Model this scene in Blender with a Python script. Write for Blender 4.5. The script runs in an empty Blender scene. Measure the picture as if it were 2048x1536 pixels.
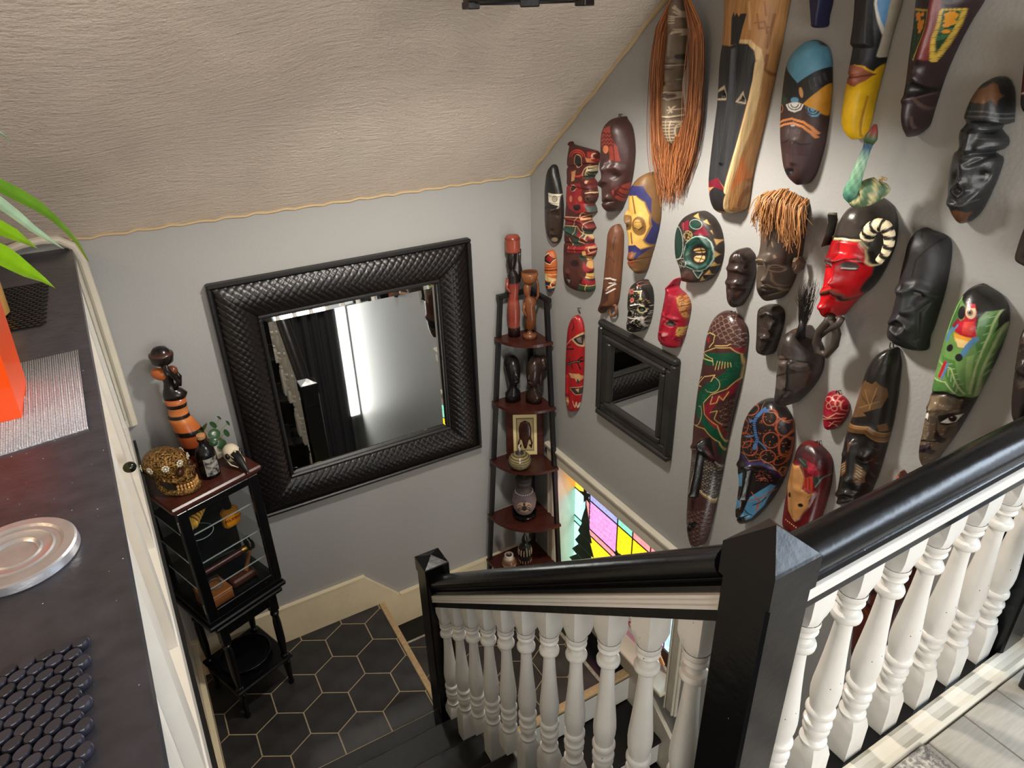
import bpy, bmesh, math, random
import numpy as np
from mathutils import Vector, Matrix
random.seed(7); np.random.seed(7)
SC = bpy.context.scene
COL = SC.collection

# ------------------------------------------------------------------ camera
cam_d = bpy.data.cameras.new('camera'); cam = bpy.data.objects.new('camera', cam_d); COL.objects.link(cam)
cam_d.sensor_width = 36.0; cam_d.lens = 36.0 * 1388.39 / 2048.0
cam_d.clip_start = 0.02
p_, r_, h_ = [math.radians(a) for a in (27.5753, -1.6587, 29.2583)]
fw = Vector((math.sin(h_) * math.cos(p_), math.cos(h_) * math.cos(p_), -math.sin(p_)))
rt = Vector((math.cos(h_), -math.sin(h_), 0)); up = rt.cross(fw)
rt2 = rt * math.cos(r_) + up * math.sin(r_); up2 = up * math.cos(r_) - rt * math.sin(r_)
m_ = Matrix((rt2, up2, -fw)).transposed().to_4x4()
m_.translation = Vector((-1.818, -3.0, 1.511))
cam.matrix_world = m_
SC.camera = cam

# ------------------------------------------------------------------ world and lights
wd = bpy.data.worlds.new('world'); SC.world = wd; wd.use_nodes = True
wd.node_tree.nodes['Background'].inputs[0].default_value = (1.0, 0.97, 0.93, 1)
wd.node_tree.nodes['Background'].inputs[1].default_value = 0.55

def light(name, kind, loc, energy, col, size=None, target=None, size_y=None):
    d = bpy.data.lights.new(name, kind); o = bpy.data.objects.new(name, d); COL.objects.link(o)
    o.location = loc; d.energy = energy; d.color = col
    if kind == 'AREA':
        d.size = size
        if size_y: d.shape = 'RECTANGLE'; d.size_y = size_y
    elif size: d.shadow_soft_size = size
    if target is not None:
        o.rotation_euler = (Vector(target) - Vector(loc)).to_track_quat('-Z', 'Y').to_euler()
    return o
light('skylight_daylight', 'AREA', (1.35, -3.75, 2.37), 165, (0.72, 0.85, 1.0), 2.3, (0.6, -3.3, 0.0), 1.3)
light('room_window_daylight', 'AREA', (2.6, -3.6, 1.5), 30, (0.78, 0.88, 1.0), 2.2, (-0.2, -3.0, 1.0), 1.7)
light('rear_fill_light', 'AREA', (-1.2, -5.0, 1.0), 70, (1.0, 0.97, 0.93), 2.6, (-0.9, -1.0, 0.7), 1.5)  # added fill from behind the camera to lift ceiling, walls and masks
light('stair_window_daylight', 'AREA', (1.0, -0.95, -0.45), 130, (1.0, 0.96, 0.88), 1.2, (-0.3, -0.45, -1.5), 1.0)
light('lower_hall_daylight', 'AREA', (-0.2, -3.7, -1.5), 22, (1.0, 0.98, 0.92), 0.35, (-0.1, -1.0, -1.5), 1.6)
light('warm_room_lamp', 'POINT', (-3.1, -1.9, 1.55), 22, (1.0, 0.66, 0.38), 0.12)
vs = SC.view_settings
vs.view_transform = 'Standard'; vs.look = 'None'; vs.exposure = 0.0; vs.gamma = 1.0; vs.use_curve_mapping = False

# ------------------------------------------------------------------ materials
MATS = {}
def lin(c):
    return tuple((x / 12.92 if x <= 0.04045 else ((x + 0.055) / 1.055) ** 2.4) for x in c)
def rgb(r, g, b): return lin((r / 255., g / 255., b / 255.))
def mat(name, col=(0.5, 0.5, 0.5), rough=0.5, metal=0.0, spec=0.5, bump=0.0, bscale=40.0, var=0.0, vscale=6.0,
        vcol=False, stretch=None, obj_var=0.0, emit=None, trans=0.0, alpha=1.0, ior=1.45, coat=0.0, bdetail=4.0, var2=None, sss=0.0):
    if name in MATS: return MATS[name]
    m = bpy.data.materials.new(name); m.use_nodes = True; MATS[name] = m
    nt = m.node_tree; N = nt.nodes; L = nt.links; b = N['Principled BSDF']
    b.inputs['Roughness'].default_value = rough; b.inputs['Metallic'].default_value = metal
    b.inputs['Specular IOR Level'].default_value = spec
    b.inputs['IOR'].default_value = ior
    if trans: b.inputs['Transmission Weight'].default_value = trans
    if coat: b.inputs['Coat Weight'].default_value = coat; b.inputs['Coat Roughness'].default_value = 0.12
    if alpha < 1: b.inputs['Alpha'].default_value = alpha
    tc = N.new('ShaderNodeTexCoord')
    vec = tc.outputs['Object']
    if stretch:
        mp = N.new('ShaderNodeMapping'); mp.inputs['Scale'].default_value = stretch
        L.new(vec, mp.inputs['Vector']); vec = mp.outputs['Vector']
    if vcol:
        a = N.new('ShaderNodeAttribute'); a.attribute_name = 'Col'; csrc = a.outputs['Color']
    else:
        rg = N.new('ShaderNodeRGB'); rg.outputs[0].default_value = (*col, 1); csrc = rg.outputs[0]
    if var:
        nz = N.new('ShaderNodeTexNoise'); nz.inputs['Scale'].default_value = vscale; nz.inputs['Detail'].default_value = 5
        L.new(vec, nz.inputs['Vector'])
        if var2 is not None:
            mx = N.new('ShaderNodeMix'); mx.data_type = 'RGBA'
            cr_ = N.new('ShaderNodeValToRGB'); cr_.color_ramp.elements[0].position = 0.42; cr_.color_ramp.elements[1].position = 0.62
            L.new(nz.outputs['Fac'], cr_.inputs['Fac']); L.new(cr_.outputs['Color'], mx.inputs[0])
            L.new(csrc, mx.inputs[6]); mx.inputs[7].default_value = (*var2, 1); csrc = mx.outputs[2]
        else:
            mr = N.new('ShaderNodeMapRange'); mr.inputs['From Min'].default_value = 0.3; mr.inputs['From Max'].default_value = 0.7
            mr.inputs['To Min'].default_value = 1 - var; mr.inputs['To Max'].default_value = 1 + var
            L.new(nz.outputs['Fac'], mr.inputs['Value'])
            mx = N.new('ShaderNodeVectorMath'); mx.operation = 'SCALE'
            L.new(csrc, mx.inputs[0]); L.new(mr.outputs['Result'], mx.inputs['Scale']); csrc = mx.outputs['Vector']
    if obj_var:
        oi = N.new('ShaderNodeObjectInfo'); mr2 = N.new('ShaderNodeMapRange')
        mr2.inputs['To Min'].default_value = 1 - obj_var; mr2.inputs['To Max'].default_value = 1 + obj_var
        L.new(oi.outputs['Random'], mr2.inputs['Value'])
        mx2 = N.new('ShaderNodeVectorMath'); mx2.operation = 'SCALE'
        L.new(csrc, mx2.inputs[0]); L.new(mr2.outputs['Result'], mx2.inputs['Scale']); csrc = mx2.outputs['Vector']
    L.new(csrc, b.inputs['Base Color'])
    if emit:
        b.inputs['Emission Strength'].default_value = emit
        L.new(csrc, b.inputs['Emission Color'])
    if bump:
        n2 = N.new('ShaderNodeTexNoise'); n2.inputs['Scale'].default_value = bscale; n2.inputs['Detail'].default_value = bdetail
        L.new(vec, n2.inputs['Vector'])
        bp = N.new('ShaderNodeBump'); bp.inputs['Strength'].default_value = bump; bp.inputs['Distance'].default_value = 0.01
        L.new(n2.outputs['Fac'], bp.inputs['Height']); L.new(bp.outputs['Normal'], b.inputs['Normal'])
    return m

mat('wall_paint', rgb(153, 153, 151), 0.55, bump=0.12, bscale=90)
mat('black_gloss', rgb(9, 9, 11), 0.24, spec=0.4, bump=0.08, bscale=30)
mat('black_paint', rgb(20, 19, 20), 0.42, bump=0.1, bscale=60)
mat('black_wood', rgb(13, 12, 12), 0.45, spec=0.3, bump=0.06, bscale=40)
mat('white_paint', rgb(208, 205, 198), 0.34, bump=0.12, bscale=35, var=0.03, vscale=14)
mat('trim_white', rgb(206, 199, 182), 0.4, bump=0.15, bscale=25, var=0.05, vscale=8)
mat('cream_trim', rgb(214, 203, 172), 0.45, bump=0.15, bscale=25, var=0.05, vscale=8)
mat('tile', rgb(42, 41, 42), 0.42, var=0.45, vscale=9, obj_var=0.25, bump=0.05, bscale=20)
mat('grout', rgb(164, 148, 118), 0.8, var=0.1, vscale=60)
mat('edge_wood', rgb(170, 146, 108), 0.5, var=0.18, vscale=9, stretch=(8, 8, 60))
mat('plank', rgb(160, 154, 142), 0.45, var=0.10, vscale=7, stretch=(2.2, 26, 10), obj_var=0.06)
mat('mirror', (0.86, 0.88, 0.88), 0.02, metal=1.0)
mat('leather', rgb(19, 16, 16), 0.34, var=0.2, vscale=20, bump=0.05, bscale=200)
mat('red_wood', rgb(66, 31, 24), 0.3, var=0.3, vscale=7, stretch=(4, 14, 14), bump=0.03, bscale=60)
mat('hook_metal', rgb(60, 58, 55), 0.4, metal=0.8)
mat('gold', rgb(190, 150, 70), 0.3, metal=1.0)
mat('brass', rgb(160, 125, 60), 0.35, metal=1.0)
mat('steel', rgb(175, 175, 178), 0.25, metal=1.0)

def specks(m, scale, thr, col, gate=None):
    """small spots with a shape of their own: dust on black, chips in white paint"""
    N = m.node_tree.nodes; L = m.node_tree.links; bs = N['Principled BSDF']; src = bs.inputs['Base Color'].links[0].from_socket
    tc = N.new('ShaderNodeTexCoord'); vz = N.new('ShaderNodeTexVoronoi'); vz.inputs['Scale'].default_value = scale; L.new(tc.outputs['Object'], vz.inputs['Vector'])
    rp = N.new('ShaderNodeMapRange'); rp.inputs['From Min'].default_value = thr; rp.inputs['From Max'].default_value = thr * .5; L.new(vz.outputs['Distance'], rp.inputs['Value'])
    f = rp.outputs['Result']
    if gate:
        nz = N.new('ShaderNodeTexNoise'); nz.inputs['Scale'].default_value = gate[0]; L.new(tc.outputs['Object'], nz.inputs['Vector'])
        g = N.new('ShaderNodeMath'); g.operation = 'GREATER_THAN'; g.inputs[1].default_value = gate[1]; L.new(nz.outputs['Fac'], g.inputs[0])
        k = N.new('ShaderNodeMath'); k.operation = 'MULTIPLY'; L.new(f, k.inputs[0]); L.new(g.outputs[0], k.inputs[1]); f = k.outputs[0]
    mx = N.new('ShaderNodeMix'); mx.data_type = 'RGBA'; L.new(f, mx.inputs[0]); L.new(src, mx.inputs[6]); mx.inputs[7].default_value = (*col, 1); L.new(mx.outputs[2], bs.inputs['Base Color'])
mat('baluster_paint', rgb(210, 207, 200), 0.32, bump=0.14, bscale=35, var=0.04, vscale=14)
specks(MATS['baluster_paint'], 55, 0.11, (.03, .025, .02), (11, .60))
specks(MATS['black_gloss'], 30, 0.035, (.5, .5, .5), (7, .55))
def ceiling_material():
    m = bpy.data.materials.new('stucco'); m.use_nodes = True; MATS['stucco'] = m
    nt = m.node_tree; N = nt.nodes; L = nt.links; b = N['Principled BSDF']
    b.inputs['Base Color'].default_value = (*rgb(222, 209, 193), 1); b.inputs['Roughness'].default_value = 0.34
    tc = N.new('ShaderNodeTexCoord')
    dn = N.new('ShaderNodeTexNoise'); dn.inputs['Scale'].default_value = 1.4; dn.inputs['Detail'].default_value = 1
    L.new(tc.outputs['Object'], dn.inputs['Vector'])
    ad = N.new('ShaderNodeVectorMath'); ad.operation = 'MULTIPLY_ADD'; ad.inputs[1].default_value = (.35, .35, .35)
    L.new(dn.outputs['Color'], ad.inputs[0]); L.new(tc.outputs['Object'], ad.inputs[2])
    def brush(rot, sc):
        mp = N.new('ShaderNodeMapping'); mp.inputs['Scale'].default_value = sc; mp.inputs['Rotation'].default_value = (0, 0, rot)
        L.new(ad.outputs['Vector'], mp.inputs['Vector'])
        n1 = N.new('ShaderNodeTexNoise'); n1.inputs['Scale'].default_value = 1.5; n1.inputs['Detail'].default_value = 7; n1.inputs['Roughness'].default_value = 0.7
        L.new(mp.outputs['Vector'], n1.inputs['Vector']); return n1
    na, nb = brush(0.55, (6, 44, 36)), brush(-0.75, (7, 50, 40))
    sel = N.new('ShaderNodeTexNoise'); sel.inputs['Scale'].default_value = 2.1; sel.inputs['Detail'].default_value = 2; L.new(tc.outputs['Object'], sel.inputs['Vector'])
    rp = N.new('ShaderNodeMapRange'); rp.inputs['From Min'].default_value = 0.42; rp.inputs['From Max'].default_value = 0.58; L.new(sel.outputs['Fac'], rp.inputs['Value'])
    n1 = N.new('ShaderNodeMix'); L.new(rp.outputs['Result'], n1.inputs[0]); L.new(na.outputs['Fac'], n1.inputs[2]); L.new(nb.outputs['Fac'], n1.inputs[3])
    n2 = N.new('ShaderNodeTexNoise'); n2.inputs['Scale'].default_value = 95; n2.inputs['Detail'].default_value = 3
    L.new(tc.outputs['Object'], n2.inputs['Vector'])
    mm = N.new('ShaderNodeMath'); mm.operation = 'MULTIPLY_ADD'; mm.inputs[1].default_value = 0.35
    L.new(n2.outputs['Fac'], mm.inputs[0]); L.new(n1.outputs[0], mm.inputs[2])
    bp = N.new('ShaderNodeBump'); bp.inputs['Strength'].default_value = 1.0; bp.inputs['Distance'].default_value = 0.015
    L.new(mm.outputs[0], bp.inputs['Height']); L.new(bp.outputs['Normal'], b.inputs['Normal'])
ceiling_material()

# ------------------------------------------------------------------ mesh helpers
class MB:
    """collects boxes, tubes, lathes ... and links them as ONE mesh object"""
    def __init__(s): s.v = []; s.f = []; s.c = []; s.cur = None
    def add(s, vs, fs, col=None):
        o = len(s.v); s.v += [tuple(p) for p in vs]; s.f += [tuple(i + o for i in q) for q in fs]
        s.c += [col or s.cur or (1, 1, 1)] * len(vs); return s
    def box(s, c, d, rz=0.0, bev=0.0, M=None, col=None):
        x, y, z = [k / 2. for k in d]
        if bev <= 0:
            P = [(sx * x, sy * y, sz * z) for sz in (-1, 1) for sx, sy in ((-1, -1), (1, -1), (1, 1), (-1, 1))]
            F = [(3, 2, 1, 0), (4, 5, 6, 7), (0, 1, 5, 4), (1, 2, 6, 5), (2, 3, 7, 6), (3, 0, 4, 7)]
        else:
            b = min(bev, x * .95, y * .95, z * .95); P = []
            for zz, k in ((-z, b), (-z + b, 0), (z - b, 0), (z, b)):
                xx, yy = x - k, y - k
                P += [(-xx, -yy + (b if k == 0 else 0), zz), (-xx + (b if k == 0 else 0), -yy, zz), (xx - (b if k == 0 else 0), -yy, zz), (xx, -yy + (b if k == 0 else 0), zz),
                      (xx, yy - (b if k == 0 else 0), zz), (xx - (b if k == 0 else 0), yy, zz), (-xx + (b if k == 0 else 0), yy, zz), (-xx, yy - (b if k == 0 else 0), zz)]
            F = [tuple(range(7, -1, -1)), tuple(range(24, 32))]
            for r in range(3):
                for i in range(8): F.append((r * 8 + i, r * 8 + (i + 1) % 8, r * 8 + 8 + (i + 1) % 8, r * 8 + 8 + i))
        if M is None: M = Matrix.Translation(Vector(c)) @ Matrix.Rotation(rz, 4, 'Z')
        return s.add([M @ Vector(p) for p in P], F, col)
    def lathe(s, prof, n=20, M=None, caps=True, col=None, cols=None):
        """prof = [(r, z), ...] bottom to top"""
        M = M or Matrix.Identity(4); V = []; F = []
        for r, z in prof:
            for i in range(n):
                a = 2 * math.pi * i / n; V.append(M @ Vector((r * math.cos(a), r * math.sin(a), z)))
        for k in range(len(prof) - 1):
            for i in range(n):
                j = (i + 1) % n; F.append((k * n + i, k * n + j, k * n + n + j, k * n + n + i))
        if caps: F.append(tuple(range(n - 1, -1, -1))); F.append(tuple((len(prof) - 1) * n + i for i in range(n)))
        o = len(s.c); s.add(V, F, col)
        if cols:
            for k, cc in enumerate(cols): s.c[o + k * n:o + k * n + n] = [cc] * n
        return s
    def tube(s, pts, rad, n=8, col=None, flat=1.0, cap=True):
        pts = [Vector(p) for p in pts]
        if not hasattr(rad, '__len__'): rad = [rad] * len(pts)
        V = []; F = []; pn = None
        for k, p in enumerate(pts):
            t = (pts[min(k + 1, len(pts) - 1)] - pts[max(k - 1, 0)]).normalized()
            if pn is None:
                a = Vector((0, 0, 1)) if abs(t.z) < 0.9 else Vector((1, 0, 0)); pn = (a - t * a.dot(t)).normalized()
            else:
                pn = (pn - t * pn.dot(t))
                pn = pn.normalized() if pn.length > 1e-6 else t.orthogonal().normalized()
            b = t.cross(pn)
            for i in range(n):
                a = 2 * math.pi * i / n; V.append(p + (pn * math.cos(a) * flat + b * math.sin(a)) * rad[k])
        for k in range(len(pts) - 1):
            for i in range(n):
                j = (i + 1) % n; F.append((k * n + i, k * n + j, k * n + n + j, k * n + n + i))
        if cap: F.append(tuple(range(n - 1, -1, -1))); F.append(tuple((len(pts) - 1) * n + i for i in range(n)))
        return s.add(V, F, col)
    def prism(s, poly, axis_m, h, col=None):
        """poly in 2D, extruded along +local z by h, placed by axis_m"""
        n = len(poly); V = [axis_m @ Vector((p[0], p[1], 0)) for p in poly] + [axis_m @ Vector((p[0], p[1], h)) for p in poly]
        F = [tuple(range(n - 1, -1, -1)), tuple(range(n, 2 * n))] + [(i, (i + 1) % n, n + (i + 1) % n, n + i) for i in range(n)]
        return s.add(V, F, col)
    def ellipsoid(s, c, r, n=14, m=9, M=None, col=None):
        V = []; F = []; M = M or Matrix.Identity(4); c = Vector(c)
        for k in range(m + 1):
            t = math.pi * k / m
            for i in range(n):
                a = 2 * math.pi * i / n
                V.append(c + M @ Vector((r[0] * math.sin(t) * math.cos(a), r[1] * math.sin(t) * math.sin(a), r[2] * math.cos(t))))
        for k in range(m):
            for i in range(n):
                j = (i + 1) % n; F.append((k * n + i, k * n + n + i, k * n + n + j, k * n + j))
        return s.add(V, F, col)
    def grid(s, P, col=None, closed=False):
        """P = 2D list of points"""
        R = len(P); C = len(P[0]); V = [q for row in P for q in row]; F = []
        for r in range(R - 1):
            for c in range(C if closed else C - 1): F.append((r * C + c, r * C + (c + 1) % C, r * C + C + (c + 1) % C, r * C + C + c))
        return s.add(V, F, col)
    def build(s, name, m, parent=None, smooth=False, loc=None, colors=False, angle=None):
        me = bpy.data.meshes.new(name); me.from_pydata([tuple(p) for p in s.v], [], s.f); me.update()
        if colors:
            at = me.color_attributes.new('Col', 'FLOAT_COLOR', 'POINT')
            at.data.foreach_set('color', np.array([(*c, 1.0) for c in s.c], dtype=np.float32).ravel())
        bm = bmesh.new(); bm.from_mesh(me); bmesh.ops.recalc_face_normals(bm, faces=bm.faces); bm.to_mesh(me); bm.free()
        me.materials.append(MATS[m] if isinstance(m, str) else m)
        if smooth: me.polygons.foreach_set('use_smooth', [True] * len(me.polygons))
        if angle: me.set_sharp_from_angle(angle=math.radians(angle)) if smooth else None
        o = bpy.data.objects.new(name, me); COL.objects.link(o)
        if parent: o.parent = parent
        if loc: o.location = loc
        return o

def tag(o, label=None, cat=None, group=None, kind=None):
    if label: o['label'] = label
    if cat: o['category'] = cat
    if group: o['group'] = group
    if kind: o['kind'] = kind
    return o
def thing(name, label, cat, loc=(0, 0, 0), rz=0.0, group=None):
    o = bpy.data.objects.new(name, None); COL.objects.link(o); o.location = loc; o.rotation_euler = (0, 0, rz); o.empty_display_size = 0.05
    return tag(o, label, cat, group)
def copy_tree(o, parent=None):
    c = o.copy(); COL.objects.link(c); c.parent = parent
    for ch in o.children: copy_tree(ch, c)
    return c
def shared(o, name, parent, loc=(0, 0, 0), rz=0.0, scale=(1, 1, 1)):
    c = bpy.data.objects.new(name, o.data); COL.objects.link(c); c.parent = parent; c.location = loc; c.rotation_euler = (0, 0, rz); c.scale = scale
    return c
T = Matrix.Translation
def Rx(a): return Matrix.Rotation(math.radians(a), 4, 'X')
def Ry(a): return Matrix.Rotation(math.radians(a), 4, 'Y')
def Rz(a): return Matrix.Rotation(math.radians(a), 4, 'Z')

# ================================================================== THE SETTING
ZL, Z2 = -1.442, -1.663          # upper and lower landing
RISE, RUN = 0.206, 0.263
def struct(name, mb, m, **k): return tag(mb.build(name, m, **k), kind='structure')
# wall A (behind the big mirror): y = 0 ; sloping ceiling meets it at z = .843
b = MB(); b.box((-1.45, 0.06, -1.2), (3.1, 0.12, 4.1)); wall_back = struct('wall_back', b, 'wall_paint')
# wall B (the mask wall): x = 0, with the window opening cut out (y -1.27..-.25, z -1.52..-.72)
W_Y0, W_Y1, W_Z0, W_Z1 = -1.27, -0.25, -1.52, -0.72
b = MB()
def wb(y0, y1, z0, z1): b.box((0.08, (y0 + y1) / 2, (z0 + z1) / 2), (0.16, y1 - y0, z1 - z0))
wb(-2.56, 0.12, W_Z1, 2.6); wb(W_Y1, 0.12, -3.3, W_Z1); wb(-2.56, W_Y0, -3.3, W_Z1); wb(-4.6, -2.56, -3.3, -0.06); wb(W_Y0, W_Y1, -3.3, W_Z0)
wall_right = struct('wall_right', b, 'wall_paint')
# left stairwell wall under the ledge
b = MB(); b.box((-2.09, -1.9, -0.72), (0.12, 3.8, 2.96)); struct('wall_left', b, 'trim_white')
# sloping ceiling, then the flat ceiling of the room
b = MB()
dz = 0.793
ya, za, yb = 0.0, 0.843, -1.98
zb = za - dz * yb
b.prism([(ya + .15, za - dz * .15), (yb, zb), (-4.6, zb), (-4.6, zb + .12), (yb - .05, zb + .12), (ya + .15, za - dz * .15 + .14)], T((-4.6, 0, 0)) @ Matrix(((0, 0, 1, 0), (1, 0, 0, 0), (0, 1, 0, 0), (0, 0, 0, 1))), 4.6)
b.box((1.4, -3.55, zb + .06), (2.8, 2.1, .12))
struct('ceiling', b, 'stucco')
b = MB(); b.box((-3.46, -2.3, 0.9), (0.12, 4.7, 3.2)); struct('wall_far_left', b, 'wall_paint')
b = MB(); b.box((1.41, -2.5, 1.2), (2.5, 0.12, 2.5)); b.box((2.71, -3.6, 0.3), (0.1, 2.2, 0.7)); b.box((2.71, -3.6, 2.42), (0.1, 2.2, 0.1)); struct('wall_room', b, 'wall_paint')
# beige unpainted bead where the slope meets the walls
b = MB(); pts = [(-2.0 + i * .04, -0.004 - 0.002 * math.sin(i * 1.7), za - 0.004 + 0.004 * math.sin(i * 2.3)) for i in range(51)]
b.tube(pts, 0.0055, 6); pts = [(-0.004 + 0.002 * math.sin(i * 2.1), -i * .04, za + dz * i * .04 - 0.004 + .003 * math.sin(i * 1.3)) for i in range(40)]
b.tube(pts, 0.008, 6); mat('bead_tan', rgb(190, 168, 130), .6); struct('trim_1', b, 'bead_tan')

# upper floor: planks beyond the railing, white edge moulding, black sub rail
floor_up = MB(); floor_up.box((0.78, -3.6, -0.06), (3.76, 2.08, 0.08)); floor_up.box((-2.26, -3.63, -0.04), (2.3, 2.0, 0.08)); floor_up.box((-2.78, -1.3, -0.04), (1.3, 2.66, 0.08)); floor_up = struct('floor', floor_up, 'black_paint')
rnd = random.Random(3)
def plank_mesh(L): return MB().box((0, 0, 0), (0.1385, L, 0.02), bev=0.0018)
x = -1.05; i = 0
while x < 2.6:
    y = -2.56; first = True
    while y > -4.5:
        L = rnd.choice((0.9, 1.2)) if not first else rnd.uniform(0.35, 1.0); first = False
        y2 = max(y - L, -4.6)
        p = plank_mesh(y - y2 - 0.002).build('plank', 'plank', floor_up, loc=(x + 0.07, (y + y2) / 2, -0.01)); y = y2
    x += 0.14
b = MB()
prof = [(-2.503, -0.006), (-2.503, 0.012), (-2.512, 0.016), (-2.524, 0.012), (-2.538, 0.010), (-2.548, 0.012), (-2.556, 0.004), (-2.556, -0.02), (-2.503, -0.02)]
b.prism(prof, T((-1.0, 0, 0)) @ Matrix(((0, 0, 1, 0), (1, 0, 0, 0), (0, 1, 0, 0), (0, 0, 0, 1))), 1.0)
struct('trim_2', b, 'trim_white')
b = MB(); b.box((-0.5, -2.46, -0.015), (1.0, 0.085, 0.03)); b.box((-0.5, -2.47, -0.16), (1.0, 0.07, 0.27)); struct('trim_3', b, 'black_gloss')

# ---- upper (left) flight: seven risers from the tiled landing
for k in range(6):
    z = ZL + RISE * (k + 1); y0 = -1.05 - RUN * k
    t = MB().box((-1.545, y0 - RUN / 2 - 0.01, z - 0.014), (0.97, RUN + 0.03, 0.028), bev=0.008)
    t = struct('stair_tread' if k == 0 else 'stair_tread.%03d' % k, t, 'black_wood')
    MB().box((-1.545, y0 - 0.03, z - RISE / 2 - 0.014), (0.97, 0.02, RISE - 0.028)).build('riser', 'black_wood', t)
b = MB()
# stringer under the balusters, stepped on the upper edge, seen from the lower flight
poly = [(-0.9, ZL), (-0.9, Z2 - .2), (-2.62, Z2 - .2 + 1.25), (-2.62, 0.0)]
for k in range(5, -1, -1):
    y0 = -1.05 - RUN * k; z = ZL + RISE * (k + 1) - 0.03
    poly += [(y0 - RUN - .02, z), (y0 - .02, z), (y0 - .02, z - RISE)]
b.prism(poly[:4] + poly[4:-1] + [(-1.07, ZL)], T((-1.075, 0, 0)) @ Matrix(((0, 0, 1, 0), (1, 0, 0, 0), (0, 1, 0, 0), (0, 0, 0, 1))), 0.035)
struct('trim_4', b, 'black_paint')

# ---- landings: hexagon tiles over grout
floor_land = MB(); floor_land.box((-1.55, -0.41, ZL - 0.0545), (0.97, 0.83, 0.106)); floor_land = struct('landing_floor', floor_land, 'grout')
b = MB(); b.box((-1.55, -0.94, ZL - 0.02), (0.97, 0.235, 0.04), bev=0.004); struct('trim_5', b, 'black_wood')
floor_low = MB(); floor_low.box((-0.53, -0.49, Z2 - 0.0545), (1.07, 0.98, 0.106)); floor_low = struct('lower_landing_floor', floor_low, 'grout')
def clip(poly, a, c, keep):
    out = []
    for i in range(len(poly)):
        P, Q = poly[i], poly[(i + 1) % len(poly)]; p, q = (P[a] - c) * keep, (Q[a] - c) * keep
        if p >= 0: out.append(P)
        if p * q < 0:
            t = p / (p - q); out.append((P[0] + (Q[0] - P[0]) * t, P[1] + (Q[1] - P[1]) * t))
    return out
def hexes(parent, x0, x1, y0, y1, z, cx, cy, side, gap):
    w = side * math.sqrt(3); R = side - gap * 0.62
    for r in range(-9, 10):
        for c in range(-9, 12):
            hx = cx + c * w + (w / 2 if r % 2 else 0); hy = cy + r * 1.5 * side
            P = [(hx + R * math.sin(math.radians(60 * k)), hy + R * math.cos(math.radians(60 * k))) for k in range(6)]
            for a, cc, kp in ((0, x0, 1), (0, x1, -1), (1, y0, 1), (1, y1, -1)):
                P = clip(P, a, cc, kp)
                if len(P) < 3: break
            if len(P) < 3: continue
            ar = abs(sum(P[i][0] * P[(i + 1) % len(P)][1] - P[(i + 1) % len(P)][0] * P[i][1] for i in range(len(P)))) / 2
            if ar < 2e-4: continue
            mx = sum(p[0] for p in P) / len(P); my = sum(p[1] for p in P) / len(P)
            MB().prism([(p[0] - mx, p[1] - my) for p in P][::-1], T((0, 0, -0.008)), 0.008).build('tile', 'tile', parent, loc=(mx, my, z))
hexes(floor_land, -2.03, -1.067, -0.822, -0.002, ZL, -1.299, -0.1815, 0.1292, 0.0058)
hexes(floor_low, -1.06, -0.192, -0.965, -0.178, Z2, -0.99, -0.33, 0.1292, 0.004)
b = MB(); b.box((-1.052, -0.47, ZL - 0.008), (0.032, 0.93, 0.024), bev=0.003); struct('trim_6', b, 'edge_wood')
b = MB(); b.box((-1.062, -0.47, (ZL + Z2) / 2 - .01), (0.02, 0.93, ZL - Z2 - 0.02)); struct('trim_7', b, 'white_paint')
b = MB(); b.box((-0.53, -0.085, Z2 - 0.004), (1.05, 0.165, 0.008)); b.box((-0.085, -0.565, Z2 - 0.004), (0.17, 0.79, 0.008)); struct('trim_8', b, 'black_gloss')
mat('mosaic', rgb(150, 146, 138), 0.6, var=0.35, vscale=55, bump=0.4, bscale=60)
b = MB(); b.box((-0.535, -0.172, Z2 - 0.003), (1.05, 0.014, 0.008)); b.box((-0.182, -0.57, Z2 - 0.003), (0.016, 0.79, 0.008)); struct('trim_9', b, 'mosaic')
# lower flight along the mask wall
b = MB(); b.box((-0.53, -0.99, Z2 - 0.012), (1.06, 0.04, 0.03), bev=0.005); struct('trim_10', b, 'edge_wood')
for k in range(6):
    z = Z2 - RISE * (k + 1); y0 = -1.0 - 0.27 * k
    t = MB().box((-0.53, y0 - 0.135 - 0.01, z - 0.014), (1.03, 0.30, 0.028), bev=0.008)
    t = struct('lower_stair_tread' if k == 0 else 'lower_stair_tread.%03d' % k, t, 'black_wood')
    MB().box((-0.53, y0, z + RISE / 2), (1.03, 0.02, RISE - 0.03)).build('riser', 'white_paint', t)
# skirting along the lower flight (slanted board on the mask wall)
b = MB()
def on_b(poly, x0, th): b.prism(poly, T((x0, 0, 0)) @ Matrix(((0, 0, 1, 0), (1, 0, 0, 0), (0, 1, 0, 0), (0, 0, 0, 1))), th)
on_b([(-0.02, Z2), (-0.02, Z2 + .14), (-1.0, Z2 + .14), (-2.6, Z2 + .14 - 1.6 * .76), (-2.6, Z2 - .25 - 1.6 * .76), (-1.0, Z2 - .25)], -0.022, 0.022)
struct('baseboard_right', b, 'trim_white')
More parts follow.
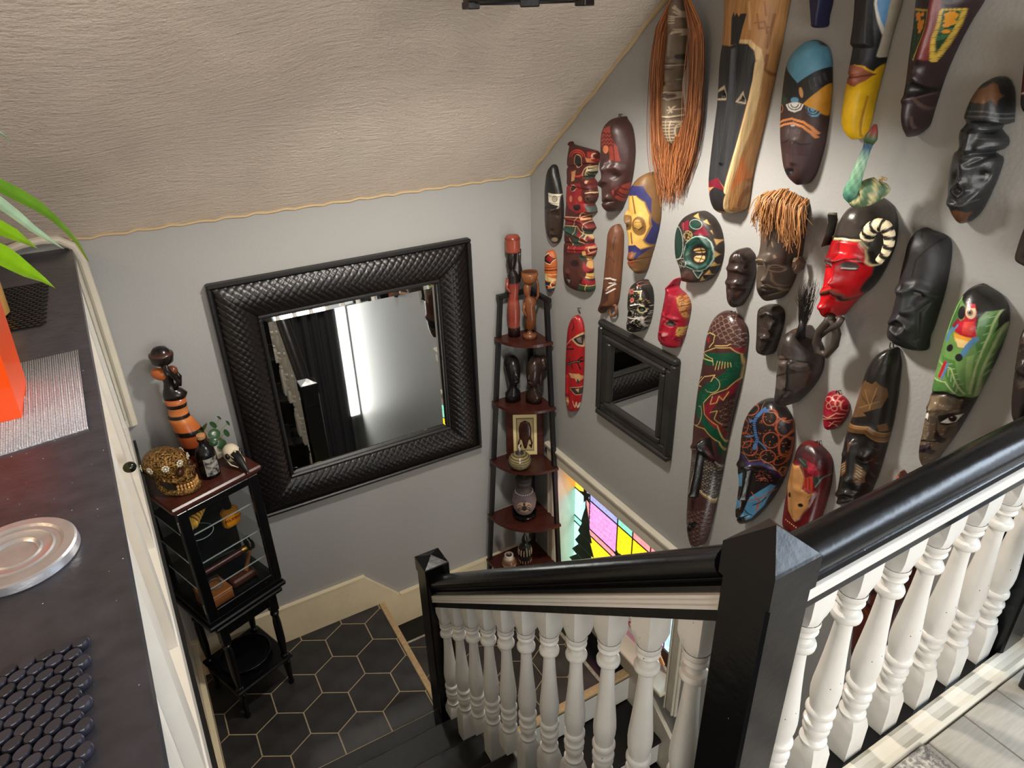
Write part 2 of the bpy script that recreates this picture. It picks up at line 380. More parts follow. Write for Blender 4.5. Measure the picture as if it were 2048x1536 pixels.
# skirting on wall A: upper landing, slanted piece, lower landing
b = MB()
def on_a(poly, y0, th): b.prism(poly, T((0, y0, 0)) @ Matrix(((1, 0, 0, 0), (0, 0, 1, 0), (0, 1, 0, 0), (0, 0, 0, 1))), th)
on_a([(-2.03, ZL), (-2.03, -1.215), (-1.124, -1.215), (-1.10, ZL)], -0.022, 0.022)
on_a([(-1.12, ZL), (-1.124, -1.215), (-0.93, -1.445), (-0.93, Z2), (-1.05, Z2), (-1.05, ZL)], -0.0225, 0.0225)
on_a([(-0.93, Z2), (-0.93, -1.445), (-0.0, -1.44), (-0.0, Z2)], -0.022, 0.022)
b.box((-1.577, -0.011, -1.212), (0.91, 0.026, 0.012)); b.box((-0.47, -0.012, -1.438), (0.93, 0.028, 0.014))
struct('baseboard_back', b, 'cream_trim')
# lower storey floor and back wall (seen only in the mirror)
b = MB(); b.box((-1.0, -2.4, -3.2), (2.1, 4.4, 0.1)); struct('lower_floor', b, 'tile')
b = MB(); b.box((-1.0, -4.1, -1.7), (2.1, 0.1, 3.0)); b.box((-1.1, -3.0, -2.1), (0.06, 2.2, 2.0)); struct('wall_lower', b, 'wall_paint')

# ---- newel posts
def newel(cx, cy, top, bottom, label, cap_h, over=0.0):
    t = thing('newel_post', label, 'post', (cx, cy, bottom), 0, None)
    h = 0.0525
    MB().box((0, 0, (top - bottom) / 2 - 0.03), (2 * h - .006, 2 * h - .006, top - bottom - 0.06), bev=0.005).build('post', 'black_gloss', t)
    m = MB(); o = h + over
    V = [(-o, -o, top - bottom - .065), (o, -o, top - bottom - .065), (o, o, top - bottom - .065), (-o, o, top - bottom - .065),
         (-o, -o, top - bottom), (o, -o, top - bottom), (o, o, top - bottom), (-o, o, top - bottom), (-o + .004, -o + .004, top - bottom + .003), (o - .004, -o + .004, top - bottom + .003), (o - .004, o - .004, top - bottom + .003), (-o + .004, o - .004, top - bottom + .003), (0, 0, top - bottom + cap_h)]
    m.add(V, [(3, 2, 1, 0), (0, 1, 5, 4), (1, 2, 6, 5), (2, 3, 7, 6), (3, 0, 4, 7), (4, 5, 9, 8), (5, 6, 10, 9), (6, 7, 11, 10), (7, 4, 8, 11), (8, 9, 12), (9, 10, 12), (10, 11, 12), (11, 8, 12)])
    m.build('cap', 'black_gloss', t)
    return t
newel(-1.0595, -2.4635, 0.771, -0.30, 'large black square newel post with pyramid cap in the foreground', 0.045)
newel(-1.062, -0.943, -0.409, Z2 + 0.02, 'smaller black newel post at the foot of the stair railing on the landing', 0.025)
newel(-0.056, -2.4635, 0.70, 0.0, 'black half newel at the wall end of the upper railing', 0.02)

# ---- railings
def rail_sections():
    cap = [(-.030, .078), (-.040, .086), (-.036, .098), (-.028, .104), (-.034, .110), (-.041, .120), (-.036, .128)]
    for k in range(0, 13):
        a = math.radians(205 - k * 230 / 12); cap.append((.0475 * math.cos(a), .147 + .045 * math.sin(a)))
    cap += [(.036, .128), (.041, .120), (.034, .110), (.028, .104), (.036, .098), (.040, .086), (.030, .078)]
    white = [(-.030, .032), (-.036, .034), (-.036, .044), (-.033, .047), (-.037, .051), (-.037, .060), (-.034, .063), (-.037, .067), (-.037, .076), (-.030, .079)]
    white = white + [(-x, y) for x, y in white[::-1]]
    fil = [(-.030, 0), (-.030, .033), (.030, .033), (.030, 0)]
    sx, sy = 0.86, 0.63
    return [[(a * k, c * sy) for a, c in q] for q, k in ((cap, sx), (white, 1.0), (fil, 1.08))]
def extrude_sec(sec, P0, P1, side, upv):
    m = MB(); P0, P1 = Vector(P0), Vector(P1); n = len(sec); V = []
    for P in (P0, P1): V += [P + side * a + upv * c for a, c in sec]
    return m.add(V, [tuple(range(n - 1, -1, -1)), tuple(range(n, 2 * n))] + [(i, (i + 1) % n, n + (i + 1) % n, n + i) for i in range(n)])
def railing(name, label, P0, P1, side, upv):
    t = thing(name, label, 'railing', P0)
    q0, q1 = Vector((0, 0, 0)), Vector(P1) - Vector(P0); cap, white, fil = rail_sections()
    hr = extrude_sec(cap, q0, q1, side, upv).build('handrail', 'black_gloss', t, smooth=True, angle=35)
    o = extrude_sec(white, q0, q1, side, upv).build('moulding', 'white_paint', hr); o['label'] = 'white grooved moulding strip'
    extrude_sec(fil, q0, q1, side, upv).build('fillet', 'black_gloss', hr)
    return t
def baluster_mesh(name, L, base, top):
    """square ends, turned middle of length L; base/top are block lengths"""
    m = MB(); s = 0.029
    def sq(z0, z1, cham):   # block with a lamb's tongue towards the turning (cham=+1 top end, -1 bottom end)
        n = 16; V = []; F = []
        zs = [(z0, 1.0), (z1, 1.0)] if cham > 0 else [(z1, 1.0), (z0, 1.0)]
        rings = [(zs[0][0], 0), (zs[1][0] - cham * .035, 0), (zs[1][0] - cham * .012, .45), (zs[1][0], 1.0)]
        for z, k in rings:
            for i in range(n):
                a = 2 * math.pi * i / n; c, d = math.cos(a), math.sin(a)
                e = s / max(abs(c), abs(d)); r = e * (1 - k) + .0265 * k; V.append((r * c, r * d, z))
        # exact corners: snap the diagonal samples
        for q in range(len(rings) - 1):
            for i in range(n): F.append((q * n + i, q * n + (i + 1) % n, q * n + n + (i + 1) % n, q * n + n + i))
        F.append(tuple(range(n))); F.append(tuple(range(len(rings) * n - n, len(rings) * n)))
        m.add(V, F)
    sq(0, base, 1); sq(base + L, base + L + top, -1)
    pr = [(0, .0262), (.012, .0285), (.026, .0285), (.034, .0235), (.045, .0205), (.062, .0215), (.085, .0262), (.105, .0282), (.125, .0262), (.136, .0225), (.142, .0285), (.150, .0298), (.162, .0285), (.168, .0225), (.185, .0205), (.205, .0225),
          (.212, .0285), (.224, .0305), (.238, .0305), (.25, .0285), (.256, .0245), (.275, .0252), (.32, .0285), (.37, .0298), (.42, .0288), (.5, .0255), (.6, .0218), (.7, .0188), (.78, .0170), (.825, .0165), (.832, .0225), (.845, .0282), (.862, .0292), (.878, .0262), (.884, .0185), (.905, .0172), (.922, .0190), (.930, .0255), (.942, .0275), (.953, .0255), (.958, .0225), (.965, .0262), (.98, .0285), (1., .0275)]
    m.lathe([(r, base + t_ * L) for t_, r in pr], 24, caps=False)
    return m.build(name, 'baluster_paint', None, smooth=True, angle=38)
sl = 0.843
th = math.atan(sl)
def zt(y): return -0.184 + sl * (-1.5 - y)        # underside of the sloping rail
stair_rail = railing('stair_railing', 'black and white sloping stair railing between the two newel posts with eleven white turned balusters',
                     (-1.06, -0.96, zt(-0.96)), (-1.06, -2.455, zt(-2.455)), Vector((1, 0, 0)), Vector((0, math.sin(th), math.cos(th))))
var = {}
for i in range(11):
    y = -1.03 - 0.1315 * i
    k = int((-1.05 - y + 0.02 + .03) // RUN) if y < -1.06 else 0
    zb_ = ZL + RISE * (k + 1)
    total = zt(y) - zb_ + 0.022
    L = 0.50; top = 0.112; base = total - L - top
    key = round(base, 3)
    mb = baluster_mesh('baluster', L, base, top); mb.parent = stair_rail
    mb.location = Vector((-1.06, y, zb_)) - Vector(stair_rail.location)
up_rail = railing('landing_railing', 'black and white level railing running from the big newel to the mask wall', (-1.01, -2.4635, 0.632), (-0.05, -2.4635, 0.632), Vector((0, 1, 0)), Vector((0, 0, 1)))
proto = None
for i in range(7):
    x = -0.146 - 0.130 * i - .003
    if proto is None: o = proto = baluster_mesh('baluster', 0.435, 0.118, 0.098); o.parent = up_rail
    else: o = shared(proto, 'baluster', up_rail)
    o.location = Vector((x, -2.4635, 0.0)) - Vector(up_rail.location)

# ---- stair window: casing, glass panes in leaded coloured fields
def win_mat(name, c, em, pat):
    m = bpy.data.materials.new(name); m.use_nodes = True; MATS[name] = m
    N = m.node_tree.nodes; L = m.node_tree.links; bs = N['Principled BSDF']
    bs.inputs['Base Color'].default_value = (*c, 1); bs.inputs['Roughness'].default_value = 0.12
    tr = N.new('ShaderNodeBsdfTransparent'); tr.inputs[0].default_value = (*c, 1); mxs = N.new('ShaderNodeMixShader'); mxs.inputs[0].default_value = 0.45
    L.new(bs.outputs[0], mxs.inputs[1]); L.new(tr.outputs[0], mxs.inputs[2]); L.new(mxs.outputs[0], N['Material Output'].inputs[0])
    tc = N.new('ShaderNodeTexCoord'); vo = N.new('ShaderNodeTexVoronoi'); vo.inputs['Scale'].default_value = pat
    L.new(tc.outputs['Object'], vo.inputs['Vector'])
    bp = N.new('ShaderNodeBump'); bp.inputs['Strength'].default_value = 0.7; bp.inputs['Distance'].default_value = 0.006
    L.new(vo.outputs['Distance'], bp.inputs['Height']); L.new(bp.outputs['Normal'], bs.inputs['Normal'])
    mr = N.new('ShaderNodeMapRange'); mr.inputs['To Min'].default_value = 0.55; mr.inputs['To Max'].default_value = 1.25; mr.inputs['From Max'].default_value = 0.6
    L.new(vo.outputs['Distance'], mr.inputs['Value'])
    sc_ = N.new('ShaderNodeVectorMath'); sc_.operation = 'SCALE'; sc_.inputs[0].default_value = c
    L.new(mr.outputs['Result'], sc_.inputs['Scale']); L.new(sc_.outputs['Vector'], bs.inputs['Emission Color']); bs.inputs['Emission Strength'].default_value = em  # panes glow in their own colour, standing in for daylight behind the glass
for nm, c in dict(yellow=(252, 234, 60), pink=(240, 192, 228), aqua=(206, 246, 240), orange=(252, 214, 90), lilac=(200, 204, 236), teal=(180, 230, 218), rose=(246, 190, 192), blue=(206, 234, 248)).items():
    win_mat('glass_' + nm, rgb(*c), 0.8, 46)
win = MB()
GX = 0.125
win.box((GX / 2 + .03, W_Y1 - .006, -1.12), (GX + .06, .012, .80)); win.box((GX / 2 + .03, W_Y0 + .006, -1.12), (GX + .06, .012, .80)); win.box((GX / 2 + .03, -0.76, W_Z1 - .006), (GX + .06, 1.02, .012)); win.box((GX / 2 + .03, -0.76, W_Z0 + .006), (GX + .06, 1.02, .012))
win = struct('window_1', win, 'white_paint')
cs = MB()
def casing(y0, y1, z0, z1):
    cs.box((-0.009, (y0 + y1) / 2, (z0 + z1) / 2), (0.018, y1 - y0, z1 - z0), bev=0.004)
casing(-1.40, -0.17, W_Z1 + .001, W_Z1 + .085); casing(W_Y1, -0.17, -1.66, W_Z1); casing(-1.36, W_Y0, -1.62, W_Z1)
cs.box((-0.014, -0.785, W_Z1 + .095), (0.034, 1.25, 0.022), bev=0.006); cs.box((-0.012, -0.785, W_Z1 + .078), (0.028, 1.24, 0.012), bev=0.004)
for yy in (-0.238, -0.195): cs.box((-0.016, yy, -1.19), (0.022, 0.012, 0.94), bev=0.004)
for yy in (-1.285, -1.34): cs.box((-0.016, yy, -1.17), (0.022, 0.014, 0.9), bev=0.004)
o = cs.build('casing', 'trim_white', win)
MB().box((0.035, -0.76, W_Z0 + .008), (0.19, 1.06, 0.022), bev=0.005).build('window_sill', 'trim_white', win)
panes = []
def pane(y0, y1, z0, z1, c, x=GX): MB().box((x, (y0 + y1) / 2, (z0 + z1) / 2), (0.006, abs(y1 - y0) - .006, abs(z1 - z0) - .006)).build('pane', 'glass_' + c, win)
lead = MB()
ys = [-0.25, -0.375, -0.412, -0.668, -0.797, -0.94, -1.10, -1.27]
zs = [-0.72, -0.928, -1.13, -1.175, -1.52]
pal = [['orange', 'lilac', 'lilac', 'teal', 'rose', 'rose', 'aqua'], ['aqua', 'rose', 'pink', 'yellow', 'yellow', 'yellow', 'blue'],
       ['teal', 'rose', 'rose', 'yellow', 'yellow', 'rose', 'blue'], ['aqua', 'yellow', 'yellow', 'yellow', 'pink', 'pink', 'blue']]
for r in range(4):
    for c in range(7): pane(ys[c], ys[c + 1], zs[r], zs[r + 1], pal[r][c])
ribs = MB()
for k in range(5): ribs.box((GX - .004, -0.54, -0.955 - k * .037), (0.004, 0.25, 0.005))
ribs.build('pane_ribs', 'glass_pink', win)
for y in ys: lead.box((GX - .004, y, -1.12), (0.008, 0.004, 0.8))
for z in zs: lead.box((GX - .004, -0.76, z), (0.008, 1.02, 0.004))
lead.build('lead_came', 'hook_metal', win)

# ================================================================== MIRRORS
def weave_frame(m, x0, x1, z0, z1, w, y0):
    """woven half round band between the outer and inner lips, on wall A (normal -y)"""
    W, Hh = x1 - x0, z1 - z0; cs_ = 0.0245; da = 0.0034
    na = int(w / da)
    for side in range(4):
        Ls = W if side in (0, 2) else Hh; n = int(Ls / 0.0038); rows = []
        for i in range(n + 1):
            row = []
            for j in range(na + 1):
                a = w * j / na; l = a + (Ls - 2 * a) * i / n
                p, q = (l + a) / 1.414 / cs_, (l - a) / 1.414 / cs_
                fp, fq = p - math.floor(p), q - math.floor(q); par = (math.floor(p) + math.floor(q)) % 2
                u_, v_ = (fp, fq) if par else (fq, fp)
                bump = 0.0034 * (1 - (2 * u_ - 1) ** 6) * (0.35 + 0.65 * math.sin(math.pi * min(1, max(0, v_))))
                d = y0 + 0.030 * math.sin(math.pi * a / w) ** 0.8 + bump
                X, Z = ((x0 + l, z0 + a), (x1 - a, z0 + l), (x1 - l, z1 - a), (x0 + a, z1 - l))[side]
                row.append((X, -d, Z))
            rows.append(row)
        m.grid(rows)
def frame_strips(m, x0, x1, z0, z1, w, d0, d1, bev, f):
    for (a, b_, c, d) in ((x0, x1, z0, z0 + w), (x0, x1, z1 - w, z1), (x0, x0 + w, z0 + w, z1 - w), (x1 - w, x1, z0 + w, z1 - w)):
        f(m, a, b_, c, d, d0, d1, bev)
def strip_a(m, a, b_, c, d, d0, d1, bev): m.box(((a + b_) / 2, -(d0 + d1) / 2, (c + d) / 2), (b_ - a, d1 - d0, d - c), bev=bev)
def strip_b(m, a, b_, c, d, d0, d1, bev): m.box((-(d0 + d1) / 2, -(a + b_) / 2, (c + d) / 2), (d1 - d0, b_ - a, d - c), bev=bev)
bm_ = thing('wall_mirror', 'large square mirror in a black woven leather frame on the grey stair wall', 'mirror', (0, 0, 0))
X0, X1, Z0_, Z1_ = -1.575, -0.362, -0.608, 0.588
m = MB(); frame_strips(m, X0, X1, Z0_, Z1_, 0.020, 0.0, 0.042, 0.006, strip_a); m.build('outer_frame', 'black_paint', bm_)
m = MB(); weave_frame(m, X0 + .018, X1 - .018, Z0_ + .018, Z1_ - .018, 0.158, 0.022); tag(m.build('woven_leather', 'leather', bm_, smooth=True), kind='stuff')
m = MB(); frame_strips(m, X0 + .174, X1 - .174, Z0_ + .174, Z1_ - .174, 0.018, 0.0, 0.034, 0.006, strip_a); m.build('inner_frame', 'black_paint', bm_)
gx0, gx1, gz0, gz1 = X0 + .190, X1 - .190, Z0_ + .190, Z1_ - .190
MB().box(((gx0 + gx1) / 2, -0.016, (gz0 + gz1) / 2), (gx1 - gx0 - .05, 0.004, gz1 - gz0 - .05)).build('mirror_glass', 'mirror', bm_)
m = MB(); i_ = 0.026
O4 = [(gx0, -.013, gz0), (gx1, -.013, gz0), (gx1, -.013, gz1), (gx0, -.013, gz1)]; I4 = [(gx0 + i_, -.018, gz0 + i_), (gx1 - i_, -.018, gz0 + i_), (gx1 - i_, -.018, gz1 - i_), (gx0 + i_, -.018, gz1 - i_)]
m.add(O4 + I4 + [(p[0], -.006, p[2]) for p in O4], [(k, (k + 1) % 4, 4 + (k + 1) % 4, 4 + k) for k in range(4)] + [(k, (k + 1) % 4, 8 + (k + 1) % 4, 8 + k) for k in range(4)])
m.build('bevelled_edge', 'mirror', bm_)
mat('charcoal_wood', rgb(38, 36, 34), 0.38, var=0.25, vscale=10, bump=0.08, bscale=50)
sm = thing('wall_mirror', 'small square mirror in a stepped black wooden frame below the crimson mask', 'mirror', (0, 0, 0))
Y0, Y1, Za, Zb = 0.632, 1.152, -0.195, 0.297
for nm, o_, w, d0, d1 in (('outer_frame', 0, .03, 0, .036), ('frame_cove', .024, .042, 0, .026), ('inner_frame', .062, .030, 0, .034)):
    m = MB(); frame_strips(m, Y0 + o_, Y1 - o_, Za + o_, Zb - o_, w, d0, d1, 0.008, strip_b); m.build(nm, 'charcoal_wood', sm)
MB().box((-0.012, -(Y0 + Y1) / 2, (Za + Zb) / 2), (0.004, Y1 - Y0 - .18, Zb - Za - .18)).build('mirror_glass', 'mirror', sm)

# ================================================================== CORNER SHELF UNIT
def rad_(z): return 0.212 + (0.243 - z) * 0.082
LV = [0.035, -0.34, -0.715, -1.095, -1.43]
cs_ = thing('corner_shelf', 'tall black ladder corner shelf with five quarter round red brown shelves', 'shelf', (0, 0, Z2))
zb0, zt0 = Z2, 0.25
def leg(pa, pb, name='leg'):
    m = MB(); a, b_ = Vector(pa), Vector(pb); w = .011
    V = [p + Vector((sx * w, sy * w, 0)) for p in (a, b_) for sx, sy in ((-1, -1), (1, -1), (1, 1), (-1, 1))]
    m.add(V, [(3, 2, 1, 0), (4, 5, 6, 7), (0, 1, 5, 4), (1, 2, 6, 5), (2, 3, 7, 6), (3, 0, 4, 7)]); return m.build(name, 'black_paint', cs_)
zz = -Z2
leg((-rad_(zb0), -.035, 0), (-rad_(zt0), -.035, zt0 + zz)); leg((-.035, -rad_(zb0) * .95, 0), (-.035, -rad_(zt0) * .95, zt0 + zz)); leg((-.036, -.036, 0), (-.036, -.036, zt0 + zz))
m = MB(); m.box(((-rad_(zt0) - .036) / 2, -.035, zt0 + zz + .008), (rad_(zt0) - .0, .022, .022)); m.box((-.035, (-rad_(zt0) - .036) / 2, zt0 + zz + .008), (.022, rad_(zt0), .022)); m.build('top_rail', 'black_paint', cs_)
for z in LV:
    r = rad_(z) - .002; P = [(-.022, -.022)] + [(-.022 - (r) * math.sin(math.radians(t)) ** .92, -.022 - (r * .97) * math.cos(math.radians(t)) ** .92) for t in np.linspace(0, 90, 22)]
    m = MB(); m.prism(P, T((0, 0, z + zz - .016)), .016); m.build('shelf', 'red_wood', cs_)

mat('vgloss', rough=0.25, vcol=True, bump=0.05, bscale=60, var=0.12, vscale=25)
mat('vmatte', rough=0.6, vcol=True, bump=0.12, bscale=80, var=0.12, vscale=25)
def blend(m, prof, n=18, M=None):
    """prof: (z, cx, cy, rx, ry, colour) elliptical sections, bottom to top"""
    M = M or Matrix.Identity(4); V = []; F = []; C = []
    for z, cx, cy, rx, ry, c in prof:
        for i in range(n):
            a = 2 * math.pi * i / n; V.append(M @ Vector((cx + rx * math.cos(a), cy + ry * math.sin(a), z))); C.append(rgb(*c))
    for k in range(len(prof) - 1):
        for i in range(n): j = (i + 1) % n; F.append((k * n + i, k * n + j, k * n + n + j, k * n + n + i))
    F.append(tuple(range(n - 1, -1, -1))); F.append(tuple((len(prof) - 1) * n + i for i in range(n)))
    o = len(m.c); m.add(V, F); m.c[o:] = C; return m
FA = math.radians(-30)      # things on the shelf face the stairs
RW, DK = (126, 60, 48), (28, 22, 20)
t = thing('figurine', 'tall red and black carved woman with a drum on her head on the top shelf', 'figurine', (-.150, -.062, .035), FA, 'carvings on the corner shelf')
m = MB(); blend(m, [(0, 0, 0, .032, .026, (34, 20, 18)), (.05, 0, 0, .032, .026, (38, 22, 20)), (.055, 0, 0, .028, .024, RW), (.10, 0, 0, .033, .026, (128, 52, 42)), (.15, 0, 0, .034, .027, RW), (.19, 0, 0, .030, .024, (138, 70, 56)), (.215, 0, 0, .024, .02, (128, 52, 42)), (.25, .004, 0, .026, .022, RW), (.29, .004, 0, .030, .024, (120, 44, 38)), (.298, .004, 0, .026, .022, DK), (.33, .002, 0, .030, .02, DK), (.355, 0, 0, .020, .018, DK), (.36, -.004, 0, .014, .014, DK), (.375, -.006, 0, .02, .022, DK), (.41, -.004, 0, .027, .026, DK), (.45, 0, 0, .026, .026, DK), (.464, .002, 0, .02, .02, (70, 30, 24))]); m.build('body', 'vgloss', t, smooth=True, colors=True)
m = MB(); blend(m, [(.455, .004, 0, .034, .032, (150, 70, 52)), (.462, .004, 0, .038, .036, (146, 74, 56)), (.518, .004, 0, .038, .036, (136, 66, 50)), (.524, .004, 0, .039, .037, (110, 44, 34)), (.54, .004, 0, .03, .028, (140, 66, 50)), (.543, .004, 0, .004, .004, (140, 66, 50))]); m.build('drum', 'vgloss', t, smooth=True, colors=True)
m = MB(); m.tube([(.03, 0, .30), (.042, -.004, .36), (.036, -.004, .40), (.040, 0, .47)], [.009, .008, .007, .006], 8, col=rgb(*DK)); m.tube([(-.026, 0, .32), (-.032, -.012, .27), (-.012, -.022, .25)], [.009, .008, .007], 8, col=rgb(*RW)); m.build('arm', 'vgloss', t, smooth=True, colors=True)
BW = (112, 66, 40)
t = thing('figurine', 'brown wooden figure steadying a bowl on its head, top of the corner shelf', 'figurine', (-.094, -.128, .035), FA, 'carvings on the corner shelf')
m = MB(); blend(m, [(0, 0, 0, .038, .034, (100, 58, 36)), (.022, 0, 0, .036, .03, BW), (.026, 0, 0, .014, .012, BW), (.05, 0, 0, .010, .010, BW), (.055, .004, 0, .028, .024, BW), (.12, .006, 0, .030, .025, (96, 56, 34)), (.17, .002, 0, .026, .022, BW), (.2, .006, 0, .032, .024, BW), (.222, .002, 0, .024, .018, BW), (.232, -.006, 0, .011, .011, BW), (.245, -.010, -.002, .018, .020, (120, 72, 46)), (.28, -.010, 0, .021, .022, BW), (.3, -.006, 0, .014, .014, BW)]); m.build('body', 'vgloss', t, smooth=True, colors=True)
m = MB(); blend(m, [(.297, 0, 0, .02, .018, BW), (.315, .002, 0, .036, .032, (126, 78, 46)), (.345, .004, 0, .044, .038, (134, 84, 50)), (.362, .004, 0, .040, .034, (118, 70, 42)), (.352, .004, 0, .034, .03, (70, 40, 26))]); m.build('bowl', 'vgloss', t, smooth=True, colors=True)
m = MB(); m.tube([(.030, 0, .20), (.046, -.004, .235), (.045, -.004, .29), (.034, 0, .335)], [.008, .007, .006, .005], 8, col=rgb(*BW)); m.tube([(-.024, -.006, .2), (-.03, -.018, .16), (-.014, -.026, .13)], [.008, .007, .006], 8, col=rgb(*BW)); m.build('arm', 'vgloss', t, smooth=True, colors=True)
def bust(loc, rz, s, label, dark, hair):
    t = thing('bust', label, 'bust', loc, rz, 'carvings on the corner shelf'); d = dark
    m = MB(); blend(m, [(0, 0, 0, .046 * s, .036 * s, d), (.05 * s, 0, 0, .044 * s, .034 * s, d), (.075 * s, 0, -.002, .022 * s, .022 * s, d), (.105 * s, .002, -.004, .022 * s, .024 * s, d), (.118 * s, .004, -.008 * s, .03 * s, .036 * s, d), (.15 * s, .004, -.006 * s, .036 * s, .042 * s, d), (.19 * s, .004, 0, .040 * s, .046 * s, d), (.225 * s, .006, .006 * s, .036 * s, .042 * s, d), (.25 * s, .008, .01 * s, .022 * s, .026 * s, d), (.258 * s, .008, .01 * s, .004, .004, d)], 22); m.build('head', 'vgloss', t, smooth=True, colors=True)
    m = MB(); m.tube([(.002, -.040 * s, .185 * s), (.001, -.052 * s, .158 * s), (.001, -.048 * s, .15 * s)], [.004 * s, .009 * s, .005 * s], 8, col=rgb(*d)); m.ellipsoid((.002, -.041 * s, .132 * s), (.014 * s, .007 * s, .006 * s), col=rgb(*[min(255, q + 14) for q in d])); m.build('face', 'vgloss', t, smooth=True, colors=True)
    m = MB(); hz = hair
    m.ellipsoid((.008 * s, .022 * s, .215 * s), (.043 * s, .042 * s, .048 * s), col=rgb(*d)); m.ellipsoid((.034 * s, .02 * s, .14 * s), (.012 * s, .018 * s, .05 * s), col=rgb(*d))
    if hz: m.ellipsoid((.035 * s, .04 * s, .215 * s), (.034 * s, .034 * s, .044 * s), col=rgb(*d))
    m.build('hair', 'vgloss', t, smooth=True, colors=True)
bust((-.176, -.075, -.34), math.radians(0), 1.0, 'slim black carved head with smooth hair, left on the second shelf', (24, 23, 23), False)
bust((-.088, -.150, -.34), math.radians(-62), 1.03, 'dark brown carved head with a big bun of hair on the second shelf', (46, 32, 27), True)
# framed picture on shelf three
t = thing('picture_frame', 'dark red framed picture of a brown mask leaning on the third shelf', 'picture', (-.128, -.118, -.715), math.radians(-30))
mat('print', rough=0.5, vcol=True)
lean = Rx(-6)
m = MB(); 
for c, d in (((0, 0, .012), (.21, .016, .024)), ((0, 0, .288), (.21, .016, .024)), ((-.086, 0, .15), (.038, .016, .26)), ((.086, 0, .15), (.038, .016, .26))): m.box(c, d, M=lean @ T(c))
m.build('frame', 'red_wood', t)
m = MB(); m.box((0, 0, 0), (.136, .006, .252), M=lean @ T((0, -.002, .15)), col=rgb(222, 204, 150)); m.box((0, 0, 0), (.100, .004, .205), M=lean @ T((0, -.005, .152)), col=rgb(132, 112, 78)); m.box((0, 0, 0), (.088, .004, .19), M=lean @ T((0, -.006, .152)), col=rgb(176, 156, 112)); m.build('mount', 'print', t, colors=True)
m = MB(); blend(m, [(0, 0, 0, .006, .002, (54, 26, 22)), (.02, 0, 0, .012, .004, (60, 30, 24)), (.055, 0, 0, .02, .006, (58, 30, 24)), (.06, 0, 0, .034, .006, (58, 30, 24)), (.09, 0, 0, .035, .007, (50, 26, 20)), (.13, 0, 0, .035, .007, (66, 34, 26)), (.16, 0, 0, .026, .005, (60, 30, 24)), (.172, 0, 0, .006, .003, (60, 30, 24))], 16, M=lean @ T((0, -.010, .066)))
for s in (-1, 1): m.tube([lean @ Vector((s * .030, -.010, .13)), lean @ Vector((s * .038, -.010, .1)), lean @ Vector((s * .032, -.010, .07)), lean @ Vector((s * .024, -.010, .09))], .005, 6, col=rgb(50, 26, 20))
m.build('picture_mask', 'vgloss', t, smooth=True, colors=True)
mat('stoneware', rough=0.2, vcol=True, var=0.25, vscale=18)
t = thing('oil_lamp', 'round ribbed stoneware oil lamp with a white wick on the third shelf', 'oil lamp', (-.205, -.185, -.715))
m = MB(); pr = [(.030, 0)]; 
for k in range(40):
    q = k / 39.; pr.append((.030 + .0 * q + .034 * math.sin(math.pi * q) ** .7 + .0016 * math.sin(q * 48), .004 + .092 * q))
m.lathe([(max(.008, r), z) for r, z in pr], 28, col=rgb(140, 126, 88)); m.c = [rgb(150, 138, 100) if (i // 28) % 5 < 3 else rgb(84, 74, 48) for i in range(len(m.v))]; m.build('body', 'stoneware', t, smooth=True, colors=True)
m = MB(); m.lathe([(.026, .094), (.024, .100), (.014, .101), (.010, .108), (.006, .108)], 20, col=rgb(60, 56, 48)); m.build('collar', 'stoneware', t, smooth=True, colors=True)
m = MB(); m.tube([(0, 0, .1), (.002, 0, .125), (-.004, 0, .14), (.001, 0, .155)], [.004, .005, .0045, .002], 8); m.build('wick', 'white_paint', t, smooth=True)
t = thing('vase', 'lidded clay vase with a dark beetle motif on the fourth shelf', 'vase', (-.165, -.155, -1.06), math.radians(-30))
m = MB(); PV = (98, 82, 84); m.lathe([(.034, 0), (.05, .012), (.066, .045), (.072, .085), (.066, .125), (.05, .155), (.042, .165), (.040, .2), (.045, .205), (.045, .235)], 32, cols=[rgb(*c) for c in ((120, 98, 84), (130, 104, 88), (128, 108, 104), (116, 100, 104), (92, 78, 84), (70, 62, 66), (64, 58, 60), (58, 52, 52), (54, 48, 48), (54, 48, 48))]); m.build('body', 'vmatte', t, smooth=True, colors=True)
m = MB(); m.lathe([(.047, .232), (.049, .244), (.03, .258), (.01, .264), (.009, .27), (.012, .277), (.006, .284)], 26, col=rgb(40, 34, 34)); m.build('lid', 'vmatte', t, smooth=True, colors=True)
m = MB()
def on_vase(a, z, out=.0006):
    r = np.interp(z, [0, .012, .045, .085, .125, .155], [.034, .05, .066, .072, .066, .05]) + out; return Vector((r * math.sin(a), -r * math.cos(a), z))
rows = [[on_vase(aa, .085 + .034 * zz_ * math.sqrt(max(0, 1 - (aa / .62) ** 2)), .0008) for zz_ in np.linspace(-1, 1, 7)] for aa in np.linspace(-.62, .62, 17)]
m.grid(rows, col=rgb(170, 140, 112))
rows = [[on_vase(aa, .078 + .020 * zz_ * math.sqrt(max(0, 1 - (aa / .2) ** 2)), .002) for zz_ in np.linspace(-1, 1, 7)] for aa in np.linspace(-.2, .2, 11)]
m.grid(rows, col=rgb(44, 36, 34)); m.grid([[on_vase(aa, .106 + .008 * zz_ * math.sqrt(max(0, 1 - (aa / .1) ** 2)), .002) for zz_ in np.linspace(-1, 1, 5)] for aa in np.linspace(-.1, .1, 7)], col=rgb(44, 36, 34))
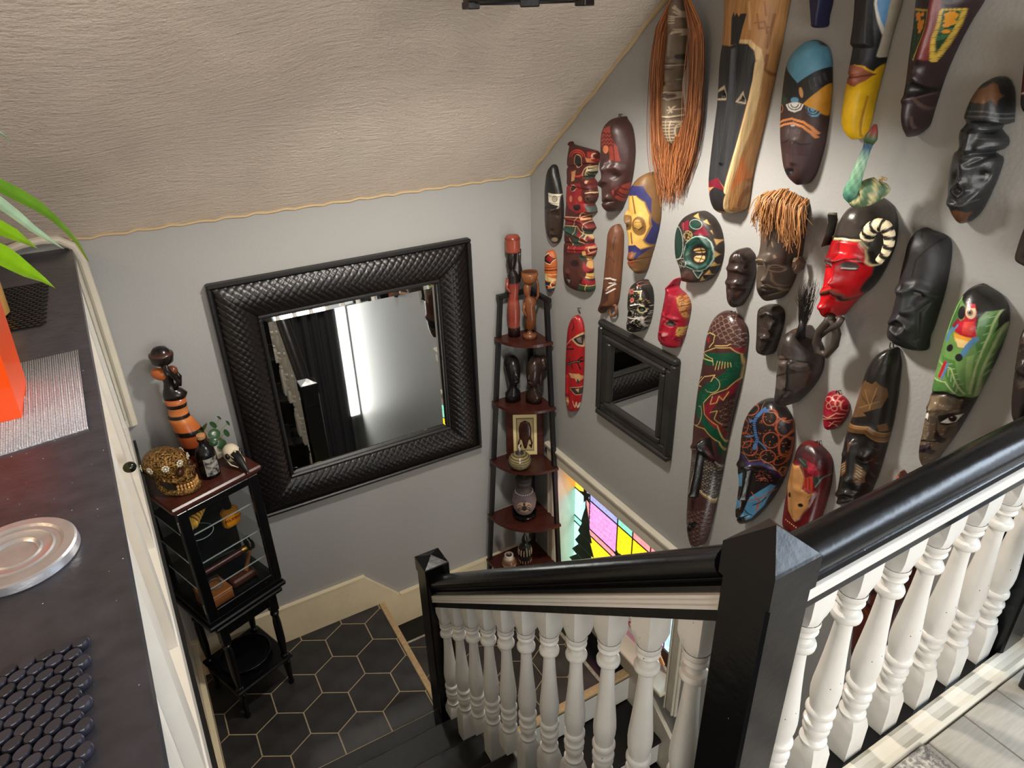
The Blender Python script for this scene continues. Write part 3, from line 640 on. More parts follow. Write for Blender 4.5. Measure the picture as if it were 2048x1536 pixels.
for s in (-1, 1):
    for z0_, z1_, z2_ in ((.088, .1, .088), (.078, .084, .066), (.07, .066, .052)): m.tube([on_vase(s * .15, z0_, .002), on_vase(s * .36, z1_, .002), on_vase(s * .52, z2_, .002)], .0022, 5, col=rgb(44, 36, 34))
    m.tube([on_vase(s * .04, .112, .002), on_vase(s * .12, .128, .002)], .0015, 5, col=rgb(44, 36, 34))
m.build('beetle_motif', 'vmatte', t, colors=True)
m = MB()
for k in range(26): a = 2 * math.pi * k / 26; m.ellipsoid((.0515 * math.cos(a), .0515 * math.sin(a), .154), (.003, .003, .004), 6, 5, col=rgb(190, 178, 160))
m.build('dot_band', 'vmatte', t, colors=True)
t = thing('vase_stand', 'small round black stand under the beetle vase', 'stand', (-.165, -.155, -1.095))
m = MB(); m.lathe([(.05, .022), (.066, .022), (.07, .028), (.068, .035), (.05, .035)], 28); m.build('ring', 'black_gloss', t, smooth=True, angle=40)
for k in range(4): a = math.radians(45 + 90 * k); MB().box((.052 * math.cos(a), .052 * math.sin(a), .012), (.012, .012, .024), rz=a).build('leg', 'black_gloss', t)
t = thing('pot', 'little round brown and cream clay jar on the lowest shelf', 'jar', (-.285, -.165, -1.43))
m = MB(); m.lathe([(.02, 0), (.036, .012), (.045, .035), (.044, .055), (.034, .075), (.022, .086), (.026, .098), (.027, .104), (.018, .104), (.016, .09)], 26, cols=[rgb(*c) for c in ((176, 136, 96), (190, 150, 108), (186, 146, 104), (92, 66, 46), (110, 86, 62), (200, 190, 172), (214, 206, 192), (214, 206, 192), (120, 100, 84), (40, 30, 26))]); m.build('body', 'vgloss', t, smooth=True, colors=True)
t = thing('bird_vase', 'black pointed vase with pale streaks on the lowest shelf', 'vase', (-.185, -.185, -1.43))
m = MB(); m.lathe([(.022, 0), (.034, .02), (.04, .06), (.041, .1), (.036, .135), (.024, .155), (.016, .165), (.019, .18), (.017, .2), (.008, .222), (.002, .242)], 22, col=rgb(22, 20, 20)); m.build('body', 'vgloss', t, smooth=True, colors=True)
m = MB()
for k in range(14):
    a = 2 * math.pi * k / 14; r0 = .0405
    m.tube([(.0385 * math.cos(a), .0385 * math.sin(a), .13), (.0415 * math.cos(a), .0415 * math.sin(a), .108), (.0412 * math.cos(a), .0412 * math.sin(a), .09)], .0028, 5, col=rgb(170, 142, 116)); m.tube([(.0395 * math.cos(a + .2), .0395 * math.sin(a + .2), .05), (.0365 * math.cos(a + .2), .0365 * math.sin(a + .2), .026)], .0026, 5, col=rgb(150, 104, 82))
tag(m.build('streaks', 'vmatte', t, colors=True), kind='stuff')

# ================================================================== PLANT STAND AND DISPLAY CABINET
CA = math.radians(21); CC = (-1.803, -0.215)
mat('clear_glass', (0.02, 0.024, 0.024), 0.03, spec=0.5, alpha=0.09)
mat('glass_edge', (0.5, 0.62, 0.58), 0.1, alpha=0.55)
st = thing('plant_stand', 'black square side table with turned legs and a low shelf on the tiled landing', 'table', (*CC, ZL), CA)
hz = -0.80 - ZL
m = MB(); m.box((0, 0, hz - .011), (.335, .375, .022), bev=.006); m.build('table_top', 'black_gloss', st)
m = MB(); m.box((0, 0, hz - .06), (.28, .30, .075), bev=.003); m.build('apron', 'black_gloss', st)
m = MB(); m.box((0, 0, .197 - .009), (.305, .325, .018), bev=.006); m.build('lower_shelf', 'black_gloss', st)
lp = [(.010, 0), (.014, .006), (.014, .014), (.010, .02), (.012, .05), (.017, .13), (.018, .15), (.013, .157), (.018, .166), (.021, .178), (.021, .197), (.018, .206), (.012, .212), (.014, .23), (.019, .30), (.019, .42), (.015, .47), (.020, .476), (.020, .487), (.014, .492), (.018, .5), (.018, .51)]
q = None
for sx in (-1, 1):
    for sy in (-1, 1):
        if q is None:
            m = MB(); m.lathe(lp, 18); m.box((0, 0, .56), (.04, .04, .115), bev=.003); q = m.build('leg', 'black_gloss', st, smooth=True, angle=40); q.location = (sx * .125, sy * .135, 0)
        else: shared(q, 'leg', st, (sx * .125, sy * .135, 0))
cb = thing('display_cabinet', 'black glass display cabinet with a red brown top standing on the side table', 'cabinet', (*CC, -0.80), CA)
zt_ = -0.13 + 0.80
m = MB(); m.box((0, 0, zt_ - .012), (.40, .385, .024), bev=.007); m.box((0, 0, zt_ - .03), (.375, .36, .014), bev=.004); m.build('top', 'red_wood', cb)
m = MB(); m.box((0, 0, .012), (.385, .37, .024), bev=.006); m.box((0, 0, .034), (.36, .345, .022), bev=.004); m.build('base', 'black_gloss', cb)
for sx in (-1, 1):
    for sy in (-1, 1): MB().box((sx * .162, sy * .15, .045 + .295), (.026, .026, .59), bev=.003).build('corner_post', 'black_gloss', cb)
for nm, c, d in (('side_rail', (-.164, 0, .62), (.02, .28, .03)), ('side_rail', (.164, 0, .62), (.02, .28, .03)), ('side_rail', (0, .152, .62), (.30, .02, .03))): MB().box(c, d).build(nm, 'black_gloss', cb)
for c, d in (((-.166, 0, .34), (.004, .28, .56)), ((.166, 0, .34), (.004, .28, .56)), ((0, .156, .34), (.30, .004, .56))): MB().box(c, d).build('glass_pane', 'clear_glass', cb)
dr = MB()
for c, d in (((-.158, -.170, .34), (.044, .018, .585)), ((.158, -.170, .34), (.044, .018, .585)), ((0, -.170, .615), (.274, .018, .036)), ((0, -.170, .072), (.274, .018, .05))): dr.box(c, d, bev=.003)
dr = dr.build('door', 'black_gloss', cb)
MB().box((0, -.168, .345), (.275, .004, .50)).build('pane', 'clear_glass', dr)
for z in (.57, .13): MB().box((-.1815, -.172, z), (.004, .012, .05), bev=.001).build('hinge', 'steel', dr)
SH = [.045, .195, .34, .49]
for z in SH[1:]:
    s = MB().box((0, -.005, z - .003), (.325, .29, .005)).build('glass_shelf', 'clear_glass', cb)
    MB().box((0, -.1505, z - .003), (.325, .002, .0055)).build('shelf_edge', 'glass_edge', s); MB().box((-.1635, -.005, z - .003), (.002, .29, .0055)).build('shelf_edge', 'glass_edge', s)
def cw(x, y, z):
    c, s = math.cos(CA), math.sin(CA); return (CC[0] + c * x - s * y, CC[1] + s * x + c * y, -0.80 + z)
# dark ash tray on the low shelf of the stand
t = thing('glass_bowl', 'round black glass bowl lying on the low shelf of the side table', 'bowl', cw(0.0, 0.01, -0.445), CA)
m = MB(); m.lathe([(.09, 0), (.115, .008), (.122, .022), (.118, .026), (.105, .014), (.085, .009), (.004, .008)], 36); m.build('body', 'black_gloss', t, smooth=True)
m = MB(); m.tube([(.119 * math.cos(a), .119 * math.sin(a), .027) for a in np.linspace(0, 2 * math.pi, 37)], .004, 8, cap=False); m.build('rim', 'black_gloss', t, smooth=True)
# contents
t = thing('sea_shell', 'long spiral sea shell in yellow and red bands on the top glass shelf', 'shell', cw(-.115, -.11, SH[3] + .026), CA)
m = MB(); N_ = 90
for k in range(N_):
    q_ = k / (N_ - 1.); r = .026 * (1 - q_) ** .8 + .003 + .0028 * math.sin(q_ * 78)
    c = (222, 176, 70) if math.sin(q_ * 78 + 1) > 0 else (150, 84, 30)
    if q_ > .45: c = (176, 92, 70) if math.sin(q_ * 78 + 1) > 0 else (190, 176, 160)
    if k == 0: secs = []
    secs.append((q_ * .26, 0, 0, r, r, c))
blend(m, secs, 14, M=Rz(-52) @ Ry(82) @ Rz(0) if False else Matrix.Rotation(math.radians(38), 4, 'Z') @ Ry(86)); m.build('body', 'vgloss', t, smooth=True, colors=True)
m = MB(); m.tube([(.0, 0, -.024), (-.02, -.012, -.01), (-.014, -.016, .012)], [.010, .012, .004], 8, col=rgb(200, 190, 170)); m.build('lip', 'vgloss', t, smooth=True, colors=True)
t = thing('tin', 'orange yellow square bottle with a black cap and lettered label in the cabinet', 'bottle', cw(.085, -.03, SH[2]), CA)
m = MB(); m.box((0, 0, .05), (.078, .045, .10), bev=.014); m.build('body', mat('amber', rgb(196, 130, 22), 0.35, coat=.3), t)
m = MB(); m.lathe([(.017, .1), (.017, .122), (.014, .124)], 16); m.build('cap', 'black_gloss', t, smooth=True, angle=40)
MB().box((0, -.0235, .045), (.066, .002, .04)).build('label_panel', mat('amber_label', rgb(222, 140, 20), 0.4), t)
def text(s, size, m_, parent, M, name='lettering', ext=.0008):
    cu = bpy.data.curves.new('t', 'FONT'); cu.body = s; cu.size = size; cu.extrude = ext; cu.align_x = 'CENTER'; cu.align_y = 'CENTER'
    tmp = bpy.data.objects.new('t', cu); COL.objects.link(tmp); dg = bpy.context.evaluated_depsgraph_get(); me = bpy.data.meshes.new_from_object(tmp.evaluated_get(dg)); bpy.data.objects.remove(tmp)
    me.transform(M); me.materials.append(MATS[m_]); o = bpy.data.objects.new(name, me); COL.objects.link(o); o.parent = parent; return o
mat('ink_brown', rgb(60, 18, 10), 0.5); mat('ink_cream', rgb(238, 226, 196), 0.5)
text('POLIDENT', .0165, 'ink_brown', t, T((0, -.0255, .05)) @ Rx(90))
t = thing('telescope', 'red brown wooden handle with brass and steel rings on the lowest glass shelf', 'spyglass', cw(-.12, -.06, SH[1] + .016), CA)
R_ = Ry(90)
m = MB(); m.lathe([(.011, 0), (.013, .02), (.015, .2), (.015, .21)], 18, M=R_); m.build('tube', 'red_wood', t, smooth=True)
m = MB(); m.lathe([(.017, .2), (.017, .225), (.013, .226)], 18, M=R_); m.build('ferrule', 'brass', t, smooth=True, angle=40)
for xx in (.232, .246): m = MB(); m.lathe([(.02, xx), (.034, xx + .001), (.034, xx + .006), (.02, xx + .007)], 26, M=T((0, 0, .019)) @ R_); m.build('wheel', 'steel', t, smooth=True, angle=40)
t = thing('wooden_box', 'light brown wooden box on the cabinet floor', 'box', cw(-.085, -.06, SH[0]), CA)
mat('oak', rgb(150, 94, 46), 0.45, var=0.2, vscale=8, stretch=(3, 20, 20)); mat('walnut', rgb(84, 46, 30), 0.4, var=0.25, vscale=8, stretch=(3, 20, 20))
m = MB(); m.box((0, 0, .03), (.115, .13, .06), bev=.003); m.build('body', 'oak', t); m = MB(); m.box((0, 0, .0665), (.118, .133, .012), bev=.003); m.build('lid', 'oak', t)
t = thing('wooden_box', 'dark brown wooden pistol shaped carving on the cabinet floor', 'carving', cw(.06, -.05, SH[0]), CA)
m = MB(); m.box((0, 0, .02), (.12, .05, .04), bev=.008); m.build('handle', 'walnut', t); m = MB(); m.tube([(.02, 0, .04), (.06, .03, .075), (.09, .05, .1)], [.012, .010, .008], 8); m.build('barrel', 'oak', t, smooth=True)
def bracelet(loc, r, label, tilt):
    t = thing('bracelet', label, 'bracelet', loc, 0, 'beaded bracelets in the cabinet')
    m = MB(); n = 22
    for k in range(n): a = 2 * math.pi * k / n; p = Rx(tilt) @ Vector((r * math.cos(a), r * math.sin(a), 0)); m.ellipsoid(p, (.0038,) * 3, 7, 5)
    m.build('beads', 'steel', t, smooth=True)
    m = MB(); m.tube([Rx(tilt) @ Vector((r * .94 * math.cos(a), r * .94 * math.sin(a), 0)) for a in np.linspace(0, 2 * math.pi, 30)], .0016, 5, cap=False); m.build('band', 'steel', t, smooth=True)
bracelet(cw(-.07, -.06, SH[0] + .082), .030, 'sparkling silver bracelet lying on the light wooden box', 12)
bracelet(cw(.085, .06, SH[3] + .012), .028, 'sparkling silver bracelet at the back of the top glass shelf', 20)
t = thing('glass_dish', 'oval clear glass dish on the middle glass shelf beneath the shell', 'dish', cw(-.06, -.02, SH[2] + .004), CA)
m = MB(); m.lathe([(.03, 0), (.05, .02), (.062, .05), (.06, .05), (.048, .022), (.028, .004)], 30); m.build('body', 'clear_glass', t, smooth=True)
m = MB(); m.tube([(.061 * math.cos(a), .061 * math.sin(a), .05) for a in np.linspace(0, 2 * math.pi, 33)], .002, 6, cap=False); m.build('rim', 'glass_edge', t, smooth=True)

# ---- on the cabinet top
zc = -0.13 + .0
mat('glitter', rgb(168, 128, 70), 0.3, metal=0.8, bump=1.0, bscale=150, var=1.0, vscale=130, var2=rgb(50, 32, 18))
SKA = math.radians(-38)
sk = thing('skull', 'gold glitter skull wearing a jewelled flower band, front left on the cabinet', 'skull', (-1.895, -0.295, -0.13), SKA)
m = MB(); n_, mm_ = 40, 26; V = []; F = []
for k in range(mm_ + 1):
    t_ = math.pi * k / mm_
    for i in range(n_):
        a = 2 * math.pi * i / n_; d = Vector((math.sin(t_) * math.cos(a), math.sin(t_) * math.sin(a), math.cos(t_)))
        p = Vector((d.x * .094, d.y * .070, d.z * .074 + .112))
        if d.x < 0 and d.z < 0: p.z += .020 * (-d.z) * (-d.x)
        for sy in (-1, 1):
            e = (d - Vector((.84, sy * .44, -.16)).normalized()).length; p -= d * .026 * math.exp(-(e / .22) ** 2)
            e = (d - Vector((.82, sy * .42, .20)).normalized()).length; p += d * .007 * math.exp(-(e / .16) ** 2)
        V.append(p)
for k in range(mm_):
    for i in range(n_): j = (i + 1) % n_; F.append((k * n_ + i, k * n_ + n_ + i, k * n_ + n_ + j, k * n_ + j))
m.add(V, F); m.build('cranium', 'glitter', sk, smooth=True)
m = MB(); blend(m, [(.045, .046, 0, .058, .046, (1, 1, 1)), (.055, .046, 0, .066, .050, (1, 1, 1)), (.075, .046, 0, .066, .052, (1, 1, 1)), (.095, .04, 0, .062, .054, (1, 1, 1)), (.11, .03, 0, .05, .05, (1, 1, 1))], 28); m.build('upper_jaw', 'glitter', sk, smooth=True)
for sy in (-1, 1): MB().tube([(.092, sy * .038, .080), (.07, sy * .058, .078), (.03, sy * .068, .082), (.0, sy * .066, .09)], [.008, .011, .009, .006], 10).build('cheek_bone', 'glitter', sk, smooth=True)
m = MB(); m.tube([(-.012, -.058, .075), (-.004, -.060, .040), (.02, -.058, .018), (.07, -.048, .013), (.104, -.024, .013), (.110, 0, .014), (.104, .024, .013), (.07, .048, .013), (.02, .058, .018), (-.004, .060, .040), (-.012, .058, .075)], [.008, .011, .013, .0135, .0135, .014, .0135, .0135, .013, .011, .008], 10); m.build('jaw', 'glitter', sk, smooth=True)
mat('tooth', rgb(190, 144, 84), 0.35, metal=0.3)
tm = None
for row, zt2 in ((0, .0425), (1, .0275)):
    for k in range(-6, 7):
        a = k * .215; p = (.046 + .063 * math.cos(a), .050 * math.sin(a), zt2)
        if tm is None: tm = MB().box((0, 0, 0), (.012, .0098, .0138), bev=.0028).build('tooth', 'tooth', sk); tm.location = p; tm.rotation_euler = (0, 0, a)
        else: shared(tm, 'tooth', sk, p, a)
mat('dark_brass', rgb(58, 30, 14), 0.4, metal=0.4)
for sy in (-1, 1): MB().ellipsoid((.081, sy * .033, .100), (.013, .0185, .018), 16, 12).build('eye_socket', 'dark_brass', sk, smooth=True)
MB().tube([(.110, 0, .092), (.114, 0, .078), (.112, 0, .072)], [.003, .008, .006], 8).build('nose_hollow', 'dark_brass', sk, smooth=True)
band = MB(); bp_ = []
for k in range(24):
    a = math.radians(-150 + k * 12); bp_.append((.092 * math.cos(a), .0695 * math.sin(a), .132 + .012 * math.cos(a)))
band.tube(bp_, .002, 6); band = band.build('headband', 'gold', sk, smooth=True)
fl = None
mat('gem', rgb(225, 218, 200), 0.12, metal=0.6)
for k, a in enumerate((-140, -100, -60, -22, 20, 70)):
    a = math.radians(a); p = Vector((.090 * math.cos(a), .072 * math.sin(a), .130 + .012 * math.cos(a)))
    if fl is None:
        m = MB()
        for q_ in range(8):
            b2 = 2 * math.pi * q_ / 8; m.ellipsoid((.003, .011 * math.cos(b2), .011 * math.sin(b2)), (.0025, .0052, .0052), 7, 5)
        m.ellipsoid((.006, 0, 0), (.005, .006, .006), 8, 6); fl = m.build('flower', 'gem', sk, smooth=True); fl.location = p; fl.rotation_euler = (0, 0, a)
    else: shared(fl, 'flower', sk, p, a)

OR_, BK = (176, 92, 40), (24, 18, 17)
t = thing('figurine', 'black kneeling figure with a bowl on a striped orange wood column', 'figurine', (-1.79, -0.105, -0.13), math.radians(-20))
cols = []
m = MB(); blend(m, [(0, .03, 0, .058, .045, (96, 44, 26)), (.03, .03, 0, .056, .045, (96, 40, 24)), (.036, .028, 0, .056, .045, BK), (.068, .024, 0, .056, .044, BK), (.072, .024, 0, .056, .044, (150, 70, 36)), (.12, .016, 0, .056, .043, (168, 84, 40)), (.125, .014, 0, .056, .043, BK), (.145, .010, 0, .054, .043, BK), (.148, .008, 0, .053, .042, OR_), (.185, -.002, 0, .048, .038, (190, 108, 54)), (.205, -.010, 0, .046, .037, (196, 120, 66)), (.209, -.010, 0, .043, .036, BK), (.222, -.008, 0, .041, .035, BK), (.225, -.008, 0, .039, .034, (190, 112, 58)), (.255, -.006, 0, .038, .033, (196, 118, 62)), (.258, -.006, 0, .040, .034, BK), (.272, -.006, 0, .041, .034, BK), (.275, -.006, 0, .041, .034, (184, 104, 56)), (.298, -.006, 0, .042, .035, (170, 92, 50))], 20); m.build('column', 'vgloss', t, smooth=True, colors=True)
m = MB(); blend(m, [(.298, -.004, 0, .044, .034, BK), (.315, 0, 0, .048, .034, BK), (.332, -.006, 0, .038, .028, BK), (.345, -.014, 0, .024, .022, BK), (.37, -.012, 0, .020, .019, BK), (.395, -.010, 0, .024, .02, BK), (.415, -.014, 0, .032, .022, BK), (.425, -.014, 0, .022, .018, BK), (.432, -.012, 0, .012, .012, BK), (.46, -.012, 0, .016, .016, BK)], 18); m.build('body', 'vgloss', t, smooth=True, colors=True)
m = MB(); m.ellipsoid((-.034, -.006, .412), (.036, .022, .026), M=Ry(25), col=rgb(168, 88, 40)); m.ellipsoid((.012, .004, .418), (.022, .018, .022), col=rgb(100, 56, 34)); m.build('shawl', 'vgloss', t, smooth=True, colors=True)
m = MB(); m.tube([(-.002, -.02, .47), (.006, -.03, .44), (.02, -.026, .41), (.028, -.012, .375), (.014, -.016, .345)], [.010, .010, .0095, .009, .008], 8, col=rgb(*BK)); m.tube([(.024, 0, .41), (.034, .004, .39), (.026, 0, .35)], [.010, .009, .008], 8, col=rgb(*BK)); m.build('arm', 'vgloss', t, smooth=True, colors=True)
m = MB(); blend(m, [(.452, -.012, 0, .026, .024, BK), (.462, -.012, 0, .040, .036, BK), (.49, -.012, 0, .047, .042, (30, 24, 22)), (.5, -.012, 0, .046, .041, (76, 46, 34)), (.502, -.012, 0, .038, .034, (60, 36, 28)), (.512, -.012, 0, .034, .03, BK), (.524, -.012, 0, .024, .022, BK), (.53, -.012, 0, .006, .006, BK)], 20); m.build('bowl', 'vgloss', t, smooth=True, colors=True)
t = thing('bottle', 'black corked bottle with a silver skull label on the cabinet', 'bottle', (-1.745, -0.285, -0.13), math.radians(-5))
m = MB(); m.lathe([(.034, 0), (.039, .004), (.040, .02), (.040, .105), (.036, .125), (.022, .142), (.015, .15), (.014, .168), (.018, .17), (.018, .178), (.013, .179)], 28); m.build('body', 'black_gloss', t, smooth=True, angle=50)
m = MB(); m.lathe([(.012, .172), (.017, .182), (.017, .195), (.015, .197)], 18); m.build('cork', mat('cork', rgb(176, 128, 84), 0.8, var=0.2, vscale=60, bump=.3, bscale=90), t, smooth=True, angle=40)
mat('label_print', rgb(150, 148, 142), 0.5, var=0.5, vscale=55, var2=rgb(24, 23, 23))
rows = [[(.0406 * math.sin(a), -.0406 * math.cos(a), z) for z in (.018, .06, .10)] for a in np.linspace(-.35, 1.15, 12)]
m = MB(); m.grid(rows); m.build('label_panel', 'label_print', t, smooth=True)
t = thing('potted_plant', 'small round leaved plant in a cream pot behind the bottle', 'plant', (-1.700, -0.150, -0.13))
m = MB(); m.lathe([(.026, 0), (.03, .004), (.042, .066), (.044, .075), (.040, .075), (.036, .06)], 26); m.build('pot', mat('cream_glaze', rgb(222, 214, 190), 0.25), t, smooth=True, angle=50)
m = MB(); m.lathe([(.037, .058), (.02, .064), (.003, .066)], 18); m.build('soil', mat('soil', rgb(34, 26, 20), 0.9, bump=.8, bscale=120), t)
mat('leaf_dark', rgb(40, 70, 40), 0.28, var=0.2, vscale=30); mat('stem_green', rgb(120, 140, 80), 0.5)
lr = random.Random(4)
for (x, y, z, s) in ((-.045, -.01, .13, .022), (-.02, .02, .145, .022), (.012, -.02, .12, .026), (.03, -.035, .07, .024), (.02, .01, .15, .02), (-.03, -.045, .075, .024), (.062, -.01, .105, .02), (.078, .01, .14, .015), (.05, .02, .17, .013), (-.055, .02, .1, .02), (.0, -.05, .1, .018)):
    m = MB(); m.tube([(0, 0, .06), (x * .5, y * .5, .06 + (z - .06) * .7), (x, y, z)], .0013, 5); stm = m.build('stem', 'stem_green', t)
    m = MB(); nrm = Vector((x * 1.6, y * 1.6 - .03, .05 + lr.uniform(-.02, .02))).normalized(); qt = nrm.to_track_quat('Z', 'Y').to_matrix().to_4x4()
    P = [T((x, y, z)) @ qt @ Vector((s * math.cos(a), s * .9 * math.sin(a), -.003)) for a in np.linspace(0, 2 * math.pi, 15)[:-1]]
    P2 = [T((x, y, z)) @ qt @ Vector((s * .5 * math.cos(a), s * .45 * math.sin(a), .0015)) for a in np.linspace(0, 2 * math.pi, 15)[:-1]]
    m.grid([P, P2, [T((x, y, z)) @ qt @ Vector((0, 0, .0005))] * 14], closed=True); m.build('leaf', 'leaf_dark', t, smooth=True)
t = thing('bird_skull', 'cream bird skull with a long black beak at the cabinet corner', 'skull', (-1.640, -0.262, -0.13), math.radians(18))
mat('bone', rgb(206, 194, 168), 0.5, var=.1, vscale=20)
m = MB(); m.ellipsoid((0, .02, .052), (.036, .040, .040), 20, 14); m.build('cranium', 'bone', t, smooth=True)
m = MB(); m.tube([(0, -.01, .055), (0, -.05, .04), (0, -.085, .016), (0, -.108, .004)], [.022, .017, .010, .002], 12); m.build('beak', 'black_paint', t, smooth=True)
for s in (-1, 1): MB().ellipsoid((s * .029, -.004, .056), (.009, .013, .014), 10, 8).build('eye_socket', 'black_paint', t, smooth=True)
m = MB()
for s in (-1, 1): m.tube([(s * .03, .01, .03), (s * .03, -.02, .022), (s * .016, -.055, .018)], [.004, .003, .002], 6); m.tube([(s * .02, -.014, .06), (s * .012, -.045, .05)], [.004, .002], 6)
m.tube([(0, -.012, .076), (0, -.04, .058)], [.005, .002], 6)
m.build('cheek_bones', 'bone', t, smooth=True)

# ================================================================== BLACK LEDGE OVER THE LEFT WALL
LE = 0.812
def ex(y): return -1.987 - 0.0275 * y
mat('ledge_black', rgb(58, 57, 65), 0.32, bump=0.12, bscale=55, var=0.25, vscale=22)
specks(MATS['ledge_black'], 42, 0.06, (.55, .55, .6))
m = MB(); P = [(ex(-.003), -.003), (-2.75, -.003), (-2.75, -2.95), (ex(-2.95), -2.95)]
m.prism(P, T((0, 0, LE - .035)), .035); ledge = tag(m.build('wall_ledge', 'ledge_black'), 'wide black ledge along the left side of the stairwell', 'ledge')
lw = MB(); zlo, zhi = -0.02, LE - .036
def lbox(y0, y1, z0, z1, in0, in1):
    lw.add([(ex(y) - k, y, z) for z in (z0, z1) for y, k in ((y0, in0), (y1, in0), (y1, in1), (y0, in1))], [(3, 2, 1, 0), (4, 5, 6, 7), (0, 1, 5, 4), (1, 2, 6, 5), (2, 3, 7, 6), (3, 0, 4, 7)])
lbox(-.02, -2.9, zlo, zhi, .045, .12)
cup = struct('wall_left_panel', lw, 'white_paint')
lw = MB()
for y0, y1 in ((-.03, -.09), (-.42, -.50), (-.86, -.96), (-1.30, -1.42), (-1.72, -1.86), (-2.2, -2.3)): lbox(y0, y1, zlo + .1, zhi, .012, .05)
lw.build('stile', 'white_paint', cup)
lw = MB(); lbox(-.02, -2.9, zlo, zlo + .10, .008, .05); lw.build('bottom_rail', 'white_paint', cup)
mat('panel_tan', rgb(206, 186, 150), .5)
lw = MB(); lbox(-.5, -.86, zlo + .1, zhi - .1, .036, .06); lbox(-.96, -1.30, zlo + .1, zhi - .1, .036, .06); lbox(-1.42, -1.72, zlo + .1, zhi - .1, .036, .06); lw.build('panel', 'panel_tan', cup)
m = MB(); m.ellipsoid((ex(-1.03) - .004, -1.03, .42), (.018, .016, .016), 16, 12); m.build('knob', mat('dark_knob', rgb(60, 62, 54), .12, metal=.9), cup, smooth=True)
lw = MB(); lbox(-.02, -2.9, zlo - .035, zlo, -.002, .05); struct('trim_11', lw, 'black_gloss')
m = MB(); m.box((-2.022, -.5, ZL + .11), (.018, 1.0, .22), bev=.003); m.box((-2.018, -.5, ZL + .225), (.026, 1.0, .014), bev=.004); struct('baseboard_left', m, 'cream_trim')
# rounded white end trim by the back wall
m = MB(); pth = [(-1.972, -.012, .05), (-1.968, -.012, .3), (-1.966, -.012, .6), (-1.968, -.014, .76), (-1.985, -.022, .822), (-2.02, -.034, .852), (-2.07, -.045, .862), (-2.13, -.05, .858), (-2.19, -.045, .84)]
m.tube(pth, .016, 10, flat=1.0); m.box((-1.985, -.008, .42), (.03, .014, .76), bev=.003); struct('trim_12', m, 'trim_white')

# ---- things on the ledge
t = thing('jar_lid', 'round galvanised metal jar lid with raised rings on the black ledge', 'lid', (-2.076, -1.922, LE))
mat('galvanised', rgb(200, 200, 205), 0.34, metal=0.75, bump=.1, bscale=60, var=.12, vscale=20)
m = MB(); m.lathe([(.083, 0), (.0845, .002), (.083, .014), (.080, .0165), (.066, .0165), (.062, .0135), (.054, .0135), (.051, .0155), (.048, .0135), (.037, .0125), (.034, .0145), (.031, .0125), (.029, .0105), (.002, .0105)], 56); m.build('body', 'galvanised', t, smooth=True, angle=30)
def mat_thing(name, label, cat): return thing(name, label, cat, (0, 0, LE))
# bead mat: every bead a part
t = thing('bead_mat', 'black place mat made of oval wooden beads, nearest on the ledge', 'place mat', (-2.09, -2.42, LE))
mat('bead', rgb(46, 46, 58), 0.2, coat=.3, obj_var=.35)
bd = None; br = random.Random(8)
for r in range(15):
    for c in range(11):
        x = .096 - c * .0195 - (.0098 if r % 2 else 0); y = .255 - r * .0175 + br.uniform(-.001, .001) - c * .0012
        if x + .0 < -.13: continue
        if bd is None:
            m = MB(); secs = [(0, 0, 0, .0098, .0068, (1, 1, 1)), (.002, 0, 0, .0112, .0078, (1, 1, 1)), (.008, 0, 0, .0112, .0078, (1, 1, 1)), (.0105, 0, 0, .0098, .0066, (1, 1, 1))]
            blend(m, secs, 16, M=Rz(38)); bd = m.build('bead', 'bead', t, smooth=True, angle=45); bd.location = (x, y, .001)
        else: shared(bd, 'bead', t, (x, y, .001), br.uniform(-.2, .2))
m = MB()
for r in range(15): m.tube([(-.12, .255 - r * .0175, .005), (.095, .252 - r * .0175, .005)], .001, 4)
m.build('cord', 'black_paint', t)
# woven black mat
t = thing('woven_mat', 'shiny black woven mat at the far end of the ledge under a tan pot', 'place mat', (-2.17, -.64, LE))
m = MB(); pil = 0
for r in range(22):
    for c in range(14):
        x = .105 - c * .0175 - (.0087 if r % 2 else 0); y = .21 - r * .0195
        V = [(x + dx * .0105, y + dy * .0075, z) for z, k in ((.0, 1), (.0045, .8)) for dx, dy in ((-k, 0), (-.5 * k, -k), (.5 * k, -k), (k, 0), (.5 * k, k), (-.5 * k, k))]
        m.add(V, [tuple(range(5, -1, -1)), tuple(range(6, 12))] + [(i, (i + 1) % 6, 6 + (i + 1) % 6, 6 + i) for i in range(6)])
tag(m.build('weave', 'black_gloss', t), kind='stuff')
MB().box((-.01, 0, .001), (.22, .42, .002)).build('backing', 'black_paint', t)
# ribbed silver mat
t = thing('ribbed_mat', 'silver ribbed place mat under the orange planter', 'place mat', (0, 0, LE))
mat('silver_thread', rgb(206, 206, 214), 0.3, metal=0.4, bump=.6, bscale=420, var=.4, vscale=260)
m = MB(); c0, c1, c2, c3 = Vector((-1.983, -1.097, .001)), Vector((-1.972, -1.541, .001)), Vector((-2.36, -1.60, .001)), Vector((-2.40, -1.13, .001))
nr = 92; rows = []
for i in range(nr * 4 + 1):
    q_ = i / (nr * 4.); a = c0.lerp(c3, q_); b_ = c1.lerp(c2, q_); hgt = .0035 + .0012 * math.sin(i * math.pi / 2)
    rows.append([a + Vector((0, 0, -.001)), a + Vector((0, 0, hgt)), a.lerp(b_, .5) + Vector((.0012 * math.sin(i), 0, hgt)), b_ + Vector((0, 0, hgt)), b_ + Vector((0, 0, -.001))])
m.grid(rows); m.build('ribs', 'silver_thread', t, smooth=True)
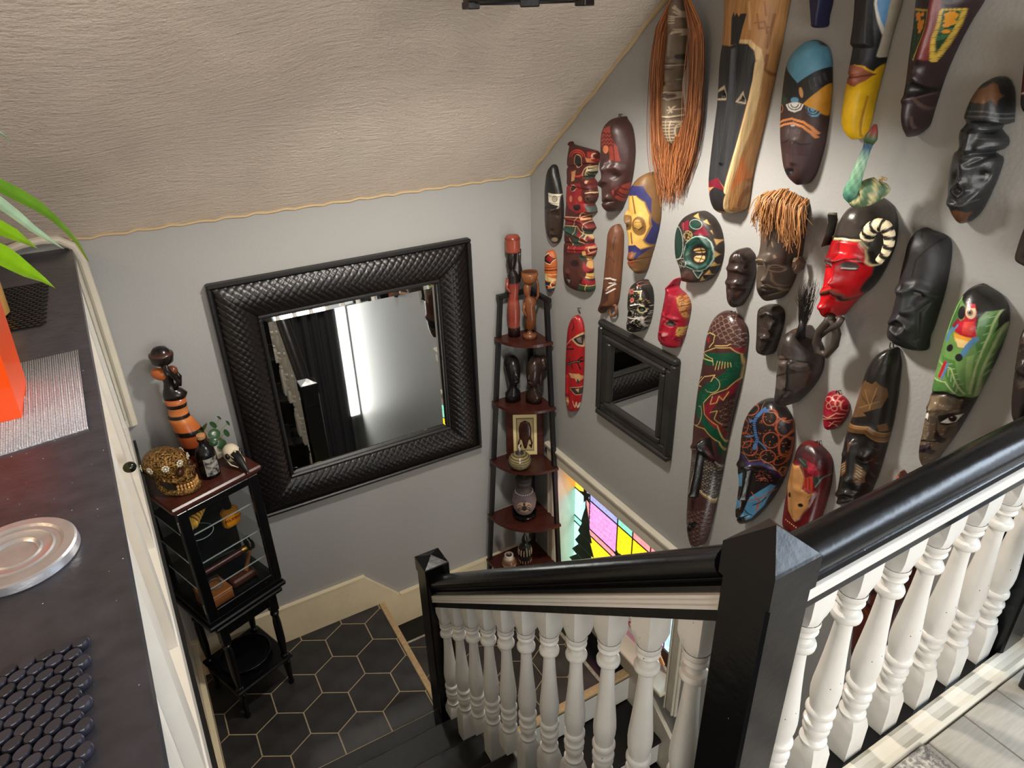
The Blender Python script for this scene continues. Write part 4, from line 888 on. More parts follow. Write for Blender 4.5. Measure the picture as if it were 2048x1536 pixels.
# orange planter and its plant
t = thing('planter', 'bright orange square planter at the left edge of the ledge', 'planter', (-2.186, -1.325, LE + .004))
mat('orange_plastic', rgb(255, 84, 6), 0.28, coat=.4)
m = MB(); o1, o2, hh = .098, .108, .215
V = [(sx * o, sy * o, z) for z, o in ((0, o1), (hh, o2), (hh, o2 - .007), (.02, o1 - .007)) for sx, sy in ((-1, -1), (1, -1), (1, 1), (-1, 1))]
m.add(V, [(3, 2, 1, 0)] + [(k * 4 + i, k * 4 + (i + 1) % 4, k * 4 + 4 + (i + 1) % 4, k * 4 + 4 + i) for k in range(3) for i in range(4)] + [(12, 13, 14, 15)]); m.build('body', 'orange_plastic', t)
MB().box((0, 0, hh - .03), (.196, .196, .02)).build('soil', 'soil', t)
t = thing('tropical_plant', 'tropical plant with long bright green leaves arching in at the left edge', 'plant', (-2.186, -1.325, LE + .19))
LEAVES = {'L1': [((-1.985, -1.602, 1.325), 0.0184), ((-1.97, -1.574, 1.293), 0.0225), ((-1.951, -1.546, 1.27), 0.0225), ((-1.93, -1.518, 1.242), 0.0184), ((-1.915, -1.492, 1.214), 0.0123), ((-1.901, -1.467, 1.18), 0.0082), ((-1.892, -1.443, 1.15), 0.0061), ((-1.887, -1.421, 1.111), 0.001)], 'L2': [((-1.993, -1.607, 1.299), 0.0164), ((-1.978, -1.579, 1.269), 0.0184), ((-1.963, -1.552, 1.239), 0.0164), ((-1.948, -1.527, 1.207), 0.0123), ((-1.933, -1.5, 1.18), 0.0082), ((-1.918, -1.474, 1.154), 0.001)], 'L3': [((-2.007, -1.617, 1.252), 0.0225), ((-1.989, -1.588, 1.23), 0.0246), ((-1.975, -1.56, 1.209), 0.0205), ((-1.964, -1.532, 1.188), 0.0102), ((-1.954, -1.505, 1.168), 0.001)], 'L4': [((-2.016, -1.624, 1.222), 0.0348), ((-2.001, -1.598, 1.19), 0.0348), ((-1.988, -1.571, 1.165), 0.0307), ((-1.975, -1.545, 1.138), 0.0225), ((-1.96, -1.519, 1.113), 0.0102), ((-1.95, -1.494, 1.089), 0.001)], 'L5': [((-1.954, -1.592, 1.384), 0.0061), ((-1.946, -1.562, 1.373), 0.0061), ((-1.942, -1.533, 1.364), 0.0041), ((-1.94, -1.504, 1.35), 0.001)]}
def leafmat(name, c):
    mm = mat(name, c, .38, var=.12, vscale=30); N = mm.node_tree.nodes; bs = N['Principled BSDF']
    bs.inputs['Transmission Weight'].default_value = 0.0; bs.inputs['Subsurface Weight'].default_value = 0.0
    return mm
leafmat('leaf_bright', rgb(140, 190, 20)); leafmat('leaf_pale', rgb(176, 206, 168)); leafmat('leaf_mid', rgb(104, 150, 36))
org = Vector(t.location)
for nm, lf, mt in (('leaf', 'L1', 'leaf_mid'), ('leaf', 'L2', 'leaf_pale'), ('leaf', 'L3', 'leaf_bright'), ('leaf', 'L4', 'leaf_bright'), ('leaf', 'L5', 'leaf_pale')):
    P = [(Vector(p) - org, w) for p, w in LEAVES[lf]]; m = MB(); rows = []
    crown = Vector((0, 0, .16)); p0, w0 = P[0]
    for q_ in (.0, .35, .7): rows.append((crown.lerp(p0, q_) + Vector((0, 0, .05 * math.sin(q_ * 3))), .004 + w0 * q_ * .8))
    rows += P
    g = []
    for i, (p, w) in enumerate(rows):
        tn = (rows[min(i + 1, len(rows) - 1)][0] - rows[max(i - 1, 0)][0]).normalized()
        sd = tn.cross(Vector((0, 0, 1))).normalized(); sd = (sd * .55 + Vector((0, .2, .65))).normalized(); sd = (sd - tn * sd.dot(tn)).normalized(); nn = sd.cross(tn)
        g.append([p + sd * w * .5 + nn * .004, p + sd * w * .22 + nn * .001, p - nn * .001, p - sd * w * .22 + nn * .001, p - sd * w * .5 + nn * .004])
    m.grid(g); o = m.build('leaf', mt, t, smooth=True)
m = MB(); m.tube([(0, 0, -.01), (.005, .004, .08), (0, 0, .17)], [.012, .010, .006], 10); m.build('stem', 'stem_green', t, smooth=True)
t = thing('tan_pot', 'tan cylindrical pot standing on the black woven mat', 'pot', (-2.205, -.70, LE + .006))
mat('tan_glaze', rgb(206, 158, 92), 0.4, var=.15, vscale=9)
m = MB(); m.lathe([(.055, 0), (.062, .006), (.066, .13), (.067, .16), (.062, .16), (.058, .02)], 32); m.build('body', 'tan_glaze', t, smooth=True, angle=50)
m = MB(); m.lathe([(.060, .135), (.03, .142), (.002, .142)], 20); m.build('soil', 'soil', t)

# ================================================================== CEILING LAMP, SILL THINGS, RUG, STOOL, LOWER HALL
lampc = Vector((-0.79, -1.31, 1.605))
t = thing('ceiling_lamp', 'black metal lamp hanging under the slope, cut by the top of the picture', 'lamp', lampc, math.radians(-30))
m = MB(); n = 40; m.lathe([(.155, -.055), (.165, -.05), (.17, 0.0), (.165, .05), (.155, .05), (.16, 0), (.150, -.055)], 40, caps=False); m.build('ring_shade', 'black_paint', t, smooth=True, angle=40)
for a in (-91, -155, -35): MB().box((.158 * math.cos(math.radians(a)), .158 * math.sin(math.radians(a)), -.058), (.03, .045, .016), rz=math.radians(a), bev=.002).build('clip', 'black_paint', t)
m = MB(); m.tube([(0, 0, .04), (0, 0, .62)], .008, 8); m.lathe([(.03, .0), (.03, .05), (.02, .06)], 16); m.box((0, 0, .03), (.31, .016, .01)); m.build('stem', 'black_paint', t)
m = MB(); m.ellipsoid((0, 0, -.012), (.026, .026, .032), 14, 10); m.build('bulb', mat('bulb', (1, .93, .84), .3, emit=4.0), t, smooth=True)
ll = light('ceiling_lamp_light', 'SPOT', lampc + Vector((0, 0, -.06)), 118, (1.0, 0.93, 0.84), 0.07, lampc + Vector((0, 0, -3))); ll.data.spot_size = math.radians(150); ll.data.spot_blend = 0.5

def tree(loc, s, label, nrm):
    t = thing('metal_tree', label, 'ornament', loc, 0, 'metal fir trees on the window sill')
    m = MB(); lv = 6; L_ = []; R2 = []
    for k in range(lv):
        z0 = .03 + k * .085 * 1.0; w = .168 * (1 - k / (lv + .6)); L_ += [(-w, z0 - .02), (-w * .52, z0 + .052)]
    poly = [(p[0], p[1]) for p in L_] + [(0, .03 + lv * .085 + .03)] + [(-p[0], p[1]) for p in L_[::-1]]
    V = []; F = []; n = len(poly)
    for x in (-.0015, .0015): V += [(x + (0.012 * (1 - abs(p[0]) / .16)) * (1), p[0] * s, p[1] * s) for p in poly]
    for i in range(n // 2): j = n - 1 - i; F += [(i, i + 1, j - 1, j) if i + 1 != j - 1 else (i, i + 1, j)]; F += [(n + j, n + j - 1, n + i + 1, n + i) if i + 1 != j - 1 else (n + j, n + i + 1, n + i)]
    F += [(i, (i + 1) % n, n + (i + 1) % n, n + i) for i in range(n)]
    m.add(V, F); m.build('tree', mat('patina', rgb(52, 66, 52), .45, metal=.3, var=.3, vscale=18), t)
    m = MB(); zt = (.03 + lv * .085 + .03) * s; r1, r2 = .058 * s, .024 * s
    st_ = [((r1 if k % 2 == 0 else r2) * math.sin(k * math.pi / 5 + .35), (r1 if k % 2 == 0 else r2) * math.cos(k * math.pi / 5 + .35)) for k in range(10)]
    m.prism(st_, T((0.004, 0, zt + r1 * 1.15)) @ Matrix(((0, 0, 1, 0), (1, 0, 0, 0), (0, 1, 0, 0), (0, 0, 0, 1))), .003); m.tube([(.006, 0, zt - .02), (.006, 0, zt + r1 * .6)], .002, 6); m.build('star', 'patina', t)
    m = MB(); m.box((.006, 0, .004), (.05, .16 * s, .008), bev=.002); m.box((.006, 0, .02), (.008, .03, .04)); m.build('base', 'patina', t)
tree((.06, -.446, W_Z0 + .019), 1.02, 'large green patina metal fir tree with a star on the window sill', 0)
tree((.06, -.745, W_Z0 + .019), .70, 'smaller metal fir tree with a star, right of the large one on the sill', 0)
mat('sign_white', rgb(240, 232, 232), .5); mat('sign_pink', rgb(244, 176, 206), .5); mat('ink_red', rgb(206, 30, 44), .5); mat('sign_orange', rgb(250, 170, 110), .5); mat('sign_dark', rgb(56, 38, 28), .5)
MyZ = Matrix(((0, 0, -1, 0), (-1, 0, 0, 0), (0, 1, 0, 0), (0, 0, 0, 1)))
t = thing('holiday_sign', 'white and pink sign with red script lettering on the sill behind the balusters', 'sign', (.045, -.93, W_Z0 + .019))
MB().box((0, 0, .075), (.008, .22, .15)).build('board', 'sign_white', t); MB().box((-.0005, 0, .02), (.009, .22, .04)).build('stripe', 'sign_pink', t)
text('Ho', .085, 'ink_red', t, T((-.005, .04, .105)) @ MyZ); text('CH', .032, 'ink_brown', t, T((-.005, .06, .052)) @ MyZ)
t = thing('letter_tile', 'orange diamond tile with a red letter on the sill behind the balusters', 'sign', (.03, -1.13, W_Z0 + .019))
MB().box((0, 0, 0), (.008, .11, .11), M=T((0, 0, .082)) @ Rx(45)).build('board', 'sign_orange', t); text('S', .09, 'ink_red', t, T((-.005, 0, .08)) @ MyZ)
t = thing('wood_plaque', 'dark brown board leaning on the window behind the lettered signs', 'board', (.085, -1.05, W_Z0 + .019))
MB().box((0, 0, .05), (.012, .40, .10), bev=.002).build('board', 'sign_dark', t)

mat('rug', rgb(128, 124, 120), .9, bump=1.0, bscale=120, var=.3, vscale=90, var2=rgb(196, 190, 180))
m = MB(); m.box((-.86, -3.05, .006), (.70, .98, .012), bev=.003); tag(m.build('rug', 'rug'), 'corner of a grey flecked rug on the pale plank floor', 'rug')
t = thing('stool', 'dark leg of a stool on the plank floor at the right edge', 'stool', (-.20, -2.80, 0))
for sx, sy in ((1, 1), (-1, -1), (1, -1)):
    MB().box((sx * .06, sy * .20, .21), (.035, .035, .42), bev=.003).build('leg', 'black_paint', t)
MB().box((0, 0, .435), (.2, .5, .03), bev=.006).build('seat', 'black_paint', t)

mat('curtain_grey', rgb(58, 58, 62), .85, bump=.1, bscale=200)
m = MB(); rows = []
for i in range(70):
    x = -0.98 + i * .0085; rows.append([(x, -2.66 + .03 * math.sin(i * .55) + .012 * math.sin(i * 1.3), z) for z in (-.32, -1.2, -2.2, -3.12)])
m.grid(rows); tag(m.build('curtain', 'curtain_grey', smooth=True), 'dark grey curtain under the upper floor, seen in the big mirror', 'curtain')
m = MB(); m.box((-.5, -2.4, -2.85), (.34, .3, .6)); tag(m.build('cardboard_box', mat('cardboard', rgb(150, 112, 72), .8)), 'brown cardboard box beside the curtain, seen in the big mirror', 'box')

# ------------------------------------------------------------------ mask data, tenths of a millimetre on the mask wall
# P filled field, L painted line, DL dotted line, FD scattered dots, SC dotted scales, R ridge, G bump or hollow, B raised field
MASKS = [
{'n':'carved_mask','l':'narrow black mask with a white patch on its forehead,in the corner under the ceiling','D':0.045,'b':(30,28,27),'u':0.2349,'v':0.5549,'H':0.3681,'L':[77,38,14,-15,-45,-81,-124,-172,-227,-287,-349,-404,-448,-488,-525,-556,-588,-614,-636,-654,-666,-675,-682,-689,-694,-696,-697,-697,-694,-691,-690,-691,-694,-698,-699,-691,-674,-651,-627,-602,-577,-552,-527,-501,-473,-443,-412,-381,-350,-317,-283,-244,-203,-166,-133,-105,-81,-61,-45,-34],'R':[102,120,163,210,263,309,349,383,415,446,474,498,520,539,557,573,589,604,618,631,643,654,664,674,682,689,691,692,689,684,677,667,655,639,619,597,571,545,518,491,463,435,405,376,348,321,296,272,249,228,208,190,170,150,129,105,76,39,9,-10],'o':[('P',(48,36,29),[-948,1553,685,1834,626,672,417,150,-308,4,-891,477]),('P',(226,216,196),[-10,2430,584,2441,606,1911,234,1962,14,2010]),('L',(20,19,19),3,[506,2225,505,2183,491,2145,467,2115,432,2097,391,2092,348,2101,310,2124,283,2157,273,2199,279,2242,302,2283,335,2315,374,2334,413,2338,448,2327,476,2302,496,2266,506,2225]),('L',(20,19,19),3,[449,2220,448,2203,441,2186,430,2174,415,2166,399,2164,382,2168,368,2178,357,2192,353,2210,355,2228,363,2244,376,2258,391,2266,407,2267,423,2263,436,2252,444,2238,449,2220]),('L',(90,82,70),2,[-10,2297,637,2319]),('L',(90,82,70),2,[-11,2005,601,2009]),('P',(150,132,108),[448,270,427,227,398,189,360,159,316,142,267,136,212,141,161,158,133,187,140,230,174,278,226,323,287,360,346,383,398,389,436,378,457,352,462,315]),('L',(16,15,15),2.5,[-872,3221,470,3382]),('L',(16,15,15),2.5,[-873,3062,472,3229]),('L',(16,15,15),2.5,[-875,2902,473,3075]),('L',(16,15,15),2.5,[-876,2742,475,2921]),('L',(16,15,15),2.5,[-877,2581,484,2768]),('L',(16,15,15),2.5,[-878,2420,523,2622]),('L',(16,15,15),2.5,[-621,3389,-97,2467]),('L',(16,15,15),2.5,[21,3514,102,2501]),('L',(16,15,15),2.5,[121,3521,256,2523]),('L',(16,15,15),2.5,[118,3505,374,2536]),('L',(16,15,15),2.5,[207,3509,463,2541]),('L',(16,15,15),2.5,[409,3539,469,2525]),('R',10,9,[-144,1711,329,1710,675,1793]),('R',12,8,[371,1683,303,859]),('G',6,10,[227,535]),('G',-5,9,[13,1418]),('G',-5,9,[571,1473]),('L',(15,13,12),4,[-696,235,484,498])],'gloss':0.35},
{'n':'painted_mask','l':'small orange mask with a red diamond,lowest by the corner shelf','D':0.035,'b':(205,105,50),'u':0.2052,'v':0.292,'H':0.2208,'L':[44,39,26,10,-6,-25,-44,-66,-88,-112,-139,-166,-193,-220,-247,-275,-302,-331,-355,-378,-396,-412,-424,-434,-442,-450,-457,-462,-467,-470,-472,-474,-475,-476,-477,-476,-476,-473,-470,-465,-460,-452,-444,-432,-418,-399,-374,-344,-311,-276,-240,-202,-160,-119,-80,-46,-15,16,39,47],'R':[82,83,89,98,110,118,128,140,150,161,173,185,197,210,224,238,252,266,280,294,308,321,334,346,359,372,382,393,401,408,413,417,419,420,421,420,419,416,412,407,401,393,385,377,366,356,342,329,311,293,272,254,234,217,195,177,154,131,103,94],'o':[('P',(245,225,180),[-698,1569,49,2109,402,1852,234,1530]),('P',(25,22,22),[-618,1589,79,2062,394,1860,233,1580]),('P',(165,28,30),[-88,1774,101,2006,349,1856,232,1645]),('L',(30,20,18),5,[-716,1040,219,1249,431,1300]),('P',(240,215,150),[-123,998,409,829,409,695,-570,611]),('P',(28,30,42),[-625,519,250,637,-209,-86,-464,106]),('L',(240,215,150),3,[-703,915,407,1051]),('L',(240,215,160),3,[285,480,270,419,245,362,265,340,196,299,257,333,216,343,202,381,199,433,202,492,213,552,232,606,256,646,280,668,299,668,264,626,338,614,332,558,285,480]),('P',(120,30,30),[309,499,298,459,292,428,221,378,199,361,271,397,233,399,224,422,223,456,226,494,234,533,246,567,260,592,274,605,286,605,238,568,257,548,264,517]),('P',(36,58,72),[-465,91,282,313,70,-29,-195,-105]),('L',(235,210,150),2,[-612,408,142,407]),('L',(30,22,20),2.5,[-674,1187,414,1443]),('G',5,14,[208,875])]},
{'n':'totem_carving','l':'tall carved red totem plaque with animal heads and a feathered face','D':0.06,'b':(72,26,23),'u':0.448,'v':0.3755,'H':0.6644,'L':[-425,-468,-584,-651,-741,-836,-925,-948,-969,-974,-980,-981,-975,-969,-956,-941,-925,-910,-902,-893,-895,-897,-895,-890,-876,-861,-842,-822,-800,-778,-762,-751,-743,-740,-737,-733,-726,-720,-710,-701,-691,-685,-685,-684,-695,-706,-716,-722,-728,-732,-733,-735,-737,-738,-739,-740,-741,-741,-741,-742],'R':[-377,-194,-65,88,286,495,750,970,1064,1169,1192,1180,1166,1148,1116,1038,1020,1035,1010,968,918,916,1159,1213,1218,986,1013,854,885,1121,954,731,767,1178,1125,963,1120,1199,1208,1128,1081,1090,866,966,1112,1091,1097,1138,1187,1223,1245,1249,1245,1146,-587,-664,-714,-741,-741,-742],'o':[('L',(190,62,48),5,[-278,6107,-286,6165,-266,6224,-221,6280,-155,6330,-71,6372,27,6403,138,6422,255,6430,375,6425,490,6408,594,6380,680,6342,742,6295,778,6242]),('L',(190,62,48),5,[-125,6127,-130,6168,-116,6209,-83,6248,-34,6283,28,6312,102,6335,184,6349,271,6355,357,6352,440,6341,514,6321,575,6295,619,6262,645,6225]),('P',(24,24,24),[594,6048,602,5966,579,5890,530,5828,460,5789,381,5778,302,5796,231,5841,177,5908,145,5988,136,6070,151,6145,191,6204,252,6240,329,6250,413,6232,493,6189,556,6125]),('L',(195,150,110),3,[634,6053,640,5963,612,5879,553,5811,471,5768,377,5754,283,5773,202,5822,140,5895,103,5982,94,6073,115,6155,163,6220,236,6261,326,6272,425,6253,518,6207,591,6137,634,6053]),('P',(150,45,42),[839,6443,1134,6475,1229,6116,1083,6007,938,6232]),('P',(30,22,22),[1152,6285,1147,6249,1132,6216,1107,6190,1074,6175,1178,6201,1165,6214,1155,6238,1146,6269,1139,6304,1138,6338,1142,6369,1153,6391,1169,6403,1186,6403,1198,6390,1122,6348,1143,6319]),('L',(205,150,110),3,[1158,6285,1153,6247,1137,6213,1110,6186,1075,6169,1177,6195,1163,6209,1152,6234,1143,6267,1135,6304,1133,6340,1138,6372,1150,6396,1167,6409,1186,6408,1198,6394,1127,6352,1149,6322,1158,6285]),('P',(185,120,80),[815,6218,1072,6187,1154,6014,929,6031]),('L',(190,62,48),4,[830,5642,810,5591,771,5540,721,5492,661,5450,587,5415,497,5386,394,5365,285,5354,180,5354,84,5365,4,5387,-57,5419,-95,5459,-109,5506]),('L',(190,62,48),4,[727,5599,715,5563,688,5526,650,5491,601,5460,541,5433,471,5411,393,5395,313,5387,235,5386,165,5394,106,5410,61,5433,33,5462,23,5495]),('P',(42,62,54),[752,5510,1027,5856,1141,5917,1144,5544,1002,5297,857,5284]),('L',(200,175,130),3,[723,5445,738,5530,775,5615,815,5693,862,5761,919,5816,974,5854,1021,5872,1113,5881,1008,5828,1122,5808,1094,5742,1169,5689]),('L',(200,175,130),3,[821,5476,844,5532,880,5588,923,5640,947,5680,975,5712,1004,5734,1041,5746,1114,5755,976,5704,1030,5687,1185,5686,1174,5639]),('L',(200,175,130),2.5,[955,5769,980,5376]),('L',(200,175,130),2.5,[976,5857,873,5487]),('P',(195,140,95),[-22,5519,278,5623,184,5187,-55,5088]),('P',(105,42,38),[881,5396,1079,5415,1153,4979,1025,4973]),('P',(205,150,120),[1001,5220,998,5195,990,5173,978,5157,963,5148,945,5148,926,5155,910,5170,898,5191,894,5215,894,5239,891,5258,894,5272,904,5279,918,5279,945,5274,980,5263,994,5243]),('P',(140,32,38),[-1013,4743,612,5135,817,4438,980,3970,440,3811,-173,3881]),('P',(24,20,20),[280,4868,270,4820,237,4774,185,4735,122,4708,53,4696,-12,4701,-66,4722,-102,4757,-116,4801,-104,4849,-70,4896,-18,4935,46,4962,114,4973,179,4967,232,4946,267,4912]),('L',(205,155,115),2.5,[280,4868,270,4820,237,4774,185,4735,122,4708,53,4696,-12,4701,-66,4722,-102,4757,-116,4801,-104,4849,-70,4896,-18,4935,46,4962,114,4973,179,4967,232,4946,267,4912,280,4868]),('P',(190,110,75),[771,4493,761,4449,736,4408,699,4374,656,4351,609,4343,564,4350,525,4371,498,4403,488,4443,496,4487,521,4529,560,4563,608,4586,658,4595,705,4588,741,4567,764,4534]),('P',(190,110,75),[41,4362,35,4314,17,4269,-12,4233,-48,4210,-86,4203,-124,4213,-154,4238,-175,4276,-183,4322,-177,4370,-159,4415,-129,4451,-93,4473,-54,4480,-18,4471,13,4445,33,4408]),('P',(28,18,18),[687,4109,675,4060,634,4011,569,3968,485,3935,394,3917,308,3917,237,3934,190,3966,172,4011,187,4061,232,4111,301,4155,386,4187,476,4204,558,4203,624,4184,668,4152]),('L',(205,175,130),4,[945,4752,1144,4809,1273,4743]),('P',(92,62,50),[946,4642,1210,4666,1033,4288,918,4313]),('P',(35,24,22),[1070,4526,1061,4503,1050,4483,1038,4468,1025,4460,1013,4460,1003,4468,996,4482,993,4501,995,4523,1003,4545,1015,4566,1030,4581,1046,4590,1060,4590,1070,4583,1075,4568,1075,4548]),('P',(58,66,58),[891,4197,1207,4190,1157,3910,1030,3974]),('P',(120,40,38),[-1125,3358,669,3548,1223,3233,952,3161,456,3371,-1153,2951]),('P',(40,60,52),[-1211,2905,461,3212,474,2731,-1205,2534]),('P',(120,40,38),[461,3212,852,2962,1116,2633,471,2795]),('P',(40,58,50),[754,3304,942,3240,850,2791,681,2835]),('L',(205,170,125),3,[-1160,3351,515,3632,913,3530,1223,3233]),('L',(205,170,125),3,[-1212,2938,461,3231,1116,2633]),('L',(205,170,125),3,[433,3619,129,3140]),('L',(205,170,125),3,[863,3494,780,3146]),('L',(205,170,125),3,[351,3188,141,2654]),('L',(205,170,125),3,[792,3112,675,2677]),('L',(205,170,125),3,[807,2901,927,2643]),('L',(205,150,110),4,[627,3654,615,3600,809,3620,776,3582,749,3565,676,3552,636,3566,593,3594,575,3639,570,3691,583,3745,645,3805,724,3856,802,3888,866,3899,892,3880,835,3822,819,3767,627,3654]),('P',(36,56,48),[140,2720,662,2770,651,2381,150,2327]),('L',(215,180,120),4,[-142,2556,151,2294]),('L',(215,180,120),4,[582,2592,838,2540]),('P',(150,34,38),[-251,2164,998,2441,1026,2163,-186,1897]),('L',(215,180,120),2.5,[-192,2165,-245,1896]),('L',(215,180,120),2.5,[322,2289,307,2020]),('P',(150,34,38),[917,2490,1228,2530,1221,2039,1057,2062]),('P',(60,20,22),[1285,2313,1168,2221,1147,2174,1115,2136,1074,2111,1213,2172,1153,2175,1142,2209,1132,2253,1128,2303,1132,2352,1169,2404,1187,2437,1019,2384,1063,2392,1107,2383,1148,2360,1166,2319]),('L',(215,170,125),2.5,[1272,2305,1274,2254,1155,2166,1119,2125,1075,2098,1210,2159,1147,2162,1136,2201,1125,2249,1121,2303,1126,2356,1159,2411,1177,2446,1013,2395,1060,2403,1108,2394,1159,2370,1283,2365,1272,2305]),('P',(84,44,38),[-1306,1366,553,2028,819,1673,961,1229,425,414,-1157,-66,-1373,164]),('P',(40,22,20),[624,1577,611,1519,564,1459,481,1402,373,1354,255,1322,142,1311,49,1323,-12,1356,-35,1406,-15,1467,44,1532,135,1592,246,1640,364,1670,470,1678,552,1663,603,1627]),('P',(36,20,20),[-7,561,-49,478,-131,390,-246,307,-381,238,-518,193,-1120,-28,-1200,-6,-1253,41,-1272,105,-1255,180,-538,532,-428,612,-317,669,-211,700,-117,704,-46,679,-7,630]),('P',(140,132,126),[-428,522,-44,601,-247,354]),('P',(40,60,50),[605,1974,984,2055,933,1756,673,1753]),('P',(215,165,105),[826,2172,1018,2261,1040,1327,953,1256]),('L',(110,50,40),2,[882,1964,1047,2026]),('L',(110,50,40),2,[911,1721,864,1700]),('L',(110,50,40),2,[1024,1543,1071,1556]),('P',(150,40,42),[819,1673,1044,1316,957,1159,813,1416]),('P',(222,178,100),[950,1173,1095,1085,1219,871,946,966]),('L',(110,70,40),2,[945,1060,1080,945]),('P',(150,28,40),[908,931,1133,800,1247,643,807,671]),('P',(46,66,42),[643,582,1237,637,1147,250,295,174]),('L',(215,170,115),3,[643,582,1187,601]),('L',(215,170,115),3,[1040,648,885,237]),('G',8,12,[327,6156]),('G',8,12,[1191,6275]),('G',9,12,[85,4804]),('G',9,12,[997,5208]),('G',10,16,[324,4102]),('G',9,12,[1162,4535]),('G',9,14,[1242,2321]),('G',12,14,[-232,939]),('R',8,7,[-1219,3339,691,3491,1192,3227]),('R',8,7,[-1211,2905,958,2759]),('R',7,6,[-189,2044,1029,2315]),('R',-6,5,[-1257,2110,998,2525]),('R',-6,5,[-1073,4829,1115,4888]),('R',-6,5,[-1087,5519,1127,5984])],'pq':(6,0.5)},
{'n':'face_mask','l':'dark brown face mask with a red patterned forehead,hung on a nail beside the totem','D':0.085,'b':(58,36,33),'u':0.7108,'v':0.7969,'H':0.3767,'L':[-228,-245,-271,-290,-315,-344,-377,-414,-452,-483,-503,-510,-510,-495,-467,-450,-459,-489,-518,-545,-571,-595,-619,-641,-658,-671,-691,-746,-831,-850,-845,-839,-833,-827,-822,-822,-826,-836,-840,-837,-828,-815,-794,-765,-728,-686,-644,-595,-542,-481,-415,-349,-275,-194,-99,1,84,153,207,233],'R':[-214,-192,-140,-90,-29,41,114,181,233,275,309,336,364,396,429,464,501,540,578,612,645,674,701,728,752,774,793,810,824,839,851,860,868,873,876,877,874,866,854,837,819,799,775,750,723,694,667,632,592,548,494,431,373,326,292,269,260,264,257,247],'o':[('P',(140,58,48),[145,3464,386,2912,556,2711,681,2190,308,2209,188,2412,-1347,2506,-1341,2930]),('L',(60,26,24),4,[-1315,3005,-1203,2927,-90,3200,24,3128,107,3221,200,3145,260,3233,335,3155]),('L',(60,26,24),4,[-1307,2855,-203,2957,-75,3059,33,2985,121,3080,209,3003,276,3093,348,3014]),('L',(60,26,24),4,[-1298,2704,-181,2815,-66,2916,41,2842,130,2937,219,2861,287,2952,362,2873]),('L',(60,26,24),4,[-1290,2558,-173,2676,-58,2777,50,2704,139,2799,229,2723,298,2815,373,2736]),('P',(58,36,33),[-1346,2489,171,2680,308,2209,-1247,2148]),('P',(200,122,78),[192,2602,186,2549,163,2501,122,2463,69,2438,8,2430,-53,2441,-107,2467,-149,2507,-168,2557,-154,2611,-118,2661,-68,2702,-10,2727,51,2734,106,2722,150,2694,180,2652]),('L',(70,30,26),3,[386,2912,486,2225]),('P',(140,62,50),[403,1020,825,1407,455,436,438,689]),('L',(70,30,28),3,[505,1082,536,708]),('L',(70,30,28),3,[552,1128,583,758]),('L',(70,30,28),3,[596,1173,376,735]),('L',(70,30,28),3,[638,1218,437,789]),('L',(70,30,28),3,[516,1219,494,841]),('L',(70,30,28),3,[593,1273,701,936]),('P',(38,22,20),[665,1671,658,1644,638,1621,606,1603,564,1593,514,1591,461,1596,414,1610,379,1630,365,1654,375,1682,406,1708,453,1729,507,1742,560,1745,605,1737,638,1721,658,1697]),('L',(24,14,14),4,[378,1639,540,1580,671,1682]),('P',(42,24,22),[345,631,333,606,311,584,279,567,239,557,190,553,137,555,-918,275,-971,287,-990,308,-974,336,-923,367,145,678,207,695,261,700,304,694,332,679,345,657]),('R',12,12,[212,1868,537,1955,720,1848]),('R',22,11,[204,2087,118,1411,-994,875]),('G',10,14,[-1025,900]),('G',-10,14,[470,1620]),('G',12,12,[210,742]),('G',12,12,[165,405]),('R',-6,4,[-1018,255,332,581]),('G',8,26,[508,1111])],'gloss':0.4,'hk':(-0.0082,0.3814)},
